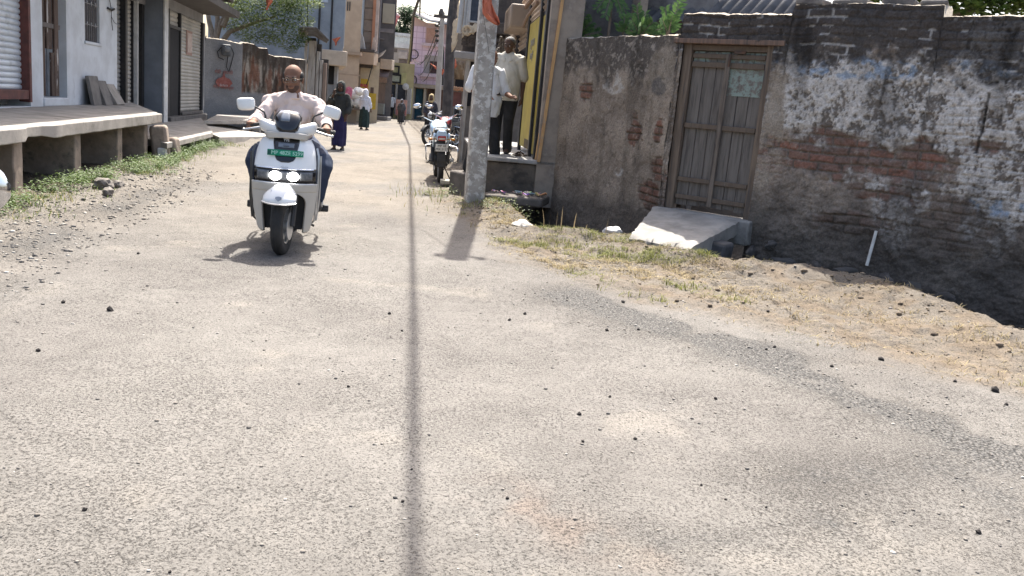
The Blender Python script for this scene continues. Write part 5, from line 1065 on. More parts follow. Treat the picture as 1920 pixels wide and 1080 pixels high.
# slim concrete pole further down the lane
Y = 38.0; q = on_y(819, 225, Y); qb = Vector((q.x, Y, 0)); zt_p = on_y(830, 23, Y).z
sp = thing('utility_pole', 'slim pale concrete pole with insulators and bundled wires down the lane', 'pole', tuple(qb))
xt = on_y(830, 23, Y).x
mb = MB(); P = []
for t_ in np.linspace(0, 1, 12):
    w = .14 - .05 * t_; c = Vector((qb.x + (xt - qb.x) * t_, Y, -.1 + (zt_p + .1) * t_)); P.append([c + Vector((a * w, b * w, 0)) for a, b in ((1, .7), (.7, 1), (-.7, 1), (-1, .7), (-1, -.7), (-.7, -1), (.7, -1), (1, -.7))])
mb.loft(P); obj('shaft', mb, mat('pale_pole', (.38, .36, .335), (.31, .29, .27), 3, .9, .2), sp)
mb = MB(); mb.box(xt - .35, xt + .25, Y - .12, Y - .02, zt_p - .25, zt_p - .12); mb.lathe([(.001, 0), (.11, 0), (.12, .1), (.06, .25), (.001, .27)], 10, Matrix.Translation((xt - .05, Y - .07, zt_p - .12))); obj('cross_arm', mb, mat('dark_arm', (.10, .09, .085)), sp)
mb = MB()
for i, py in enumerate((48, 58, 67, 76)): a = on_y(819, py, Y); mb.blob(a, (.09, .09, .07)); mb.tube([a, (xt - .02, Y, a.z)], .02, 5)
obj('insulator', mb, mat('dark_insulator', (.05, .045, .04), None, 9, .4, 0), sp)
mb = MB(); a, b = on_y(824, 40, Y + .3), on_y(829, 160, Y + .3); mb.tube([a, a.lerp(b, .5) + Vector((.1, 0, 0)), b], .06, 6); obj('wire_bundle', mb, black_m, sp)
Y = 25.5; q = on_y(839, 225, Y); q2 = on_y(847, 40, Y)
dp = thing('utility_pole', 'leaning pole coloured dark for shade in front of the shaded shops', 'pole', (q.x, Y, 0)); mb = MB(); mb.tube([(q.x, Y, -.1), (q.x + (q2.x - q.x) * .5, Y, q2.z * .5), (q2.x, Y, q2.z), (q2.x + .08, Y, q2.z + 2)], [.16, .15, .14, .13], 8); obj('shaft', mb, mat('shade_dark_pole', (.05, .045, .045), (.09, .08, .075), 5, .85, .4), dp)  # the shade on this pole is put into its dark colour
mb = MB(); mb.box(q2.x - .2, q2.x + .2, Y - .2, Y - .1, q2.z + 1.5, q2.z + 1.58); obj('cross_arm', mb, black_m, dp)
# overhead bundle whose shadow runs down the road, and the service wires
cab = MB(); off = Vector((-math.sin(SUN_AZ) / math.tan(SUN_EL), math.cos(SUN_AZ) / math.tan(SUN_EL), 1))
cp = []
for (px, py), hh in zip(((785, 1500), (775, 1080), (775, 830), (775, 600), (772, 420), (768, 275)), (6.1, 6.0, 5.95, 5.95, 5.95, 6.0)): g = on_z(px, py); cp.append(g + off * hh)
d_ = (cp[-1] - cp[-2]).normalized(); e1 = on_y(775, 30, 56); e2 = on_y(767, 118, 62.3)
cp = [cp[0] - (cp[1] - cp[0]).normalized() * 12] + cp + [cp[-1].lerp(e1, .5), e1, on_y(771, 85, 60), e2]
cab.tube(cp[:7], .026, 6); cab.tube(cp[6:], [.026, .06, .10, .13, .13], 6)
tag(obj('overhead_cable', cab, black_m), 'thick black overhead cable bundle running above the road to the pink house', 'cable')
mb = MB(); b_ = on_y(767, 118, 62.3); c_ = on_y(765, 160, 62.3)
mb.tube([b_ + Vector((0, 0, .3)), b_.lerp(c_, .5) + Vector((.1, 0, 0)), c_], .15, 6); mb.ring(.35, .03, 16, 5, Matrix.Translation(on_y(772, 150, 61.9)) @ Matrix.Rotation(R(90), 4, 'X')); mb.ring(.3, .03, 16, 5, Matrix.Translation(on_y(776, 102, 61.9)) @ Matrix.Rotation(R(90), 4, 'X')); tag(obj('coiled_cable', mb, black_m), 'black cable coil hanging down the corner of the pink house', 'cable')
def wire(a, b, sag, r, label, n=14):
    a, b = Vector(a), Vector(b); mb = MB(); mb.tube([a.lerp(b, i / n) + Vector((0, 0, -sag * 4 * (i / n) * (1 - i / n))) for i in range(n + 1)], r, 5)
    tag(obj('wire', mb, black_m), label, 'wire')
wire((-.75, 11.16, 5.35), cp[5] + Vector((-.05, -.1, 0)), .25, .007, 'black service wire from the thick concrete pole to the overhead cable')
tip = Vector((xt, 38, zt_p))
wire(tip + Vector((-.3, -.1, -.2)), on_y(790, 18, 60), .1, .03, 'level wire from the slim pole head towards the sky gap')
for i, (a, b) in enumerate((((818, 60), (782, 120)), ((818, 72), (784, 140)), ((819, 80), (775, 112)), ((820, 95), (790, 150)))): wire(on_y(*a, 38.2), on_y(*b, 61.5), .5, .02, ['wire fanning from the slim pole, highest of the four over pink tiles', 'second highest wire fanning from the slim pole over pink tiles', 'wire fanning from the slim pole to the corner coil', 'lowest wire fanning from the slim pole over pink tiles'][i])
wire(on_y(704, 95, 43), on_y(687, 160, 43), .15, .025, 'drooping black wire in front of the balcony house'); wire(on_y(788, 0, 50), on_y(787, 28, 60), .1, .05, 'twisted black wire hanging in the bright sky gap')
wire(on_y(576, 0, 29), on_y(577, 50, 28.9), .02, .02, 'black wire dropping to the tin roofed lean-to')
# notice board and covered handcart by the end of the lane
Y = 57.0; nb_ = thing('notice_board', 'faded salmon pink notice board standing by the yellow shop', 'sign', tuple(on_y(752, 219, Y)))
rr = prect(742, 187, 763, 217, Y); mb = MB(); mb.box(rr[0], rr[1], Y - .04, Y + .04, rr[2], rr[3]); obj('panel', mb, mat('salmon_board', (.55, .33, .27), (.50, .27, .22), 6, .8, 0), nb_, .01)
mb = MB(); mb.box(rr[0] + .05, rr[1] - .05, Y - .05, Y - .043, rr[2] + .05, rr[2] + .42); obj('red_band', mb, mat('dull_red_band', (.42, .14, .13), (.5, .24, .21), 9, .8, 0), nb_)
mb = MB()
for z in (.55, .75, .95):
    mb.box(rr[0] + .1, rr[1] - .12 - .1 * (z > .6), Y - .048, Y - .043, rr[2] + z - .04, rr[2] + z + .04)
obj('faint_lines', mb, mat('pale_line', (.62, .45, .38)), nb_)
mb = MB(); mb.box(rr[0] + .05, rr[0] + .1, Y - .03, Y + .03, -.02, rr[2]); mb.box(rr[1] - .1, rr[1] - .05, Y - .03, Y + .03, -.02, rr[2]); obj('stand', mb, black_m, nb_)
# ------------------------------------------------------------------ white electric scooter
white_p = mat('white_scooter_paint', (.74, .735, .71), (.70, .695, .67), 3, .28, .03, 6, coat=.5, dirt=(.60, .57, .52), dscale=3, dirt_at=(.58, .8))
cream_p = mat('cream_grey_plastic', (.50, .47, .42), (.46, .43, .385), 3, .45, .04, 30, dirt=(.40, .36, .31), dscale=4, dirt_at=(.56, .78)); blk_gloss = mat('gloss_black', (.012, .012, .014), None, 5, .12, 0, coat=.6); blk_pl = mat('black_plastic', (.03, .03, .031), (.045, .043, .042), 9, .6, .1, 60)
chrome = mat('chrome', (.75, .75, .76), (.68, .68, .69), 5, .12, 0, metal=1); silver = mat('silver_tube', (.52, .52, .52), (.44, .44, .43), 9, .35, .05, metal=.7)
tyre_m = mat('tyre_rubber', (.028, .027, .026), (.05, .046, .042), 8, .9, .5, 70); lens_m = mat('smoked_lens', (.10, .105, .11), (.16, .165, .17), 40, .15, 0); lamp_on = glow('lit_headlamp', (1, .98, .95), 5.0)
SC_A = R(11.5); SC_P = Vector((-1.84, 6.62, 0)); SCM = Matrix.Translation(SC_P) @ Matrix.Rotation(SC_A, 4, 'Z')
sc = thing('electric_scooter', 'white electric scooter with lit twin headlamps ridden up the road', 'scooter', SC_P, SC_A, local=True)
def ap_w(z):
    return float(np.interp(z, [.16, .22, .35, .5, .62, .72, .80, .86, .90], [.178, .196, .222, .236, .240, .238, .228, .212, .185]))
def ap_y(x, z):                                       # front surface of the apron
    w = ap_w(z); u = min(1, abs(x) / w)
    return float(np.interp(z, [.16, .5, .6, .66, .78, .9], [.10, .045, .015, .018, .075, .155])) + .085 * u ** 3.2 + .012 * u
def ap_patch(pts_rows, off):
    return [[Vector((x, ap_y(x, z) - off, z)) for x, z in row] for row in pts_rows]
def arch(z):                                          # half width of the wheel opening
    if z > .497: return 0
    if z > .40: return .160 * max(0, 1 - ((z - .40) / .098) ** 2.6) ** .42
    return .160 - .018 * max(0, (.40 - z) / .24)
rowsL = []; NX = 15
zs = [.165, .18, .2, .23, .27, .31, .35, .39, .41, .43, .45, .465, .478, .487, .493, .4965]
def leg_rows(sg):
    rows = []
    for z in zs:
        a_, b_ = arch(z), ap_w(z) * (1 - .25 * max(0, (.19 - z) / .025) ** 2 * .6); rows.append([(sg * (a_ + (b_ - a_) * j / NX), z) for j in range(NX + 1)])
    return rows
def rows_up(z0, z1, n, f=lambda z: -ap_w(z), g=ap_w, m_=30): return [[(f(z) + (g(z) - f(z)) * j / m_, z) for j in range(m_ + 1)] for z in np.linspace(z0, z1, n)]
mb = MB()
for sg in (1, -1):
    P = ap_patch(leg_rows(sg), 0); mb.grid(P if sg > 0 else [r_[::-1] for r_ in P])
P = ap_patch(rows_up(.4965, .565, 6), 0); mb.grid(P)
o_ = obj('lower_apron', mb, cream_p, sc, 0, 60, solid=.02)
mb = MB(); mb.grid(ap_patch(rows_up(.672, .90, 16), 0)); obj('upper_apron', mb, white_p, sc, .006, 60, solid=.02)
mb = MB(); mb.grid(ap_patch(rows_up(.566, .671, 6), -.006)); lb = obj('light_band', mb, blk_gloss, sc, 0, 60, solid=.02)
def band(x0, x1, z0, z1, off, n=8): return ap_patch([[(x0 + (x1 - x0) * j / n, z0 + (z1 - z0) * i / 4) for j in range(n + 1)] for i in range(5)], off)
for sg in (-1, 1):
    mb = MB(); x0, x1 = sg * .12, sg * .212; mb.grid(band(min(x0, x1), max(x0, x1), .588, .652, -.002)); obj('indicator', mb, lens_m, lb, solid=.004)
    mb = MB(); c = Vector((sg * .068, ap_y(.068, .618) - .004, .618)); mb.lathe([(.001, 0), (.036, 0), (.040, .006), (.034, .012), (.001, .015)], 20, Matrix.Translation(c) @ Matrix.Rotation(R(90), 4, 'X') @ Matrix.Diagonal((1.15, .9, 1, 1))); obj('headlamp', mb, lamp_on, lb)
mb = MB(); mb.grid(band(-.03, .03, .588, .652, -.002, 4)); obj('centre_lens', mb, lens_m, lb, solid=.004)
mb = MB(); mb.grid(band(-.232, .232, .556, .566, .004, 24)); mb.grid(band(-.236, .236, .671, .679, .003, 24)); obj('chrome_strip', mb, chrome, sc, solid=.008)
def pan(z): return float(np.interp(z, [.722, .728, .74, .76, .80, .86, .90], [.030, .052, .068, .078, .086, .098, .10]))
mb = MB(); mb.grid(ap_patch(rows_up(.722, .90, 14, lambda z: -pan(z), pan, 12), .004)); pn_ = obj('black_panel', mb, blk_gloss, sc, solid=.006)
mb = MB(); mb.grid(ap_patch([[(x, z) for x in np.linspace(-.06, .062, 7)] for z in np.linspace(.832, .868, 4)], .008)); obj('grey_inset', mb, mat('grey_inset', (.20, .22, .25), None, 9, .2, 0), pn_, solid=.004)
nrmx = Matrix.Rotation(R(90 - 22), 4, 'X')
def sc_text(txt, x, z, size, m_, par, off=.011): return lettering('lettering', txt, Matrix.Translation((x, ap_y(x, z) - off, z)) @ nrmx, size, m_, par, .0015)
wt = mat('white_lettering', (.75, .75, .75), None, 9, .4, 0)
sc_text('TVS', 0, .885, .026, wt, pn_); sc_text('iQube', 0, .846, .017, blk_gloss, pn_, .0155); sc_text('iQube', 0, .688, .022, mat('grey_lettering', (.42, .45, .5), None, 9, .3, 0), sc, .006)
pl = MB(Matrix.Translation((0, ap_y(0, .79) - .016, .792)) @ Matrix.Rotation(R(-12), 4, 'X')); pl.box(-.137, .137, -.003, .003, -.0235, .0235); plate = obj('number_plate', pl, mat('plate_green', (.0, .20, .105), (.0, .18, .095), 9, .45, 0), sc, .002)
lettering('plate_lettering', 'MP 48ZE 5299', Matrix.Translation((.012, ap_y(0, .79) - .0205, .791)) @ Matrix.Rotation(R(78), 4, 'X'), .040, mat('plate_text', (.50, .74, .62), None, 9, .5, 0), plate, .001)
mb = MB(Matrix.Translation((-.122, ap_y(0, .79) - .0200, .791)) @ Matrix.Rotation(R(-12), 4, 'X')); mb.box(-.011, .011, -.001, .001, -.016, .016); obj('plate_emblem', mb, mat('plate_dark', (.02, .08, .06)), plate)
# inner wheel well, steering column, headset
mb = MB(); mb.box(-.17, .17, .175, .19, .18, .56); mb.box(-.06, .06, .20, .26, .55, .95); obj('wheel_well', mb, blk_pl, sc, .02)
mb = MB(); P = []
for z in np.linspace(.2, .9, 15):
    w = ap_w(z) - .012; P.append([Vector((x * w, .245 - .02 * abs(x) ** 2 + .05 * (z - .5), z)) for x in np.linspace(-1, 1, 13)])
mb.grid(P); obj('leg_shield', mb, cream_p, sc, solid=.02)
def hs_ring(x):                                       # headset: swept section along x
    u = abs(x) / .225; zc = .946 + .050 * u ** 1.3; hz = .044 + .010 * u - (.03 * max(0, (u - .86) / .14) ** 2); yc = .245 + .07 * u ** 2; hy = .105 - .04 * u - (.03 * max(0, (u - .86) / .14) ** 2)
    r = []
    for k_ in range(20):
        a = 2 * math.pi * k_ / 20; ca, sa = math.cos(a), math.sin(a); e_ = .72
        r.append(Vector((x, yc + hy * math.copysign(abs(ca) ** e_, ca), zc + hz * math.copysign(abs(sa) ** e_, sa))))
    return r
mb = MB(); mb.loft([hs_ring(x) for x in np.linspace(-.223, .223, 25)]); hd = obj('handlebar_cowl', mb, white_p, sc, 0, 50)
mb = MB(); P = []
for i in range(9):
    v = i / 8; z = .945 + .165 * v; hw = float(np.interp(v, [0, .12, .5, .72, 1], [.055, .082, .102, .110, .070])); yy = .118 + .10 * v ** 1.6 + .07 * max(0, v - .7)
    P.append([Vector((hw * t_, yy + .040 * abs(t_) ** 3.5, z + .006 * (1 - t_ * t_))) for t_ in np.linspace(-1, 1, 13)])
mb.grid(P); vis = obj('black_visor', mb, blk_gloss, hd, 0, 60, solid=.05)
mb = MB()
P2 = [[p + Vector((0, -.003, 0)) for p in r_[3:8]] for r_ in P[4:9]]; mb.grid(P2); obj('visor_sheen', mb, mat('painted_sheen', (.16, .18, .21), None, 5, .08, 0, coat=.5), vis, solid=.003)  # pale patch paints the sky sheen onto the black visor
mb = MB(); P = []
for i in range(6):
    v = i / 5; P.append([Vector((.150 * t_ * (1 - .15 * (1 - v)), .165 + .05 * abs(t_) ** 2 + .0 * v, .905 + .045 * v)) for t_ in np.linspace(-1, 1, 11)])
mb.grid(P); mb.blob((0, .158, .93), (.009, .006, .009)); obj('lower_cowl', mb, cream_p, hd, 0, 60, solid=.05)
for sg in (-1, 1):
    mb = MB(); mb.tube([(sg * .20, .32, .985), (sg * .235, .335, .985), (sg * .345, .365, .965)], [.017, .016, .016], 10); mb.tube([(sg * .345, .365, .965), (sg * .362, .37, .962)], .021, 10); obj('grip', mb, blk_pl, sc)
    mb = MB(); mb.tube([(sg * .215, .29, .965), (sg * .25, .285, .958), (sg * .315, .300, .943), (sg * .345, .315, .938)], [.011, .009, .008, .008], 8); mb.blob((sg * .345, .316, .938), (.012, .012, .011)); obj('brake_lever', mb, silver, sc)
    mb = MB(); mb.tube([(sg * .175, .33, 1.00), (sg * .185, .335, 1.06), (sg * .195, .335, 1.085), (sg * .255, .34, 1.115), (sg * .285, .345, 1.125)], [.012, .008, .007, .007, .009], 8); mb.tube([(sg * .175, .33, .995), (sg * .178, .33, 1.03)], .016, 8); ms = obj('mirror_stalk', mb, blk_pl, sc)
    mb = MB(Matrix.Translation((sg * .335, .335, 1.135 if sg < 0 else 1.128)) @ Euler((R(-6), R(-6) if sg < 0 else R(14), R(-12 * sg))).to_matrix().to_4x4()); P = []
    for y, s_ in ((-.034, .45), (-.032, .72), (-.022, .93), (0, 1.0), (.012, .97)):
        r_ = []
        for k_ in range(20):
            a = 2 * math.pi * k_ / 20; ca, sa = math.cos(a), math.sin(a); e_ = .5; r_.append(Vector((.070 * s_ * math.copysign(abs(ca) ** e_, ca) * (1 + .08 * sg * sa * -1), y, .050 * s_ * math.copysign(abs(sa) ** e_, sa))))
        P.append(r_)
    mb.loft(P); obj('mirror', mb, white_p, ms, 0, 40)
# front wheel, turned a little, with fender and fork
WM = Matrix.Rotation(R(-9), 4, 'Z')
AX = Matrix.Rotation(R(90), 4, 'Y')
def wheel(par, T, R0, w, rim_m=silver, spokes=5, grooves=True, hub=.05):
    mb = MB(T); prof = []
    for k_ in range(17): a = math.pi * k_ / 16; prof.append((R0 - w * .52 + w * .52 * math.sin(a) ** .75, -w * .5 * math.cos(a)))
    prof = [(R0 - w * 1.0, -w * .42)] + prof + [(R0 - w * 1.0, w * .42)]
    mb.loft([[AX @ Vector((r_ * math.cos(2 * math.pi * j / 40), r_ * math.sin(2 * math.pi * j / 40), z)) for j in range(40)] for r_, z in prof], True, False)
    if grooves:
        for s_ in (-.22, .0, .22): mb.ring(R0 - .0005 - abs(s_) * w * .14, .0028, 40, 5, AX @ Matrix.Translation((0, 0, s_ * w)))
    ty = obj('tyre', mb, tyre_m, par, 0, 50)
    mb = MB(T); Ri = R0 - w * .95
    mb.loft([[AX @ Vector((r_ * math.cos(2 * math.pi * j / 32), r_ * math.sin(2 * math.pi * j / 32), z)) for j in range(32)] for r_, z in ((Ri + .012, -w * .42), (Ri - .018, -w * .36), (Ri - .022, 0), (Ri - .018, w * .36), (Ri + .012, w * .42))], True, False)
    mb.lathe([(.001, -.05), (hub, -.05), (hub, .05), (.001, .05)], 16, AX)
    for k_ in range(spokes):
        a = 2 * math.pi * k_ / spokes; d = Vector((0, math.cos(a), math.sin(a))); mb.tube([d * hub * .8, d * (Ri - .01)], [.016, .011] if spokes < 8 else .003, 6)
    obj('rim', mb, rim_m, ty, 0, 40)
    return ty
wheel(sc, Matrix.Translation((0, 0, .233)) @ WM, .233, .092, silver, 5)
mb = MB(Matrix.Translation((0, 0, .233)) @ WM); mb.lathe([(.07, .058), (.11, .058), (.11, .062), (.07, .062)], 24, AX); mb.cbox((.062, .08, .10), (.03, .05, .08)); obj('brake_disc', mb, silver, sc)
mb = MB(Matrix.Translation((0, 0, .233)) @ WM)
for sg in (-1, 1): mb.tube([(sg * .075, .0, 0), (sg * .078, .05, .16), (sg * .078, .11, .36)], [.022, .022, .026], 8)
obj('fork', mb, blk_pl, sc)
mb = MB(Matrix.Translation((0, 0, .233)) @ Matrix.Rotation(R(-6), 4, 'Z')); P = []
for i in range(13):
    a = R(38 + i * 8.5); rr_ = .285 + .02 * math.sin(i * .26); hw = float(np.interp(i, [0, 2, 6, 12], [.128, .124, .090, .065]))
    P.append([Vector((hw * t_, -math.cos(a) * rr_ * (1 - .22 * abs(t_) ** 2.6) , math.sin(a) * rr_ * 1.10 + (.012 - .014 * i) * abs(t_) ** 2.6)) for t_ in np.linspace(-1, 1, 15)])
mb.grid(P); fe = obj('front_fender', mb, white_p, sc, 0, 60, solid=.008)
mb = MB(Matrix.Translation((0, 0, .233)) @ Matrix.Rotation(R(-6), 4, 'Z')); a_ = P[0]; mb.tube([p + Vector((0, -.004, -.004)) for p in a_], .006, 6); mb.tube([P[3][3] + Vector((0, -.006, 0)), P[0][3]], .003, 5); mb.tube([P[3][11] + Vector((0, -.006, 0)), P[0][11]], .003, 5); obj('fender_guard', mb, silver, fe)
mb = MB(Matrix.Translation((0, 0, .233)) @ Matrix.Rotation(R(-6), 4, 'Z')); q = P[1][7]; mb.prism([(-.022, .014), (0, .018), (.022, .014), (.024, 0), (0, -.022), (-.024, 0)], -.003, .003, Matrix.Translation(q + Vector((0, -.006, .0))) @ Matrix.Rotation(R(-30), 4, 'X')); obj('fender_badge', mb, mat('grey_badge', (.32, .34, .38), None, 9, .3, 0), fe)
# body behind
mb = MB(); P = []
for y, w, z0, z1 in ((.26, .150, .20, .33), (.5, .165, .20, .33), (.76, .17, .20, .36), (.9, .165, .24, .62), (1.1, .165, .30, .72), (1.35, .15, .40, .74), (1.6, .09, .52, .74)):
    P.append([Vector((x * w, y, z0 + (z1 - z0) * t_)) for x, t_ in ((-.8, 0), (.8, 0), (1, .25), (1, .8), (.8, 1), (-.8, 1), (-1, .8), (-1, .25))])
mb.loft(P); obj('body', mb, white_p, sc, .02, 40)
mb = MB(); P = []
for y, w, z0, z1 in ((.84, .10, .66, .76), (.95, .135, .69, .785), (1.2, .15, .71, .80), (1.5, .13, .74, .84), (1.6, .09, .75, .83)): P.append([Vector((x * w, y, z0 + (z1 - z0) * t_)) for x, t_ in ((-1, 0), (1, 0), (1, .7), (.8, 1), (-.8, 1), (-1, .7))])
mb.loft(P); obj('seat', mb, blk_pl, sc, .02, 40)
wheel(sc, Matrix.Translation((0, 1.3, .233)), .233, .1, blk_pl, 5)
for sg in (-1, 1):
    mb = MB(); mb.tube([(sg * .236, .17, .84), (sg * .252, .15, .78), (sg * .254, .14, .55), (sg * .246, .15, .40), (sg * .235, .19, .26), (sg * .20, .24, .22)], .0085, 8); mb.tube([(sg * .268, .19, .78), (sg * .268, .17, .45), (sg * .25, .2, .26)], .0075, 8); obj('leg_guard', mb, silver if sg > 0 else mat('dark_tube', (.10, .10, .10), None, 9, .35, .05, metal=.6), sc)
    mb = MB(); mb.tube([(sg * .17, .72, .36), (sg * .26, .76, .42), (sg * .285, .95, .44), (sg * .285, 1.2, .42), (sg * .25, 1.32, .36), (sg * .15, 1.36, .30)], .011, 8); mb.tube([(sg * .26, .77, .41), (sg * .27, .82, .26), (sg * .26, 1.15, .25), (sg * .275, 1.22, .41)], .010, 8); mb.tube([(sg * .27, .98, .43), (sg * .255, .98, .26)], .009, 8); mb.tube([(sg * .27, 1.1, .43), (sg * .255, 1.05, .26)], .009, 8); obj('side_guard', mb, silver, sc)
    mb = MB(); mb.cbox((sg * .285, .62, .30), (.10, .07, .035)); mb.cbox((sg * .31, .62, .315), (.05, .06, .05)); obj('footrest', mb, blk_pl, sc, .01)
mb = MB(); mb.tube([(.12, 1.0, .24), (.17, 1.08, .10), (.20, 1.1, .08)], .012, 6); mb.tube([(-.12, 1.0, .24), (-.17, 1.08, .10)], .012, 6); obj('stand', mb, blk_pl, sc)
mb = MB()
for sg in (-1, 1): mb.tube([(sg * .12, 1.25, .78), (sg * .15, 1.4, .84), (sg * .13, 1.62, .88), (0, 1.68, .88)], .012, 8)
obj('grab_rail', mb, silver, sc)

# ------------------------------------------------------------------ motorcycle, built once and copied
def paint_from_object(name):
    t = NT(name); oi = t.n('ShaderNodeObjectInfo'); n_ = t.ramp(t.noise(t.coord(), 4, 5), .5, .8); t.base(t.mix(t.math('MULTIPLY', n_, .35), oi.outputs['Color'], (.3, .26, .21))); t.b.inputs['Coat Weight'].default_value = .5; return t.done(.3)
bike_p = paint_from_object('motorcycle_paint'); engine_m = mat('engine_alloy', (.16, .16, .16), (.09, .09, .09), 12, .5, .3, 40, metal=.5); tail_red = mat('red_tail_lens', (.32, .02, .02), (.4, .05, .04), 30, .2, 0)
def make_bike():
    b = thing('motorcycle', 'x', 'motorcycle', (0, 0, 0), 0, local=True)
    for y in (0, 1.27): wheel(b, Matrix.Translation((0, y, .30)), .30, .085, silver, 5, False)
    for y, a0, a1 in ((0, 20, 150), (1.27, 10, 150)):
        mb = MB()
        P = [[Vector((t_ * .06, y - math.cos(R(a)) * .335 * (1 if y == 0 else -1), .30 + math.sin(R(a)) * .335 - .012 * t_ * t_)) for t_ in np.linspace(-1, 1, 7)] for a in np.linspace(a0, a1, 12)]; mb.grid(P); obj('fender', mb, blk_pl, b, solid=.006)
    mb = MB()
    for sg in (-1, 1): mb.tube([(sg * .085, 0, .30), (sg * .085, .14, .60), (sg * .08, .26, .90)], [.024, .022, .02], 8)
    obj('fork', mb, silver, b)
    mb = MB(); mb.tube([(0, .27, .86), (0, .40, .70), (0, .55, .45), (0, .62, .30)], .026, 8); mb.tube([(0, .27, .84), (0, .8, .72), (0, 1.3, .74)], .026, 8); mb.tube([(0, .62, .30), (.0, .95, .32), (0, 1.0, .70)], .024, 8)
    for sg in (-1, 1): mb.tube([(sg * .09, .95, .34), (sg * .10, 1.27, .30)], .022, 8); mb.tube([(sg * .12, 1.22, .34), (sg * .13, 1.08, .66)], .028, 8)
    obj('frame', mb, blk_pl, b)
    mb = MB(); mb.cbox((0, .68, .38), (.22, .36, .22)); mb.tube([(0, .58, .46), (0, .46, .60)], .085, 12); mb.lathe([(.001, -.17), (.09, -.16), (.10, -.12), (.10, .12), (.09, .16), (.001, .17)], 16, Matrix.Translation((0, .8, .36)) @ AX); obj('engine', mb, engine_m, b, .02)
    mb = MB(); P = []
    for y, w, z0, z1 in ((.30, .07, .80, .90), (.36, .125, .74, .97), (.5, .15, .70, 1.0), (.68, .13, .70, .93), (.80, .08, .71, .83)): P.append([Vector((w * math.copysign(abs(math.cos(a)) ** .8, math.cos(a)), y, (z0 + z1) / 2 + (z1 - z0) / 2 * math.copysign(abs(math.sin(a)) ** .8, math.sin(a)))) for a in np.linspace(0, 2 * math.pi, 17)[:-1]])
    mb.loft(P); obj('tank', mb, bike_p, b)
    mb = MB(); P = []
    for y, w, z0, z1 in ((.72, .09, .74, .82), (.9, .13, .74, .83), (1.2, .13, .76, .86), (1.45, .10, .79, .88), (1.5, .07, .81, .87)): P.append([Vector((x * w, y, z0 + (z1 - z0) * t_)) for x, t_ in ((-1, 0), (1, 0), (1, .7), (.8, 1), (-.8, 1), (-1, .7))])
    mb.loft(P); obj('seat', mb, blk_pl, b, .015)
    mb = MB()
    for sg in (-1, 1): mb.prism([(.80, .52), (1.02, .50), (1.30, .66), (1.56, .76), (1.52, .82), (1.2, .76), (.80, .72)], sg * .10, sg * .135, Matrix.Rotation(R(90), 4, 'Z') @ Matrix.Diagonal((1, -1, 1, 1)))
    obj('side_panel', mb, bike_p, b, .012)
    mb = MB(); mb.prism([(-.08, .70), (.08, .70), (.09, .80), (.06, .86), (-.06, .86), (-.09, .80)], 1.42, 1.58); obj('tail_cowl', mb, bike_p, b, .02)
    mb = MB(); mb.box(-.065, .065, 1.575, 1.605, .70, .775); tl_ = obj('tail_lamp', mb, tail_red, b, .015)
    mb = MB(); mb.box(-.055, .055, 1.60, 1.612, .715, .745); obj('clear_lens', mb, mat('pale_lens', (.45, .38, .33), (.5, .45, .4), 20, .2, 0), tl_, .006)
    mb = MB(Matrix.Translation((0, 1.60, .59)) @ Matrix.Rotation(R(-12), 4, 'X')); mb.box(-.10, .10, -.004, .004, -.06, .06); pt = obj('number_plate', mb, mat('white_plate', (.68, .67, .64), (.6, .59, .56), 12, .5, 0), b, .004)
    tx = mat('plate_black', (.02, .02, .02)); back_ = Matrix.Rotation(R(180), 4, 'Z')
    for txt, z in (('MP 48', .617), ('MX 3157', .565)): lettering('plate_lettering', txt, Matrix.Translation((0, 1.612 - (.59 - z) * .2 + .0, z)) @ back_ @ Matrix.Rotation(R(90), 4, 'X'), .052, tx, pt, .001)
    mb = MB(); mb.box(-.06, .06, 1.50, 1.56, .38, .70); mb.prism([(-.075, .28), (.075, .28), (.06, .50), (-.06, .50)], 1.57, 1.59); obj('mud_flap', mb, blk_pl, b, .01)
    mb = MB(); mb.tube([(-.11, 1.2, .80), (-.12, 1.45, .88), (-.07, 1.6, .91), (.07, 1.6, .91), (.12, 1.45, .88), (.11, 1.2, .80)], .013, 8); obj('grab_rail', mb, chrome, b)
    mb = MB(); mb.tube([(-.36, .40, 1.03), (-.25, .33, 1.04), (-.12, .28, .98), (0, .26, .96), (.12, .28, .98), (.25, .33, 1.04), (.36, .40, 1.03)], .013, 8); hb_ = obj('handlebar', mb, chrome, b)
    for sg in (-1, 1): mb = MB(); mb.tube([(sg * .25, .335, 1.04), (sg * .37, .405, 1.03)], .018, 8); obj('grip', mb, blk_pl, hb_)
    mb = MB(); mb.blob((0, .10, .90), (.10, .09, .10)); mb.box(-.07, .07, .10, .24, .84, .97); obj('headlamp_shell', mb, bike_p, b, .02)
    mb = MB(); mb.blob((0, .055, .90), (.085, .05, .085)); obj('headlamp', mb, mat('headlamp_glass', (.55, .57, .6), (.4, .42, .45), 20, .08, 0), b)
    for sg in (-1, 1):
        mb = MB(); mb.tube([(sg * .26, .33, 1.04), (sg * .30, .31, 1.16), (sg * .33, .31, 1.20)], .006, 6); ms_ = obj('mirror_stalk', mb, blk_pl, b)
        mb = MB(Matrix.Translation((sg * .36, .31, 1.22)) @ Matrix.Rotation(R(8 * sg), 4, 'Y')); mb.blob((0, 0, 0), (.075, .022, .042), n=16, mm=10); obj('mirror', mb, chrome, ms_)
        mb = MB(); mb.tube([(sg * .06, 1.5, .72), (sg * .16, 1.52, .72)], .008, 6); mb.blob((sg * .18, 1.53, .72), (.035, .03, .022)); obj('indicator', mb, mat('amber_lens', (.5, .2, .03), None, 9, .25, 0), b)
        mb = MB(); mb.tube([(sg * .08, .75, .30), (sg * .22, .75, .30)], .014, 6); obj('footpeg', mb, blk_pl, b)
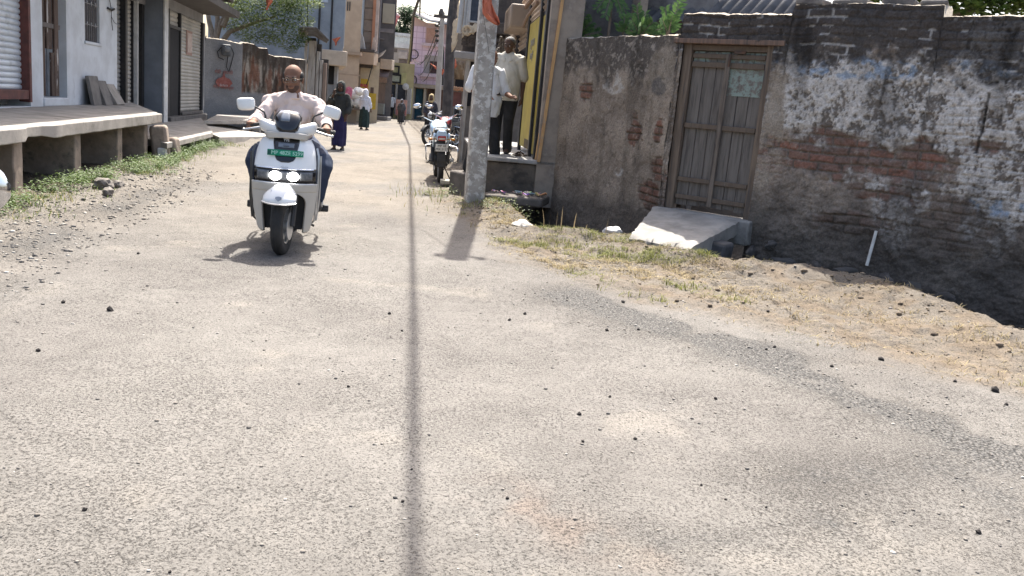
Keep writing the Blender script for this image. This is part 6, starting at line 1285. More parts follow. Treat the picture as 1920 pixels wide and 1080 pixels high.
    mb = MB(); mb.tube([(-.12, .55, .46), (-.14, .50, .26), (-.14, .75, .22), (-.15, 1.1, .28), (-.17, 1.55, .40)], [.02, .022, .024, .04, .036], 10); obj('exhaust', mb, chrome, b)
    mb = MB(); mb.tube([(.12, 1.05, .62), (.24, 1.08, .60), (.25, 1.42, .58), (.24, 1.46, .40), (.22, 1.2, .34), (.12, 1.12, .38)], .012, 8); obj('saree_guard', mb, chrome, b); mb = MB(); mb.tube([(-.12, 1.0, .60), (-.27, 1.02, .58), (-.28, 1.34, .56), (-.27, 1.38, .36), (-.24, 1.1, .32), (-.14, 1.0, .38)], .012, 8); obj('side_guard', mb, chrome, b)
    mb = MB(); mb.tube([(-.08, .7, .26), (-.16, .74, .10), (-.20, .76, .01)], .011, 6); obj('side_stand', mb, blk_pl, b)
    return b
bike = make_bike()
def place_bike(src, x, y, a, lean, color, label, group, first=False):
    b = src if first else copy_tree(src); b.location = (x, y, 0); b.rotation_euler = (0, R(lean), R(a)); b['label'] = label
    if group: b['group'] = group
    def paint(o):
        o.color = color
        for c in o.children: paint(c)
    paint(b); return b
G = 'motorcycles parked along the lane'
q = on_z(826, 345); hdg = Vector((math.sin(R(189)), -math.cos(R(189))))
place_bike(bike, q.x + hdg.x * 1.45, q.y + hdg.y * 1.45, 189, 3, (.46, .60, .76, 1), 'pale blue and silver motorcycle seen from behind beside the thick concrete pole', G, True)
q = on_z(803, 274); place_bike(bike, q.x, q.y, -34, -4, (.03, .03, .032, 1), 'black motorcycle facing the camera past the pale blue one', G)
q = on_y(838, 240, 20.5); place_bike(bike, q.x + .1, 20.2, 180, 5, (.16, .012, .015, 1), 'red and black motorcycle parked ahead of the pale blue one', G)
q = on_z(729, 222); place_bike(bike, q.x, q.y, 35, -5, (.03, .03, .035, 1), 'small black motorcycle parked in front of the far yellow shop', G)
q = on_z(612, 226); place_bike(bike, on_y(611, 200, 31).x, 29.6, 20, -5, (.04, .035, .035, 1), 'dark motorcycle half hidden behind the rider and the woman in purple', G)
a_, l_ = R(212), R(-9); mp_ = Matrix.Rotation(a_, 4, 'Z') @ Matrix.Rotation(l_, 4, 'Y') @ Vector((-.36, .31, 1.22)); y_ = .9
for _ in range(40): y_ += (on_y(-119, 330, y_).z - mp_.z) * 3
q = on_y(-119, 330, y_); place_bike(bike, q.x - mp_.x, q.y - mp_.y, 212, -9, (.05, .05, .055, 1), 'motorcycle whose chrome mirror just enters the picture by the platform', G)
# ------------------------------------------------------------------ people
skin = lambda nm, c: mat(nm, c, tuple(k * .8 for k in c), 14, .7, .15, 60, spec=.22)
skin_a = skin('brown_skin', (.20, .108, .072)); skin_b = skin('dark_brown_skin', (.10, .058, .040))
hair_b = mat('black_hair', (.012, .011, .011), (.025, .023, .022), 30, .6, .5, 80); hair_g = mat('grey_hair', (.16, .155, .15), (.05, .048, .047), 60, .7, .5, 80)
eye_w = mat('eye_white', (.62, .58, .54), None, 9, .25, 0); eye_d = mat('eye_dark', (.012, .009, .008), None, 9, .15, 0); lip_m = mat('dark_lips', (.13, .06, .05), None, 9, .5, 0)
def head_T(c, yaw=0, pitch=0, roll=0): return Matrix.Translation(Vector(c)) @ Euler((pitch, roll, yaw)).to_matrix().to_4x4()
def add_head(mb, T, s=1.0):                           # face towards -y, origin at the base of the skull
    old = mb.M; mb.M = (old @ T if old is not None else T) @ Matrix.Scale(s, 4)
    mb.blob((0, .012, .142), (.076, .096, .086), n=20, mm=14); mb.blob((0, -.022, .088), (.063, .068, .088), n=18, mm=12); mb.blob((0, -.048, .028), (.042, .042, .034), n=14, mm=10)
    mb.blob((0, -.035, .045), (.056, .052, .042), n=14, mm=10)
    mb.tube([(-.046, -.074, .124), (-.02, -.089, .122), (0, -.086, .121), (.02, -.089, .122), (.046, -.074, .124)], .0115, 8)
    mb.tube([(0, -.087, .112), (0, -.099, .094), (0, -.108, .078)], [.010, .0125, .0145], 8, round_end=True)
    for sg in (-1, 1):
        mb.blob((sg * .014, -.096, .075), (.010, .011, .009)); mb.blob((sg * .040, -.062, .082), (.020, .024, .018)); mb.blob((sg * .079, .012, .098), (.011, .024, .033), (0, 0, sg * .35))
    mb.tube([(-.022, -.088, .050), (0, -.094, .052), (.022, -.088, .050)], .0085, 8); mb.tube([(-.018, -.086, .040), (0, -.091, .038), (.018, -.086, .040)], .0085, 8)
    mb.M = old
def face_parts(par, T, s=1.0, brow=True, moustache=None, eyes=True):
    TT = T @ Matrix.Scale(s, 4)
    for sg in (-1, 1):
        if eyes:
            mb = MB(TT); mb.blob((sg * .029, -.0795, .103), (.0135, .009, .0085)); e_ = obj('eye', mb, eye_w, par)
            mb = MB(TT); mb.blob((sg * .028, -.0875, .103), (.0062, .0035, .0066)); obj('pupil', mb, eye_d, e_)
        if brow: mb = MB(TT); mb.tube([(sg * .012, -.0985, .124), (sg * .03, -.0955, .129), (sg * .047, -.083, .126)], [.0035, .0045, .003], 6); obj('eyebrow', mb, hair_b, par)
    mb = MB(TT); mb.tube([(-.021, -.0975, .0475), (0, -.1025, .046), (.021, -.0975, .0475)], [.002, .0045, .002], 6); obj('mouth', mb, lip_m, par)
    if moustache: mb = MB(TT); mb.tube([(-.028, -.094, .055), (-.012, -.103, .0625), (0, -.104, .061), (.012, -.103, .0625), (.028, -.094, .055)], [.004, .0075, .006, .0075, .004], 8); obj('moustache', mb, moustache, par)
def add_hand(mb, wrist, D, N, curl, side, s=1.0, thumb_in=.5):
    # wrist point, D towards the knuckles, N out of the back of the hand, side +1 when the thumb is on D x N
    D = Vector(D).normalized(); N = (Vector(N) - D * Vector(N).dot(D)).normalized(); X = D.cross(N) * side
    w = Vector(wrist); P = lambda d, x, n: w + (D * d + X * x + N * n) * s
    mb.tube([P(-.01, 0, 0), P(.03, .002, 0), P(.085, .002, .003)], [.026 * s, .036 * s, .040 * s], 12, .42, N, True)
    for i, (x, L) in enumerate(((.030, .072), (.010, .082), (-.011, .076), (-.031, .058))):
        p = P(.088 - .006 * abs(i - 1), x, .004); a = 0; pts = [p - D * .03 * s, p]
        for k_, (fr, c) in enumerate(zip((.46, .30, .24), curl)):
            a += R(c + (i - 1.5) * 2); p = p + (D * math.cos(a) - N * math.sin(a)) * L * fr * s; pts.append(p)
        mb.tube(pts, [.0088 * s, .0092 * s, .0088 * s, .0080 * s, .0068 * s], 8, round_end=True)
    t0 = P(.022, .026, -.006); t1 = P(.052, .050 - .02 * thumb_in, -.020); t2 = P(.078, .050 - .035 * thumb_in, -.030 - .012 * thumb_in); t3 = P(.098, .045 - .045 * thumb_in, -.034 - .016 * thumb_in)
    mb.tube([t0, t1, t2, t3], [.015 * s, .0125 * s, .0105 * s, .008 * s], 8, round_end=True)
def limb(mb, pts, r, ell=1.0, n=12, side=None): mb.tube(pts, r, n, ell, side, True)

# ---- the rider: sits on the scooter, hands on the grips, feet on the floor board
def make_rider():
    M = SCM
    HT = head_T((-.015, .985, 1.262), R(-9), R(4), R(-3)); sh = [Vector((s_ * .185, 1.0, 1.160)) for s_ in (-1, 1)]
    el = [Vector((-.29, .80, 1.01)), Vector((.28, .80, 1.015))]; wr = [Vector((-.292, .455, .992)), Vector((.292, .455, .992))]
    hip = [Vector((s_ * .10, 1.10, .80)) for s_ in (-1, 1)]; kn = [Vector((-.272, .66, .70)), Vector((.268, .68, .69))]; an = [Vector((-.225, .60, .40)), Vector((.225, .66, .40))]
    mb = MB(); add_head(mb, HT, 1.0)
    limb(mb, [(-.005, 1.0, 1.12), (-.01, .995, 1.22), (-.012, .99, 1.30)], [.075, .060, .056])
    limb(mb, [(0, 1.10, .80), (0, 1.09, .95), (0, 1.05, 1.08), (0, 1.01, 1.15)], [.15, .15, .155, .12], .62, 16, (0, 1, 0))
    for i, s_ in enumerate((-1, 1)):
        limb(mb, [(s_ * .1, 1.01, 1.15), sh[i], sh[i].lerp(el[i], .5), el[i], el[i].lerp(wr[i], .45), wr[i]], [.07, .062, .052, .045, .040, .028])
        d_ = Vector((s_ * .02, -1, -.10)); add_hand(mb, wr[i] + Vector((0, -.005, .004)), d_, Vector((0, -.1, 1)), (48, 62, 45), 1 if s_ < 0 else -1, 1.0, .9)
        limb(mb, [hip[i], hip[i].lerp(kn[i], .5), kn[i], kn[i].lerp(an[i], .4), an[i]], [.095, .085, .065, .058, .042])
        limb(mb, [an[i], an[i] + Vector((0, -.02, -.05)), an[i] + Vector((s_ * .02, -.16, -.07))], [.045, .045, .036])
    body = fuse('person', mb, skin_a, None, .0062, 3); body.location = SC_P; body.rotation_euler = (0, 0, SC_A); body['local'] = 1
    tag(body, 'balding man in glasses and a pale pink long sleeved tee riding the white scooter', 'person')
    face_parts(body, HT, 1.0, True, None)
    TT = HT
    mb = MB(TT)
    for sg in (-1, 1):
        mb.blob((sg * .0695, .024, .126), (.019, .058, .046), n=14, mm=10)
    mb.blob((0, .082, .118), (.062, .032, .058), n=16, mm=10); fuse('hair', mb, hair_b, body, .006, 2)
    mb = MB(TT); mb.blob((0, -.0485, .027), (.0435, .0435, .036), n=16, mm=12); mb.blob((0, -.035, .043), (.0585, .053, .042), n=16, mm=12); st_m = mat('dark_stubble', (.085, .050, .037), (.06, .037, .029), 40, .85, .3, 120)
    fuse('stubble', mb, st_m, body, .005, 2, cut=[(TT @ Vector((0, 0, .052)), TT.to_3x3() @ Vector((0, .45, 1)))])
    mb = MB(TT)
    for sg in (-1, 1):
        c = Vector((sg * .0315, -.106, .100)); mb.tube([c + Vector((.025 * math.cos(a), 0, .020 * math.sin(a))) for a in np.linspace(0, 2 * math.pi, 21)], .0018, 6); mb.tube([c + Vector((sg * .025, 0, .008)), Vector((sg * .078, -.05, .112)), Vector((sg * .083, .01, .110))], .0018, 6)
    mb.tube([(-.007, -.106, .104), (0, -.108, .107), (.007, -.106, .104)], .0018, 6); gl = obj('glasses', mb, mat('metal_rim', (.25, .23, .2), None, 9, .3, 0, metal=.8), body)
    t = NT('spectacle_lens'); t.base((.9, .92, .92)); t.b.inputs['Transmission Weight'].default_value = 1; t.b.inputs['IOR'].default_value = 1.12; lm = t.done(.02, spec=.8)
    for sg in (-1, 1):
        c = Vector((sg * .0315, -.106, .100)); mb = MB(TT); mb.lathe([(.001, -.0008), (.0242, -.0006), (.0242, .0006), (.001, .0008)], 20, Matrix.Translation(c) @ Matrix.Rotation(R(90), 4, 'X') @ Matrix.Diagonal((1, .8, 1, 1))); obj('lens', mb, lm, gl)
    # tee shirt with long sleeves
    mb = MB()
    limb(mb, [(0, 1.11, .78), (0, 1.10, .92), (0, 1.06, 1.06), (0, 1.02, 1.145)], [.176, .172, .176, .140], .66, 20, (0, 1, 0))
    limb(mb, [(-.17, 1.005, 1.155), (0, 1.0, 1.188), (.17, 1.005, 1.155)], [.082, .088, .082], 1, 14); limb(mb, [(0, 1.0, 1.17), (-.008, .995, 1.215)], [.10, .074], 1, 14)
    for s_ in (-1, 1): limb(mb, [(s_ * .03, 1.0, 1.205), (s_ * .13, 1.0, 1.185), (s_ * .205, 1.0, 1.15)], [.062, .066, .070], 1, 12)
    mb.blob((0, .965, 1.06), (.16, .09, .11)); mb.blob((0, 1.0, .90), (.17, .10, .11))
    for i, s_ in enumerate((-1, 1)):
        limb(mb, [(s_ * .12, 1.01, 1.15), sh[i], sh[i].lerp(el[i], .5), el[i], el[i].lerp(wr[i], .35), el[i].lerp(wr[i], .68)], [.074, .066, .060, .056, .051, .047], 1, 14)
    tee = mat('pale_pink_cotton', (.56, .465, .425), (.51, .42, .385), 5, .9, .25, 120)
    shirt = fuse('shirt', mb, tee, body, .008, 3, .018, 12, 3)
    mb = MB(); mb.ring(.080, .009, 28, 8, Matrix.Translation((-.008, .985, 1.222)) @ Matrix.Rotation(R(16), 4, 'X') @ Matrix.Diagonal((1, .95, 1, 1))); obj('collar', mb, mat('peach_rib', (.60, .45, .34), None, 9, .9, .2), shirt)
    jean = mat('dark_blue_denim', (.022, .030, .055), (.035, .05, .085), 6, .9, .3, 110, dirt=(.09, .14, .21), dscale=4.5, dirt_at=(.60, .72)); mb = MB()
    limb(mb, [(-.08, 1.10, .79), (.08, 1.10, .79)], [.14, .14], 1, 16)
    for i, s_ in enumerate((-1, 1)):
        limb(mb, [hip[i], hip[i].lerp(kn[i], .5), kn[i] + Vector((0, .02, 0)), kn[i] + Vector((0, -.005, -.03)), kn[i].lerp(an[i], .45), an[i] + Vector((0, 0, .0))], [.115, .107, .094, .092, .078, .066], 1, 14)
    fuse('trousers', mb, jean, body, .011, 3, .012, 8, 9)
    for i, s_ in enumerate((-1, 1)):
        mb = MB(); limb(mb, [an[i] + Vector((0, .03, -.045)), an[i] + Vector((0, -.06, -.055)), an[i] + Vector((s_ * .02, -.19, -.072))], [.052, .050, .040]); fuse('shoe', mb, blk_pl, body, .01, 3)
    mb = MB(); w_ = el[1].lerp(wr[1], .86); d_ = (wr[1] - el[1]).to_track_quat('Z', 'Y').to_matrix().to_4x4(); mb.ring(.036, .006, 20, 6, Matrix.Translation(w_) @ d_); obj('wristband', mb, blk_pl, body)
    return body
rider = make_rider()

# ---- standing and walking people
def stander(label, loc, rz, H=1.68, legs=((-.09, 0, 0), (.09, 0, 0)), arms=None, yaw=0, pitch=0, hair='short', hair_m=hair_g, skin_m=skin_b, shirt_m=None, trouser_m=None, belly=.02, lean=0.0, stance=0.0, shoes=False, voxel=.0075, curl=(18, 22, 16), moustache=None):
    k = H / 1.72; L = Matrix.Scale(k, 4); S_ = Matrix.Shear('XY', 4, (lean, 0)) if lean else Matrix.Identity(4)
    M0 = L @ S_
    HT = head_T((0, .005, 1.485), yaw, pitch); sh = [Vector((s_ * .195, .015, 1.405)) for s_ in (-1, 1)]; hip = [Vector((s_ * .095, .01, .90)) for s_ in (-1, 1)]
    an = [Vector((a, b, .085)) for a, b, c in legs]; kn = [hip[i].lerp(an[i], .48) + Vector((0, -.03 - (legs[i][2]), .0)) for i in (0, 1)]
    arms = arms or [[(-.25, .03, 1.12), (-.245, -.05, .87), (0, -.15, -1), (-1, 0, 0)], [(.25, .03, 1.12), (.245, -.05, .87), (0, -.15, -1), (1, 0, 0)]]
    mb = MB(M0); add_head(mb, HT)
    limb(mb, [(0, .03, 1.38), (0, .025, 1.45), (0, .012, 1.53)], [.07, .058, .054])
    limb(mb, [(0, .01, .90), (0, .0, 1.08), (0, .01, 1.28), (0, .02, 1.40)], [.15, .138, .155, .11], .66, 16, (0, 1, 0))
    for i, s_ in enumerate((-1, 1)):
        e_, w_, D, N = arms[i]; e_, w_ = Vector(e_), Vector(w_)
        limb(mb, [(s_ * .10, .02, 1.385), sh[i], sh[i].lerp(e_, .5), e_, e_.lerp(w_, .45), w_], [.065, .058, .049, .042, .037, .026]); add_hand(mb, w_, D, N, curl, 1 if s_ < 0 else -1)
        limb(mb, [hip[i], hip[i].lerp(kn[i], .5), kn[i], kn[i].lerp(an[i], .45), an[i]], [.095, .080, .058, .055, .040])
        limb(mb, [an[i] + Vector((0, .035, -.045)), an[i] + Vector((0, -.05, -.045)), an[i] + Vector((s_ * .025, -.15, -.06))], [.038, .042, .026])
    body = fuse('person', mb, skin_m, None, voxel, 3); body.location = loc; body.rotation_euler = (0, 0, rz); body['local'] = 1; tag(body, label, 'person')
    face_parts(body, M0 @ HT, 1.0, True, moustache)
    if hair == 'short': mb = MB(M0 @ HT); mb.blob((0, .026, .160), (.081, .096, .078), n=18, mm=12); mb.blob((0, .070, .112), (.068, .045, .06), n=14, mm=10); fuse('hair', mb, hair_m, body, .008, 2)
    if shirt_m:
        mb = MB(M0); b_ = belly
        limb(mb, [(0, .005, .72), (0, -.0 - b_, 1.0), (0, -b_ * .5, 1.2), (0, .015, 1.375)], [.195, .190 + b_, .195, .145], .68, 18, (0, 1, 0)); limb(mb, [(-.16, .018, 1.40), (0, .02, 1.425), (.16, .018, 1.40)], [.072, .078, .072]); limb(mb, [(0, .025, 1.40), (0, .02, 1.452)], [.09, .068])
        if b_ > .03: mb.blob((0, -.08, 1.04), (.15, .11, .16))
        for i, s_ in enumerate((-1, 1)):
            e_ = Vector(arms[i][0]); limb(mb, [(s_ * .12, .02, 1.38), sh[i], sh[i].lerp(e_, .5), sh[i].lerp(e_, .92)], [.078, .079, .077, .080])
        st = fuse('shirt', mb, shirt_m, body, .011, 3, .013, 9, 5, [(M0 @ Vector((0, 0, .80)), (0, .1, -1))])
        mb = MB(M0)
        for sg in (-1, 1): mb.add([(sg * .012, -.075, 1.40), (sg * .070, -.05, 1.425), (sg * .085, -.085, 1.375), (sg * .03, -.105, 1.34)], [(0, 1, 2, 3)])
        obj('collar', mb, shirt_m, st, solid=.006)
    if trouser_m:
        mb = MB(M0); limb(mb, [(-.07, .012, .92), (.07, .012, .92)], [.13, .13])
        for i in (0, 1): limb(mb, [hip[i], hip[i].lerp(kn[i], .5), kn[i], kn[i].lerp(an[i], .5), an[i] + Vector((0, .01, -.02))], [.112, .100, .082, .076, .074])
        fuse('trousers', mb, trouser_m, body, .012, 3, .012, 7, 2)
    for i, s_ in enumerate((-1, 1)):
        mb = MB(M0); a = an[i]; limb(mb, [a + Vector((0, .05, -.062)), a + Vector((0, -.05, -.064)), a + Vector((s_ * .028, -.16, -.068))], [.040, .044, .034] if shoes else [.036, .040, .034], .5, 12, (0, 0, 1)); obj('shoe' if shoes else 'sandal', mb, blk_pl, body)
    return body
cream_shirt = mat('cream_cotton_shirt', (.46, .43, .37), (.41, .385, .33), 5, .9, .25, 90); black_cloth = mat('black_trouser_cloth', (.018, .018, .020), (.028, .028, .03), 6, .9, .3, 60); white_shirt = mat('white_cotton_shirt', (.60, .61, .62), (.53, .54, .55), 5, .9, .25, 90)
stander('grey haired man in a cream shirt standing barefoot on the shop plinth', (-.36, 12.9, .636), R(-12), 1.68, ((-.10, .02, 0), (.10, -.02, .02)),
        [[(-.235, .02, 1.13), (-.17, -.22, 1.02), (.35, -.9, .05), (-.2, .1, 1)], [(.25, .05, 1.12), (.255, .0, .87), (0, -.15, -1), (1, 0, 0)]], R(-8), R(6), 'short', hair_g, skin_b, cream_shirt, black_cloth, .035)
stander('black haired man in a white shirt standing on a stone step behind the concrete pole', (-.60, 12.35, .36), R(38), 1.74, ((-.20, .05, 0), (.20, -.05, 0)),
        [[(-.29, .02, 1.15), (-.20, -.22, 1.04), (.4, -.9, .1), (-.2, .1, 1)], [(.27, -.06, 1.13), (.20, -.30, 1.08), (-.3, -.95, .1), (.1, .1, 1)]], R(10), R(14), 'short', hair_b, skin_a, white_shirt, black_cloth, .03, shoes=True)
ph = MB(); q = on_y(932, 172, 12.3); ph.cbox(tuple(q), (.075, .15, .012), (R(40), 0, R(30))); tag(obj('mobile_phone', ph, blk_gloss, None, .004), 'dark phone held out between the two men by the shop', 'phone')

def draped(label, loc, rz, H, shawl_m, skirt_m, scarf_m, phase=0, arm_up=False, wide=1.0, tail=None, skin_m=skin_b, step=.10):
    k = H / 1.58; M0 = Matrix.Scale(k, 4); HT = head_T((0, -.01, 1.345), 0, R(5)); mb = MB(M0); add_head(mb, HT)
    limb(mb, [(0, .03, 1.24), (0, .01, 1.40)], [.06, .05]); limb(mb, [(0, .01, .80), (0, 0, 1.0), (0, .02, 1.26)], [.14, .13, .12], .7, 14, (0, 1, 0))
    an = [Vector((-.07, -step, .08)), Vector((.07, step, .085))]
    for i, s_ in enumerate((-1, 1)):
        limb(mb, [(s_ * .09, 0, .82), (s_ * .08, an[i].y * .5 - .02, .45), an[i]], [.09, .06, .038]); limb(mb, [an[i] + Vector((0, .03, -.04)), an[i] + Vector((s_ * .01, -.13, -.055))], [.036, .026])
        if arm_up and s_ < 0: e_, w_, D, N = Vector((-.24, -.10, 1.02)), Vector((-.12, -.17, 1.27)), (.1, .1, 1), (-.5, -.8, 0)
        else: e_, w_, D, N = Vector((s_ * .22, .0, 1.0)), Vector((s_ * .20, -.14, .80)), (0, -.4, -1), (s_, 0, 0)
        limb(mb, [(s_ * .15, .02, 1.24), e_, w_], [.055, .042, .027]); add_hand(mb, w_, D, N, (20, 25, 18), 1 if s_ < 0 else -1, .92)
    body = fuse('person', mb, skin_m, None, .009, 3); body.location = loc; body.rotation_euler = (0, 0, rz); body['local'] = 1; tag(body, label, 'person'); face_parts(body, M0 @ HT, .98)
    mb = MB(M0); rings = []                            # skirt with folds
    for j in range(14):
        z = .10 + .80 * j / 13; t_ = j / 13; rx = (.17 + .03 * math.sin(t_ * 3) - .03 * t_) * wide; ry = .14 * wide + .05 * (1 - t_); cy = .02 * math.sin(phase) * (1 - t_)
        rings.append([Vector(((rx + .018 * (1 - t_ * .6) * math.sin(7 * a + phase + t_)) * math.cos(a), cy + (ry + .022 * (1 - t_ * .6) * math.sin(6 * a + phase * 2)) * math.sin(a), z + .015 * math.sin(3 * a + phase) * (1 - t_))) for a in np.linspace(0, 2 * math.pi, 49)[:-1]])
    mb.loft(rings); obj('skirt', mb, skirt_m, body, 0, 60)
    mb = MB(M0); limb(mb, [(0, .0, .80), (0, .0, .98), (0, .01, 1.16), (0, .02, 1.27)], [.185 * wide, .18 * wide, .185 * wide, .10], .75, 18, (0, 1, 0)); limb(mb, [(-.13, .02, 1.235), (.13, .02, 1.235)], [.085, .085]); limb(mb, [(0, .03, 1.24), (0, .03, 1.36)], [.10, .085])
    for i, s_ in enumerate((-1, 1)):
        e_ = Vector((-.24, -.10, 1.02)) if (arm_up and s_ < 0) else Vector((s_ * .22, .0, 1.0)); limb(mb, [(s_ * .14, .02, 1.23), e_, e_.lerp(Vector((-.12, -.17, 1.27)) if (arm_up and s_ < 0) else Vector((s_ * .20, -.14, .80)), .5)], [.085, .075, .065])
    if tail: limb(mb, [(tail * .10, .08, 1.36), (tail * .28, .12, 1.16), (tail * .36, .14, .95)], [.07, .07, .05], .35, 12, (0, 1, 0))
    fuse('shawl', mb, shawl_m, body, .012, 3, .016, 9, phase)
    mb = MB(M0 @ HT); mb.blob((0, .035, .15), (.098, .105, .105), n=18, mm=12); mb.blob((0, .075, .07), (.095, .075, .12), n=16, mm=10)
    for sg in (-1, 1): mb.blob((sg * .084, .005, .07), (.024, .065, .12), n=12, mm=10)
    mb.blob((0, -.01, -.03), (.10, .095, .05)); fuse('headscarf', mb, scarf_m, body, .011, 3, .008, 12, phase)
    for i, s_ in enumerate((-1, 1)): mb = MB(M0); limb(mb, [an[i] + Vector((0, .05, -.062)), an[i] + Vector((s_ * .012, -.15, -.066))], [.04, .034], .5, 10, (0, 0, 1)); obj('sandal', mb, blk_pl, body)
    return body
cl = lambda nm, c, c2=None: mat(nm, c, c2 or tuple(k * .75 for k in c), 7, .9, .3, 60)
p = on_z(634, 281); draped('woman in a black headscarf and deep purple skirt with a hand at her face', (p.x, p.y, 0), R(-4), 1.56, cl('black_shawl', (.032, .034, .032), (.05, .052, .047)), cl('purple_cloth', (.030, .026, .085), (.022, .018, .06)), cl('dark_grey_scarf', (.05, .055, .05), (.08, .085, .075)), 1.2, True, .92, -1)
p = on_z(682, 243); draped('woman in a white headscarf and dark green skirt walking away', (p.x, p.y, 0), R(165), 1.55, cl('pale_blue_white_cloth', (.55, .58, .66), (.48, .51, .60)), cl('dark_green_cloth', (.022, .045, .042), (.015, .028, .028)), cl('white_scarf', (.62, .63, .68), (.55, .57, .63)), 2.1, False, 1.12, None)
p = on_z(751, 232); draped('small figure in a grey cloak with a pale scarf far down the lane', (p.x, p.y, 0), R(5), 1.30, cl('grey_cloak', (.075, .075, .08), (.05, .05, .055)), cl('dark_grey_skirt', (.04, .04, .042)), cl('pale_grey_scarf', (.34, .37, .42), (.12, .12, .13)), .4, False, 1.25, None)
q = on_y(806, 225, 33); draped('woman in dark clothes with a long pale yellow headscarf near the parked motorcycles', (q.x, 33, 0), R(6), 1.58, cl('navy_black_cloth', (.03, .03, .04), (.05, .05, .065)), cl('black_skirt', (.02, .02, .023)), cl('pale_yellow_scarf', (.46, .36, .20), (.38, .30, .17)), 3.3, False, 1.0, None)
q = on_y(744, 215, 55.4); stander('person in pale shirt sitting low by the dark doorway of the yellow shop', (on_y(733, 205, 57.2).x, 57.2, 0), 0, 1.60, shirt_m=white_shirt, trouser_m=black_cloth, voxel=.014)
# covered handcart with white sacks behind the woman in purple
p = on_z(660, 222); hc = thing('handcart', 'handcart heaped with white sacks and a pink cloth behind the two women', 'cart', (p.x, 40, 0)); cx_ = on_y(664, 200, 40).x
mb = MB(); mb.box(cx_ - .7, cx_ + .55, 39.6, 41, .62, .70); obj('bed', mb, sooty if False else mat('old_cart_wood', (.16, .12, .09), None, 4, .9, .3), hc)
for dx in (-.55, .4): mb = MB(Matrix.Translation((cx_ + dx, 39.9, .33))); mb.ring(.30, .035, 28, 8, AX); mb.tube([(0, -.3, 0), (0, .3, 0)], .015, 5); mb.tube([(0, 0, -.3), (0, 0, .3)], .015, 5); obj('wheel', mb, tyre_m, hc)
sk = cl('white_sack', (.66, .64, .60), (.56, .53, .49))
for i, (dx, z, w, h) in enumerate(((-.35, .95, .42, .30), (.25, .95, .42, .32), (-.1, 1.28, .45, .24), (.2, 1.45, .30, .20))):
    mb = MB(); mb.blob((cx_ + dx, 40.2, z), (w, .5, h), (0, .1 * i, 0), 16, 10); fs_ = fuse('sack', mb, sk, None, .03, 2, .05, 3.5, i); tag(fs_, ['plump white sack low on the near end of the handcart, by the woman in purple', 'plump white sack low on the handcart, by the woman in white', 'white sack lying across the middle of the handcart load', 'smaller white sack topping the handcart load'][i], 'sack', 'white sacks on the handcart')
mb = MB(); P = []
for i in range(7): P.append([Vector((cx_ - .5 + .45 * i / 6 + .03 * math.sin(j), 39.62 - .05 * math.sin(i + j), 1.62 - .5 * j / 6 + .04 * math.sin(i * 2))) for j in range(7)])
mb.grid(P); tag(obj('pink_cloth', mb, cl('pink_fabric', (.55, .17, .24)), None, solid=.02), 'pink cloth thrown over the white sacks on the handcart', 'cloth')

stp = MB(); stp.cbox((-.66, 12.36, .16), (.62, .50, .40), (.01, -.01, .6)); tag(obj('step_stone', stp, mat('damp_slab', (.15, .13, .115)), None, .03), 'dark block of stone used as a step behind the concrete pole', 'step')
# ------------------------------------------------------------------ vegetation
def leaf_mat(nm, rough=.6):
    t = NT(nm); co = t.coord(); c = t.attr(); k = t.n('ShaderNodeMapRange'); t.l(t.noise(co, 25, 2), k.inputs[0]); k.inputs[1].default_value = .3; k.inputs[2].default_value = .7; k.inputs[3].default_value = .75; k.inputs[4].default_value = 1.25
    q = t.n('ShaderNodeVectorMath', operation='SCALE'); t.l(c, q.inputs[0]); t.l(k.outputs[0], q.inputs['Scale']); t.base(q.outputs[0])
    tr = t.n('ShaderNodeBsdfTranslucent'); t.l(q.outputs[0], tr.inputs[0]); mx = t.n('ShaderNodeMixShader'); mx.inputs[0].default_value = .32; t.l(t.b.outputs[0], mx.inputs[1]); t.l(tr.outputs[0], mx.inputs[2]); t.l(mx.outputs[0], t.out.inputs[0])
    return t.done(rough)
leaf_m = leaf_mat('leaf'); straw_m = leaf_mat('dry_grass', .9)
bark = mat('pale_bark', (.22, .18, .14), (.14, .115, .09), 8, .9, .5, 30, stretch=(4, 4, 1))
def blades(name, P, H, W, bend, cols, material, flat=0.0):    # curved grass blades, three segments each
    n = len(P); an = RS.uniform(0, 2 * math.pi, n); d = np.stack([np.cos(an), np.sin(an), 0 * an], -1); sd = np.stack([-np.sin(an), np.cos(an), 0 * an], -1)
    V = []; rows = []
    for t_ in (0, .4, .75, 1.0):
        w = W * (1 - t_) ** .6 * .5 + .0004
        c = P + d * (bend * t_ ** 1.6)[:, None] ; c[:, 2] += H * (t_ - flat * t_ ** 2 * .6); rows += [c - sd * w[:, None], c + sd * w[:, None]]
    V = np.stack(rows, 1).reshape(-1, 3); o = np.arange(n)[:, None] * 8; F_ = np.concatenate([o + np.array([0, 1, 3, 2]), o + np.array([2, 3, 5, 4]), o + np.array([4, 5, 7, 6])])
    return np_mesh(name, V, F_, material, np.repeat(cols, 8, 0))
def hts(x, y): return ground_fields(x, y)[6]
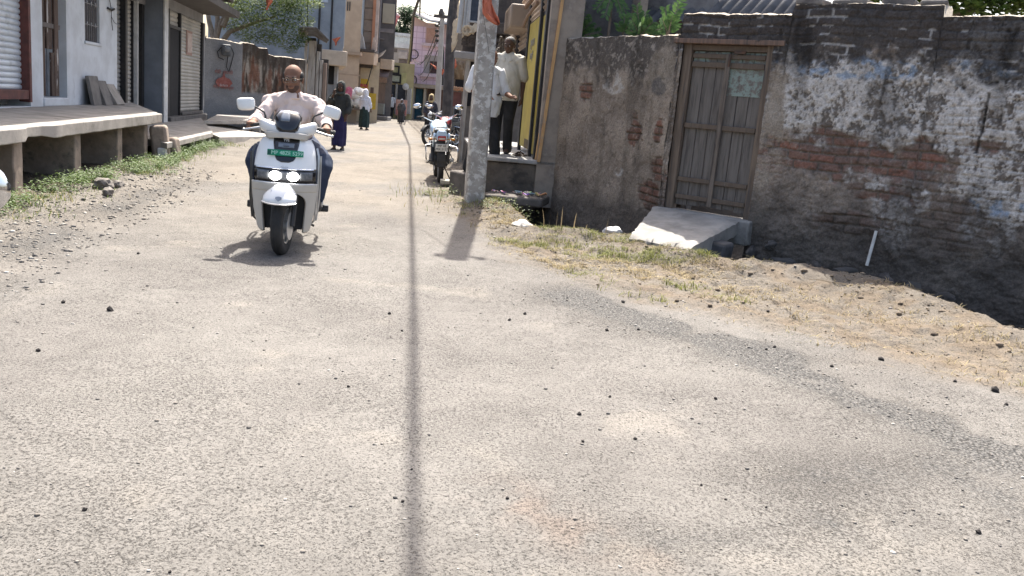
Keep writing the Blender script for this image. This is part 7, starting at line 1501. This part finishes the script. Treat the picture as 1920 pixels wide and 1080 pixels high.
# dry grass on the verge by the wall
def scatter_xy(n, fn, box):
    x = RS.uniform(box[0], box[1], n); y = RS.uniform(box[2], box[3], n); k = RS.rand(n) < fn(x, y); return x[k], y[k]
def verge(x, y):
    xs, ys, e, r, dirt, left, h, drain, near = ground_fields(x, y)
    g = fbm(x * 1.6, y * 1.6, 201, 4); core = np.exp(-((x - .75) / 1.15) ** 2 - ((y - 8.3) / 1.2) ** 2) * 1.3
    rid = np.exp(-((r + .12) / .22) ** 2) * .9
    return np.clip((core + (rid * .9 + .22) * (1 - .55 * sstep(1.6, 2.6, x))) * sstep(.36, .6, g) * (.5 + 1.0 * sstep(.45, .62, fbm(x * 6, y * 6, 203, 3))) * sstep(-.1, .25, e) * sstep(.16, .02, drain), 0, 1) * .8
x, y = scatter_xy(230000, verge, (-1.2, 5.4, 4.2, 11.6)); n = len(x)
gg = fbm(x * 1.1, y * 1.1, 211, 4); green = sstep(.48, .62, gg + .16 * np.exp(-((x - 1.15) / .6) ** 2 - ((y - 7.9) / .5) ** 2) + .2 * sstep(4.2, 4.6, x) ); dry = RS.rand(n)
cols = lerp(lerp((.36, .30, .17), (.20, .155, .09), dry), lerp((.12, .14, .035), (.19, .20, .06), dry), green * .9)
tag(blades('dry_grass', np.stack([x, y, hts(x, y) - .004], -1), RS.uniform(.008, .05, n) * (.6 + 1.1 * sstep(.45, .7, fbm(x * 6, y * 6, 203, 3))) * (1 + .5 * green), np.full(n, .0055), RS.uniform(.02, .09, n), cols, straw_m, .8), kind='stuff')
# upright stalks by the wall foot
x, y = [], []
for px, py in ((1043, 430), (1052, 432), (1068, 428), (1085, 432), (1093, 430), (1098, 436), (1111, 432), (1122, 428), (1035, 445), (1137, 440), (1020, 430), (1076, 436), (1105, 434)): q = on_z(px, py, .08); x.append(q.x); y.append(q.y + .1)
x, y = np.array(x), np.array(y); n = len(x); tag(blades('stubble_grass', np.stack([x, y, hts(x, y)], -1), RS.uniform(.10, .24, n), np.full(n, .012), RS.uniform(-.04, .06, n), np.tile((.26, .20, .12), (n, 1)), straw_m), kind='stuff')
# leafy weeds: clumps of small leaves
def leaves(P, size, col, up=.5, aspect=.5, seed=0, droop=None):    # diamond leaves folded on the midrib
    n = len(P); an = RS.uniform(0, 2 * math.pi, n); el = RS.uniform(-.5, 1.0, n) * up if droop is None else droop
    d = np.stack([np.cos(an) * np.cos(el), np.sin(an) * np.cos(el), np.sin(el)], -1); sd = np.stack([-np.sin(an), np.cos(an), RS.uniform(-.5, .5, n)], -1); sd /= np.linalg.norm(sd, axis=1)[:, None]; up_ = np.cross(d, sd)
    L = size[:, None]; W = L * aspect * .5
    V = np.stack([P, P + d * L * .45 + sd * W + up_ * L * .08, P + d * L, P + d * L * .45 - sd * W + up_ * L * .08], 1).reshape(-1, 3); F_ = np.arange(n * 4).reshape(n, 4); F_ = np.concatenate([F_[:, [0, 1, 2]], F_[:, [0, 2, 3]]])
    return V, F_, np.repeat(col, 4, 0)
def weed_patch(name, cx, cy, hh, n, size, c1, c2):
    P = []; 
    for x_, y_, h_ in zip(cx, cy, hh):
        k = int(n * RS.uniform(.6, 1.3)); a = RS.uniform(0, 6.28, k); r_ = RS.rand(k) ** .6 * h_ * .8; z = RS.rand(k) ** .8 * h_ * (1 - (r_ / (h_ * .85)) ** 2 * .6)
        P.append(np.stack([x_ + r_ * np.cos(a), y_ + r_ * np.sin(a), ground_h(x_, y_) + z], -1))
    P = np.concatenate(P); k = len(P); col = lerp(c1, c2, RS.rand(k)); V, F_, C_ = leaves(P, RS.uniform(.6, 1.3, k) * size, col); return np_mesh(name, V, F_, leaf_m, C_, smooth=False)
def street_pts(n, x0, x1, y0, y1, fn=None):
    a = RS.uniform(x0, x1, n); b = RS.uniform(y0, y1, n)
    if fn is not None: k = RS.rand(n) < fn(a, b); a, b = a[k], b[k]
    c_, s_ = math.cos(R(10)), math.sin(R(10)); return a * c_ - b * s_, a * s_ + b * c_
fn = lambda a, b: np.clip(np.exp(-((a + 3.30 - .12 * (b > 11.5)) / .17) ** 2) * sstep(.25, .5, fbm(a * 1.2, b * 1.2, 221)) + .5 * np.exp(-((a + 3.05) / .22) ** 2) * np.exp(-((b - 13.2) / 1.3) ** 2), 0, 1)
wx, wy = street_pts(1500, -3.75, -2.6, 7.6, 18.6, fn)
tag(weed_patch('weeds', wx, wy, RS.uniform(.06, .20, len(wx)), 38, .036, (.055, .10, .025), (.12, .17, .05)), kind='stuff')
fn2 = lambda a, b: np.clip(np.exp(-((a + 3.1) / .28) ** 2) * sstep(.3, .55, fbm(a * 1.5, b * 1.5, 231)), 0, 1)
gx_, gy_ = street_pts(13000, -3.7, -2.3, 7.4, 19.5, fn2); n = len(gx_); dd = RS.rand(n)
tag(blades('green_grass', np.stack([gx_, gy_, hts(gx_, gy_) - .004], -1), RS.uniform(.015, .075, n), np.full(n, .006), RS.uniform(.01, .07, n), lerp(lerp((.10, .15, .035), (.17, .20, .06), dd), (.30, .25, .12), sstep(.72, .8, dd)), straw_m), kind='stuff')
# weeds round the pole foot
px_, py_ = [], []
for a, b in ((862, 392), (872, 396), (905, 400), (915, 402), (930, 408), (945, 404), (985, 412), (1015, 415), (850, 372), (838, 368), (822, 370), (812, 366), (990, 404), (955, 412), (800, 366), (830, 374)): q = on_z(a, b); px_.append(q.x); py_.append(q.y)
tag(weed_patch('pole_foot_weeds', px_, py_, RS.uniform(.06, .20, len(px_)), 40, .035, (.05, .085, .025), (.15, .17, .06)), kind='stuff')
x, y = scatter_xy(2800, lambda x, y: np.exp(-((x + 1.25) / .35) ** 2 - ((y - 12.1) / .6) ** 2) + .9 * np.exp(-((x + .4) / .6) ** 2 - ((y - 10.6) / .3) ** 2), (-2.2, 1.0, 9.8, 13.6)); n = len(x)
tag(blades('pole_foot_grass', np.stack([x, y, hts(x, y)], -1), RS.uniform(.03, .12, n), np.full(n, .007), RS.uniform(.01, .06, n), lerp((.12, .17, .04), (.30, .24, .11), RS.rand(n)), straw_m), kind='stuff')

# ---- trees
def crown(par, clumps, per, leaf, c1, c2, spread=.5, aspect=.45, name='crown'):
    P = []; Cc = []
    for c, r in clumps:
        k = int(per * r ** 2); q = RS.normal(size=(k, 3)); q /= np.linalg.norm(q, axis=1)[:, None]; q *= (RS.rand(k) ** .38)[:, None] * np.array([r, r, r * .7]); P.append(np.array(c) + q); Cc.append(lerp(c1, c2, np.clip(RS.normal(RS.rand(), .22, k), 0, 1)))
    P = np.concatenate(P); Cc = np.concatenate(Cc); V, F_, C_ = leaves(P, RS.uniform(.6, 1.3, len(P)) * leaf, Cc, .7, aspect); return np_mesh(name, V, F_, leaf_m, C_, par, smooth=False)
Yt = 28.0; bq = on_y(405, 80, Yt)
tr = thing('tree', 'leafy green tree overhanging the grey compound wall', 'tree', (bq.x, Yt, 0))
mb = MB(); limbs = [((400, 90), (415, 40), (440, 5), (470, -40)), ((405, 90), (392, 40), (386, 0), (380, -40)), ((404, 95), (430, 60), (470, 45), (520, 30)), ((403, 92), (408, 40), (405, -10), (402, -60)), ((418, 50), (430, 20), (432, -10), (440, -30))]
for L in limbs: pts = [on_y(*p, Yt + .15 * i) for i, p in enumerate(L)]; mb.tube(pts, [.10, .075, .055, .03], 8)
mb.tube([(bq.x, Yt, -.1), (bq.x + .05, Yt, 1.3), tuple(on_y(404, 95, Yt))], [.17, .14, .12], 10); obj('trunk', mb, bark, tr)
cl_ = []
for px, py, r, dy in ((440, 15, .55, 0), (470, 30, .6, -.3), (505, 45, .62, -.4), (540, 30, .6, -.2), (560, 10, .5, 0), (520, 5, .6, .4), (480, -10, .7, 0), (550, 60, .42, -.5), (525, 75, .36, -.6), (500, 70, .38, -.4), (560, 82, .30, -.6), (575, 40, .28, -.2), (455, 60, .42, .4), (430, 45, .35, .5), (590, 5, .3, 0), (470, 72, .30, -.4), (545, 92, .22, -.6), (412, 15, .4, .3), (535, -10, .7, 0), (570, 72, .22, -.5)):
    cl_.append((on_y(px, py, Yt + dy)[:], r))
crown(tr, cl_, 2900, .095, (.06, .105, .03), (.21, .26, .085), aspect=.38)
# tree and plants behind the wall on the other side
tw_ = thing('tree', 'broad leaved bright green tree showing above the brick wall', 'tree', (6.0, 12, 0)); cl_ = []
for px, py, r, dy in ((1590, 0, .18, 0), (1640, -5, .26, 0), (1700, 0, .26, .2), (1750, 0, .28, 0), (1800, 2, .30, -.1), (1850, 4, .30, 0), (1900, 6, .26, .1), (1945, 4, .3, 0), (1760, -50, .5, .3), (1860, -50, .5, .3), (1680, -40, .4, .3)): cl_.append((on_y(px, py, 10.6 + dy)[:], r))
crown(tw_, cl_, 4500, .10, (.075, .14, .03), (.22, .29, .085), aspect=.62)
mb = MB(); q = on_y(1800, 30, 10.9); mb.tube([(q.x, 11.1, -.1), (q.x - .03, 11.0, 1.4), tuple(q)], [.10, .08, .06], 8)
for px in (1620, 1700, 1770, 1860, 1920): mb.tube([q, q.lerp(on_y(px, -10, 10.7), .6) + Vector((0, 0, .05)), on_y(px, -10, 10.7)], [.04, .025, .012], 6)
obj('trunk', mb, bark, tw_)
def sprig(par_mb, LV, root, tip, n=12, leaf=.10, sag=.1):
    root, tip = Vector(root), Vector(tip); d = tip - root; pts = [root.lerp(tip, i / 8) + Vector((0, 0, -sag * (i / 8) ** 2)) for i in range(9)]; par_mb.tube(pts, [.009 * (1 - i / 10) for i in range(9)], 5)
    ax = d.normalized(); sd = ax.cross(Vector((.2, -.9, .4))).normalized()
    for i in range(n):
        t_ = .22 + .78 * i / (n - 1); p = root + d * t_ + Vector((0, 0, -sag * t_ ** 2))
        for s_ in (-1, 1):
            dirn = (ax * .55 + sd * s_ * .8 + Vector((0, 0, RS.uniform(-.4, .1)))).normalized(); L = leaf * RS.uniform(.75, 1.15) * (1 - .3 * t_); w = dirn.cross(Vector((0, -1, .3))).normalized() * L * .16
            o = len(LV[0]); LV[0].extend([p[:], (p + dirn * L * .5 + w)[:], (p + dirn * L)[:], (p + dirn * L * .5 - w)[:]]); LV[1].append((o, o + 1, o + 2)); LV[1].append((o, o + 2, o + 3)); cc = np.array((.05, .11, .035)) * (1 - (kk := RS.rand())) + np.array((.13, .22, .065)) * kk; LV[2].extend([cc] * 4)
def shrub(label, base, sprigs, y, leaf):
    t_ = thing('shrub', label, 'shrub', tuple(on_y(*base, y))); mb = MB(); LV = ([], [], [])
    B = on_y(*base, y); mb.tube([(B.x, B.y + .1, .2), (B.x, B.y, B.z - .5), tuple(B)], [.025, .02, .014], 6)
    for tip, dy, n in sprigs: sprig(mb, LV, B, on_y(*tip, y + dy), n, leaf, .04)
    obj('stem', mb, bark, t_); np_mesh('foliage', LV[0], np.array(LV[1]), leaf_m, np.array(LV[2]), t_, smooth=False)
shrub('shrub with a drooping leafy spray beside the corner of the shop', (1078, 72), [((1070, 40), 0, 12), ((1088, 8), -.2, 14), ((1110, 36), -.3, 14), ((1125, 55), 0, 12), ((1098, 22), -.1, 12)], 12.3, .13)
shrub('shrub with a hanging spray of long leaves above the brown wall', (1150, -20), [((1120, 10), -.2, 12), ((1135, 25), -.3, 12), ((1168, 22), -.2, 12), ((1180, 30), -.1, 10)], 12.2, .13)
shrub('upright dark leaved shrub in the middle above the brown wall', (1168, 66), [((1172, 24), -.1, 12), ((1160, 38), 0, 10), ((1178, 42), -.1, 10)], 11.6, .11)
shrub('bushy bright green shrub behind the brown wall near the door', (1200, 70), [((1195, 5), -.1, 16), ((1210, 18), 0, 16), ((1185, 30), -.2, 14), ((1225, 35), -.1, 14), ((1240, 48), 0, 12), ((1180, 50), 0, 10), ((1215, 45), -.2, 12), ((1203, 35), -.3, 14), ((1235, 60), -.2, 10)], 11.2, .12)
shrub('tall green shrub beside the door lintel in front of the corrugated roof', (1252, 66), [((1248, 8), 0, 16), ((1262, 22), -.1, 14), ((1242, 28), -.2, 14), ((1275, -4), -.1, 14), ((1283, -8), 0, 12), ((1268, 40), 0, 10), ((1240, 48), -.1, 10)], 10.8, .11)
Yc = 78; cq = on_y(752, 60, Yc); ct = thing('tree', 'tall thin crowned tree standing beyond the end of the lane', 'tree', (cq.x, Yc, 0)); cl_ = []
for px, py, r, dy in ((768, 28, 1.1, 0), (758, 22, .8, 0), (770, 45, .8, 0), (752, 55, .9, 0), (745, 68, .8, 0), (763, 62, .8, 0), (738, 60, .5, 0), (775, 62, .7, 0), (760, 38, .7, 0), (782, 40, .6, 0)): cl_.append((on_y(px, py, Yc + dy)[:], r))
crown(ct, cl_, 420, .34, (.035, .075, .045), (.085, .135, .075), aspect=.4)
mb = MB(); mb.tube([(cq.x, Yc, -.1), (cq.x + .1, Yc, 3), tuple(on_y(756, 60, Yc)), tuple(on_y(764, 30, Yc))], [.3, .25, .18, .06], 8); mb.tube([on_y(756, 60, Yc), on_y(745, 40, Yc)], [.12, .05], 6); obj('trunk', mb, mat('dark_bark', (.08, .07, .06)), ct)
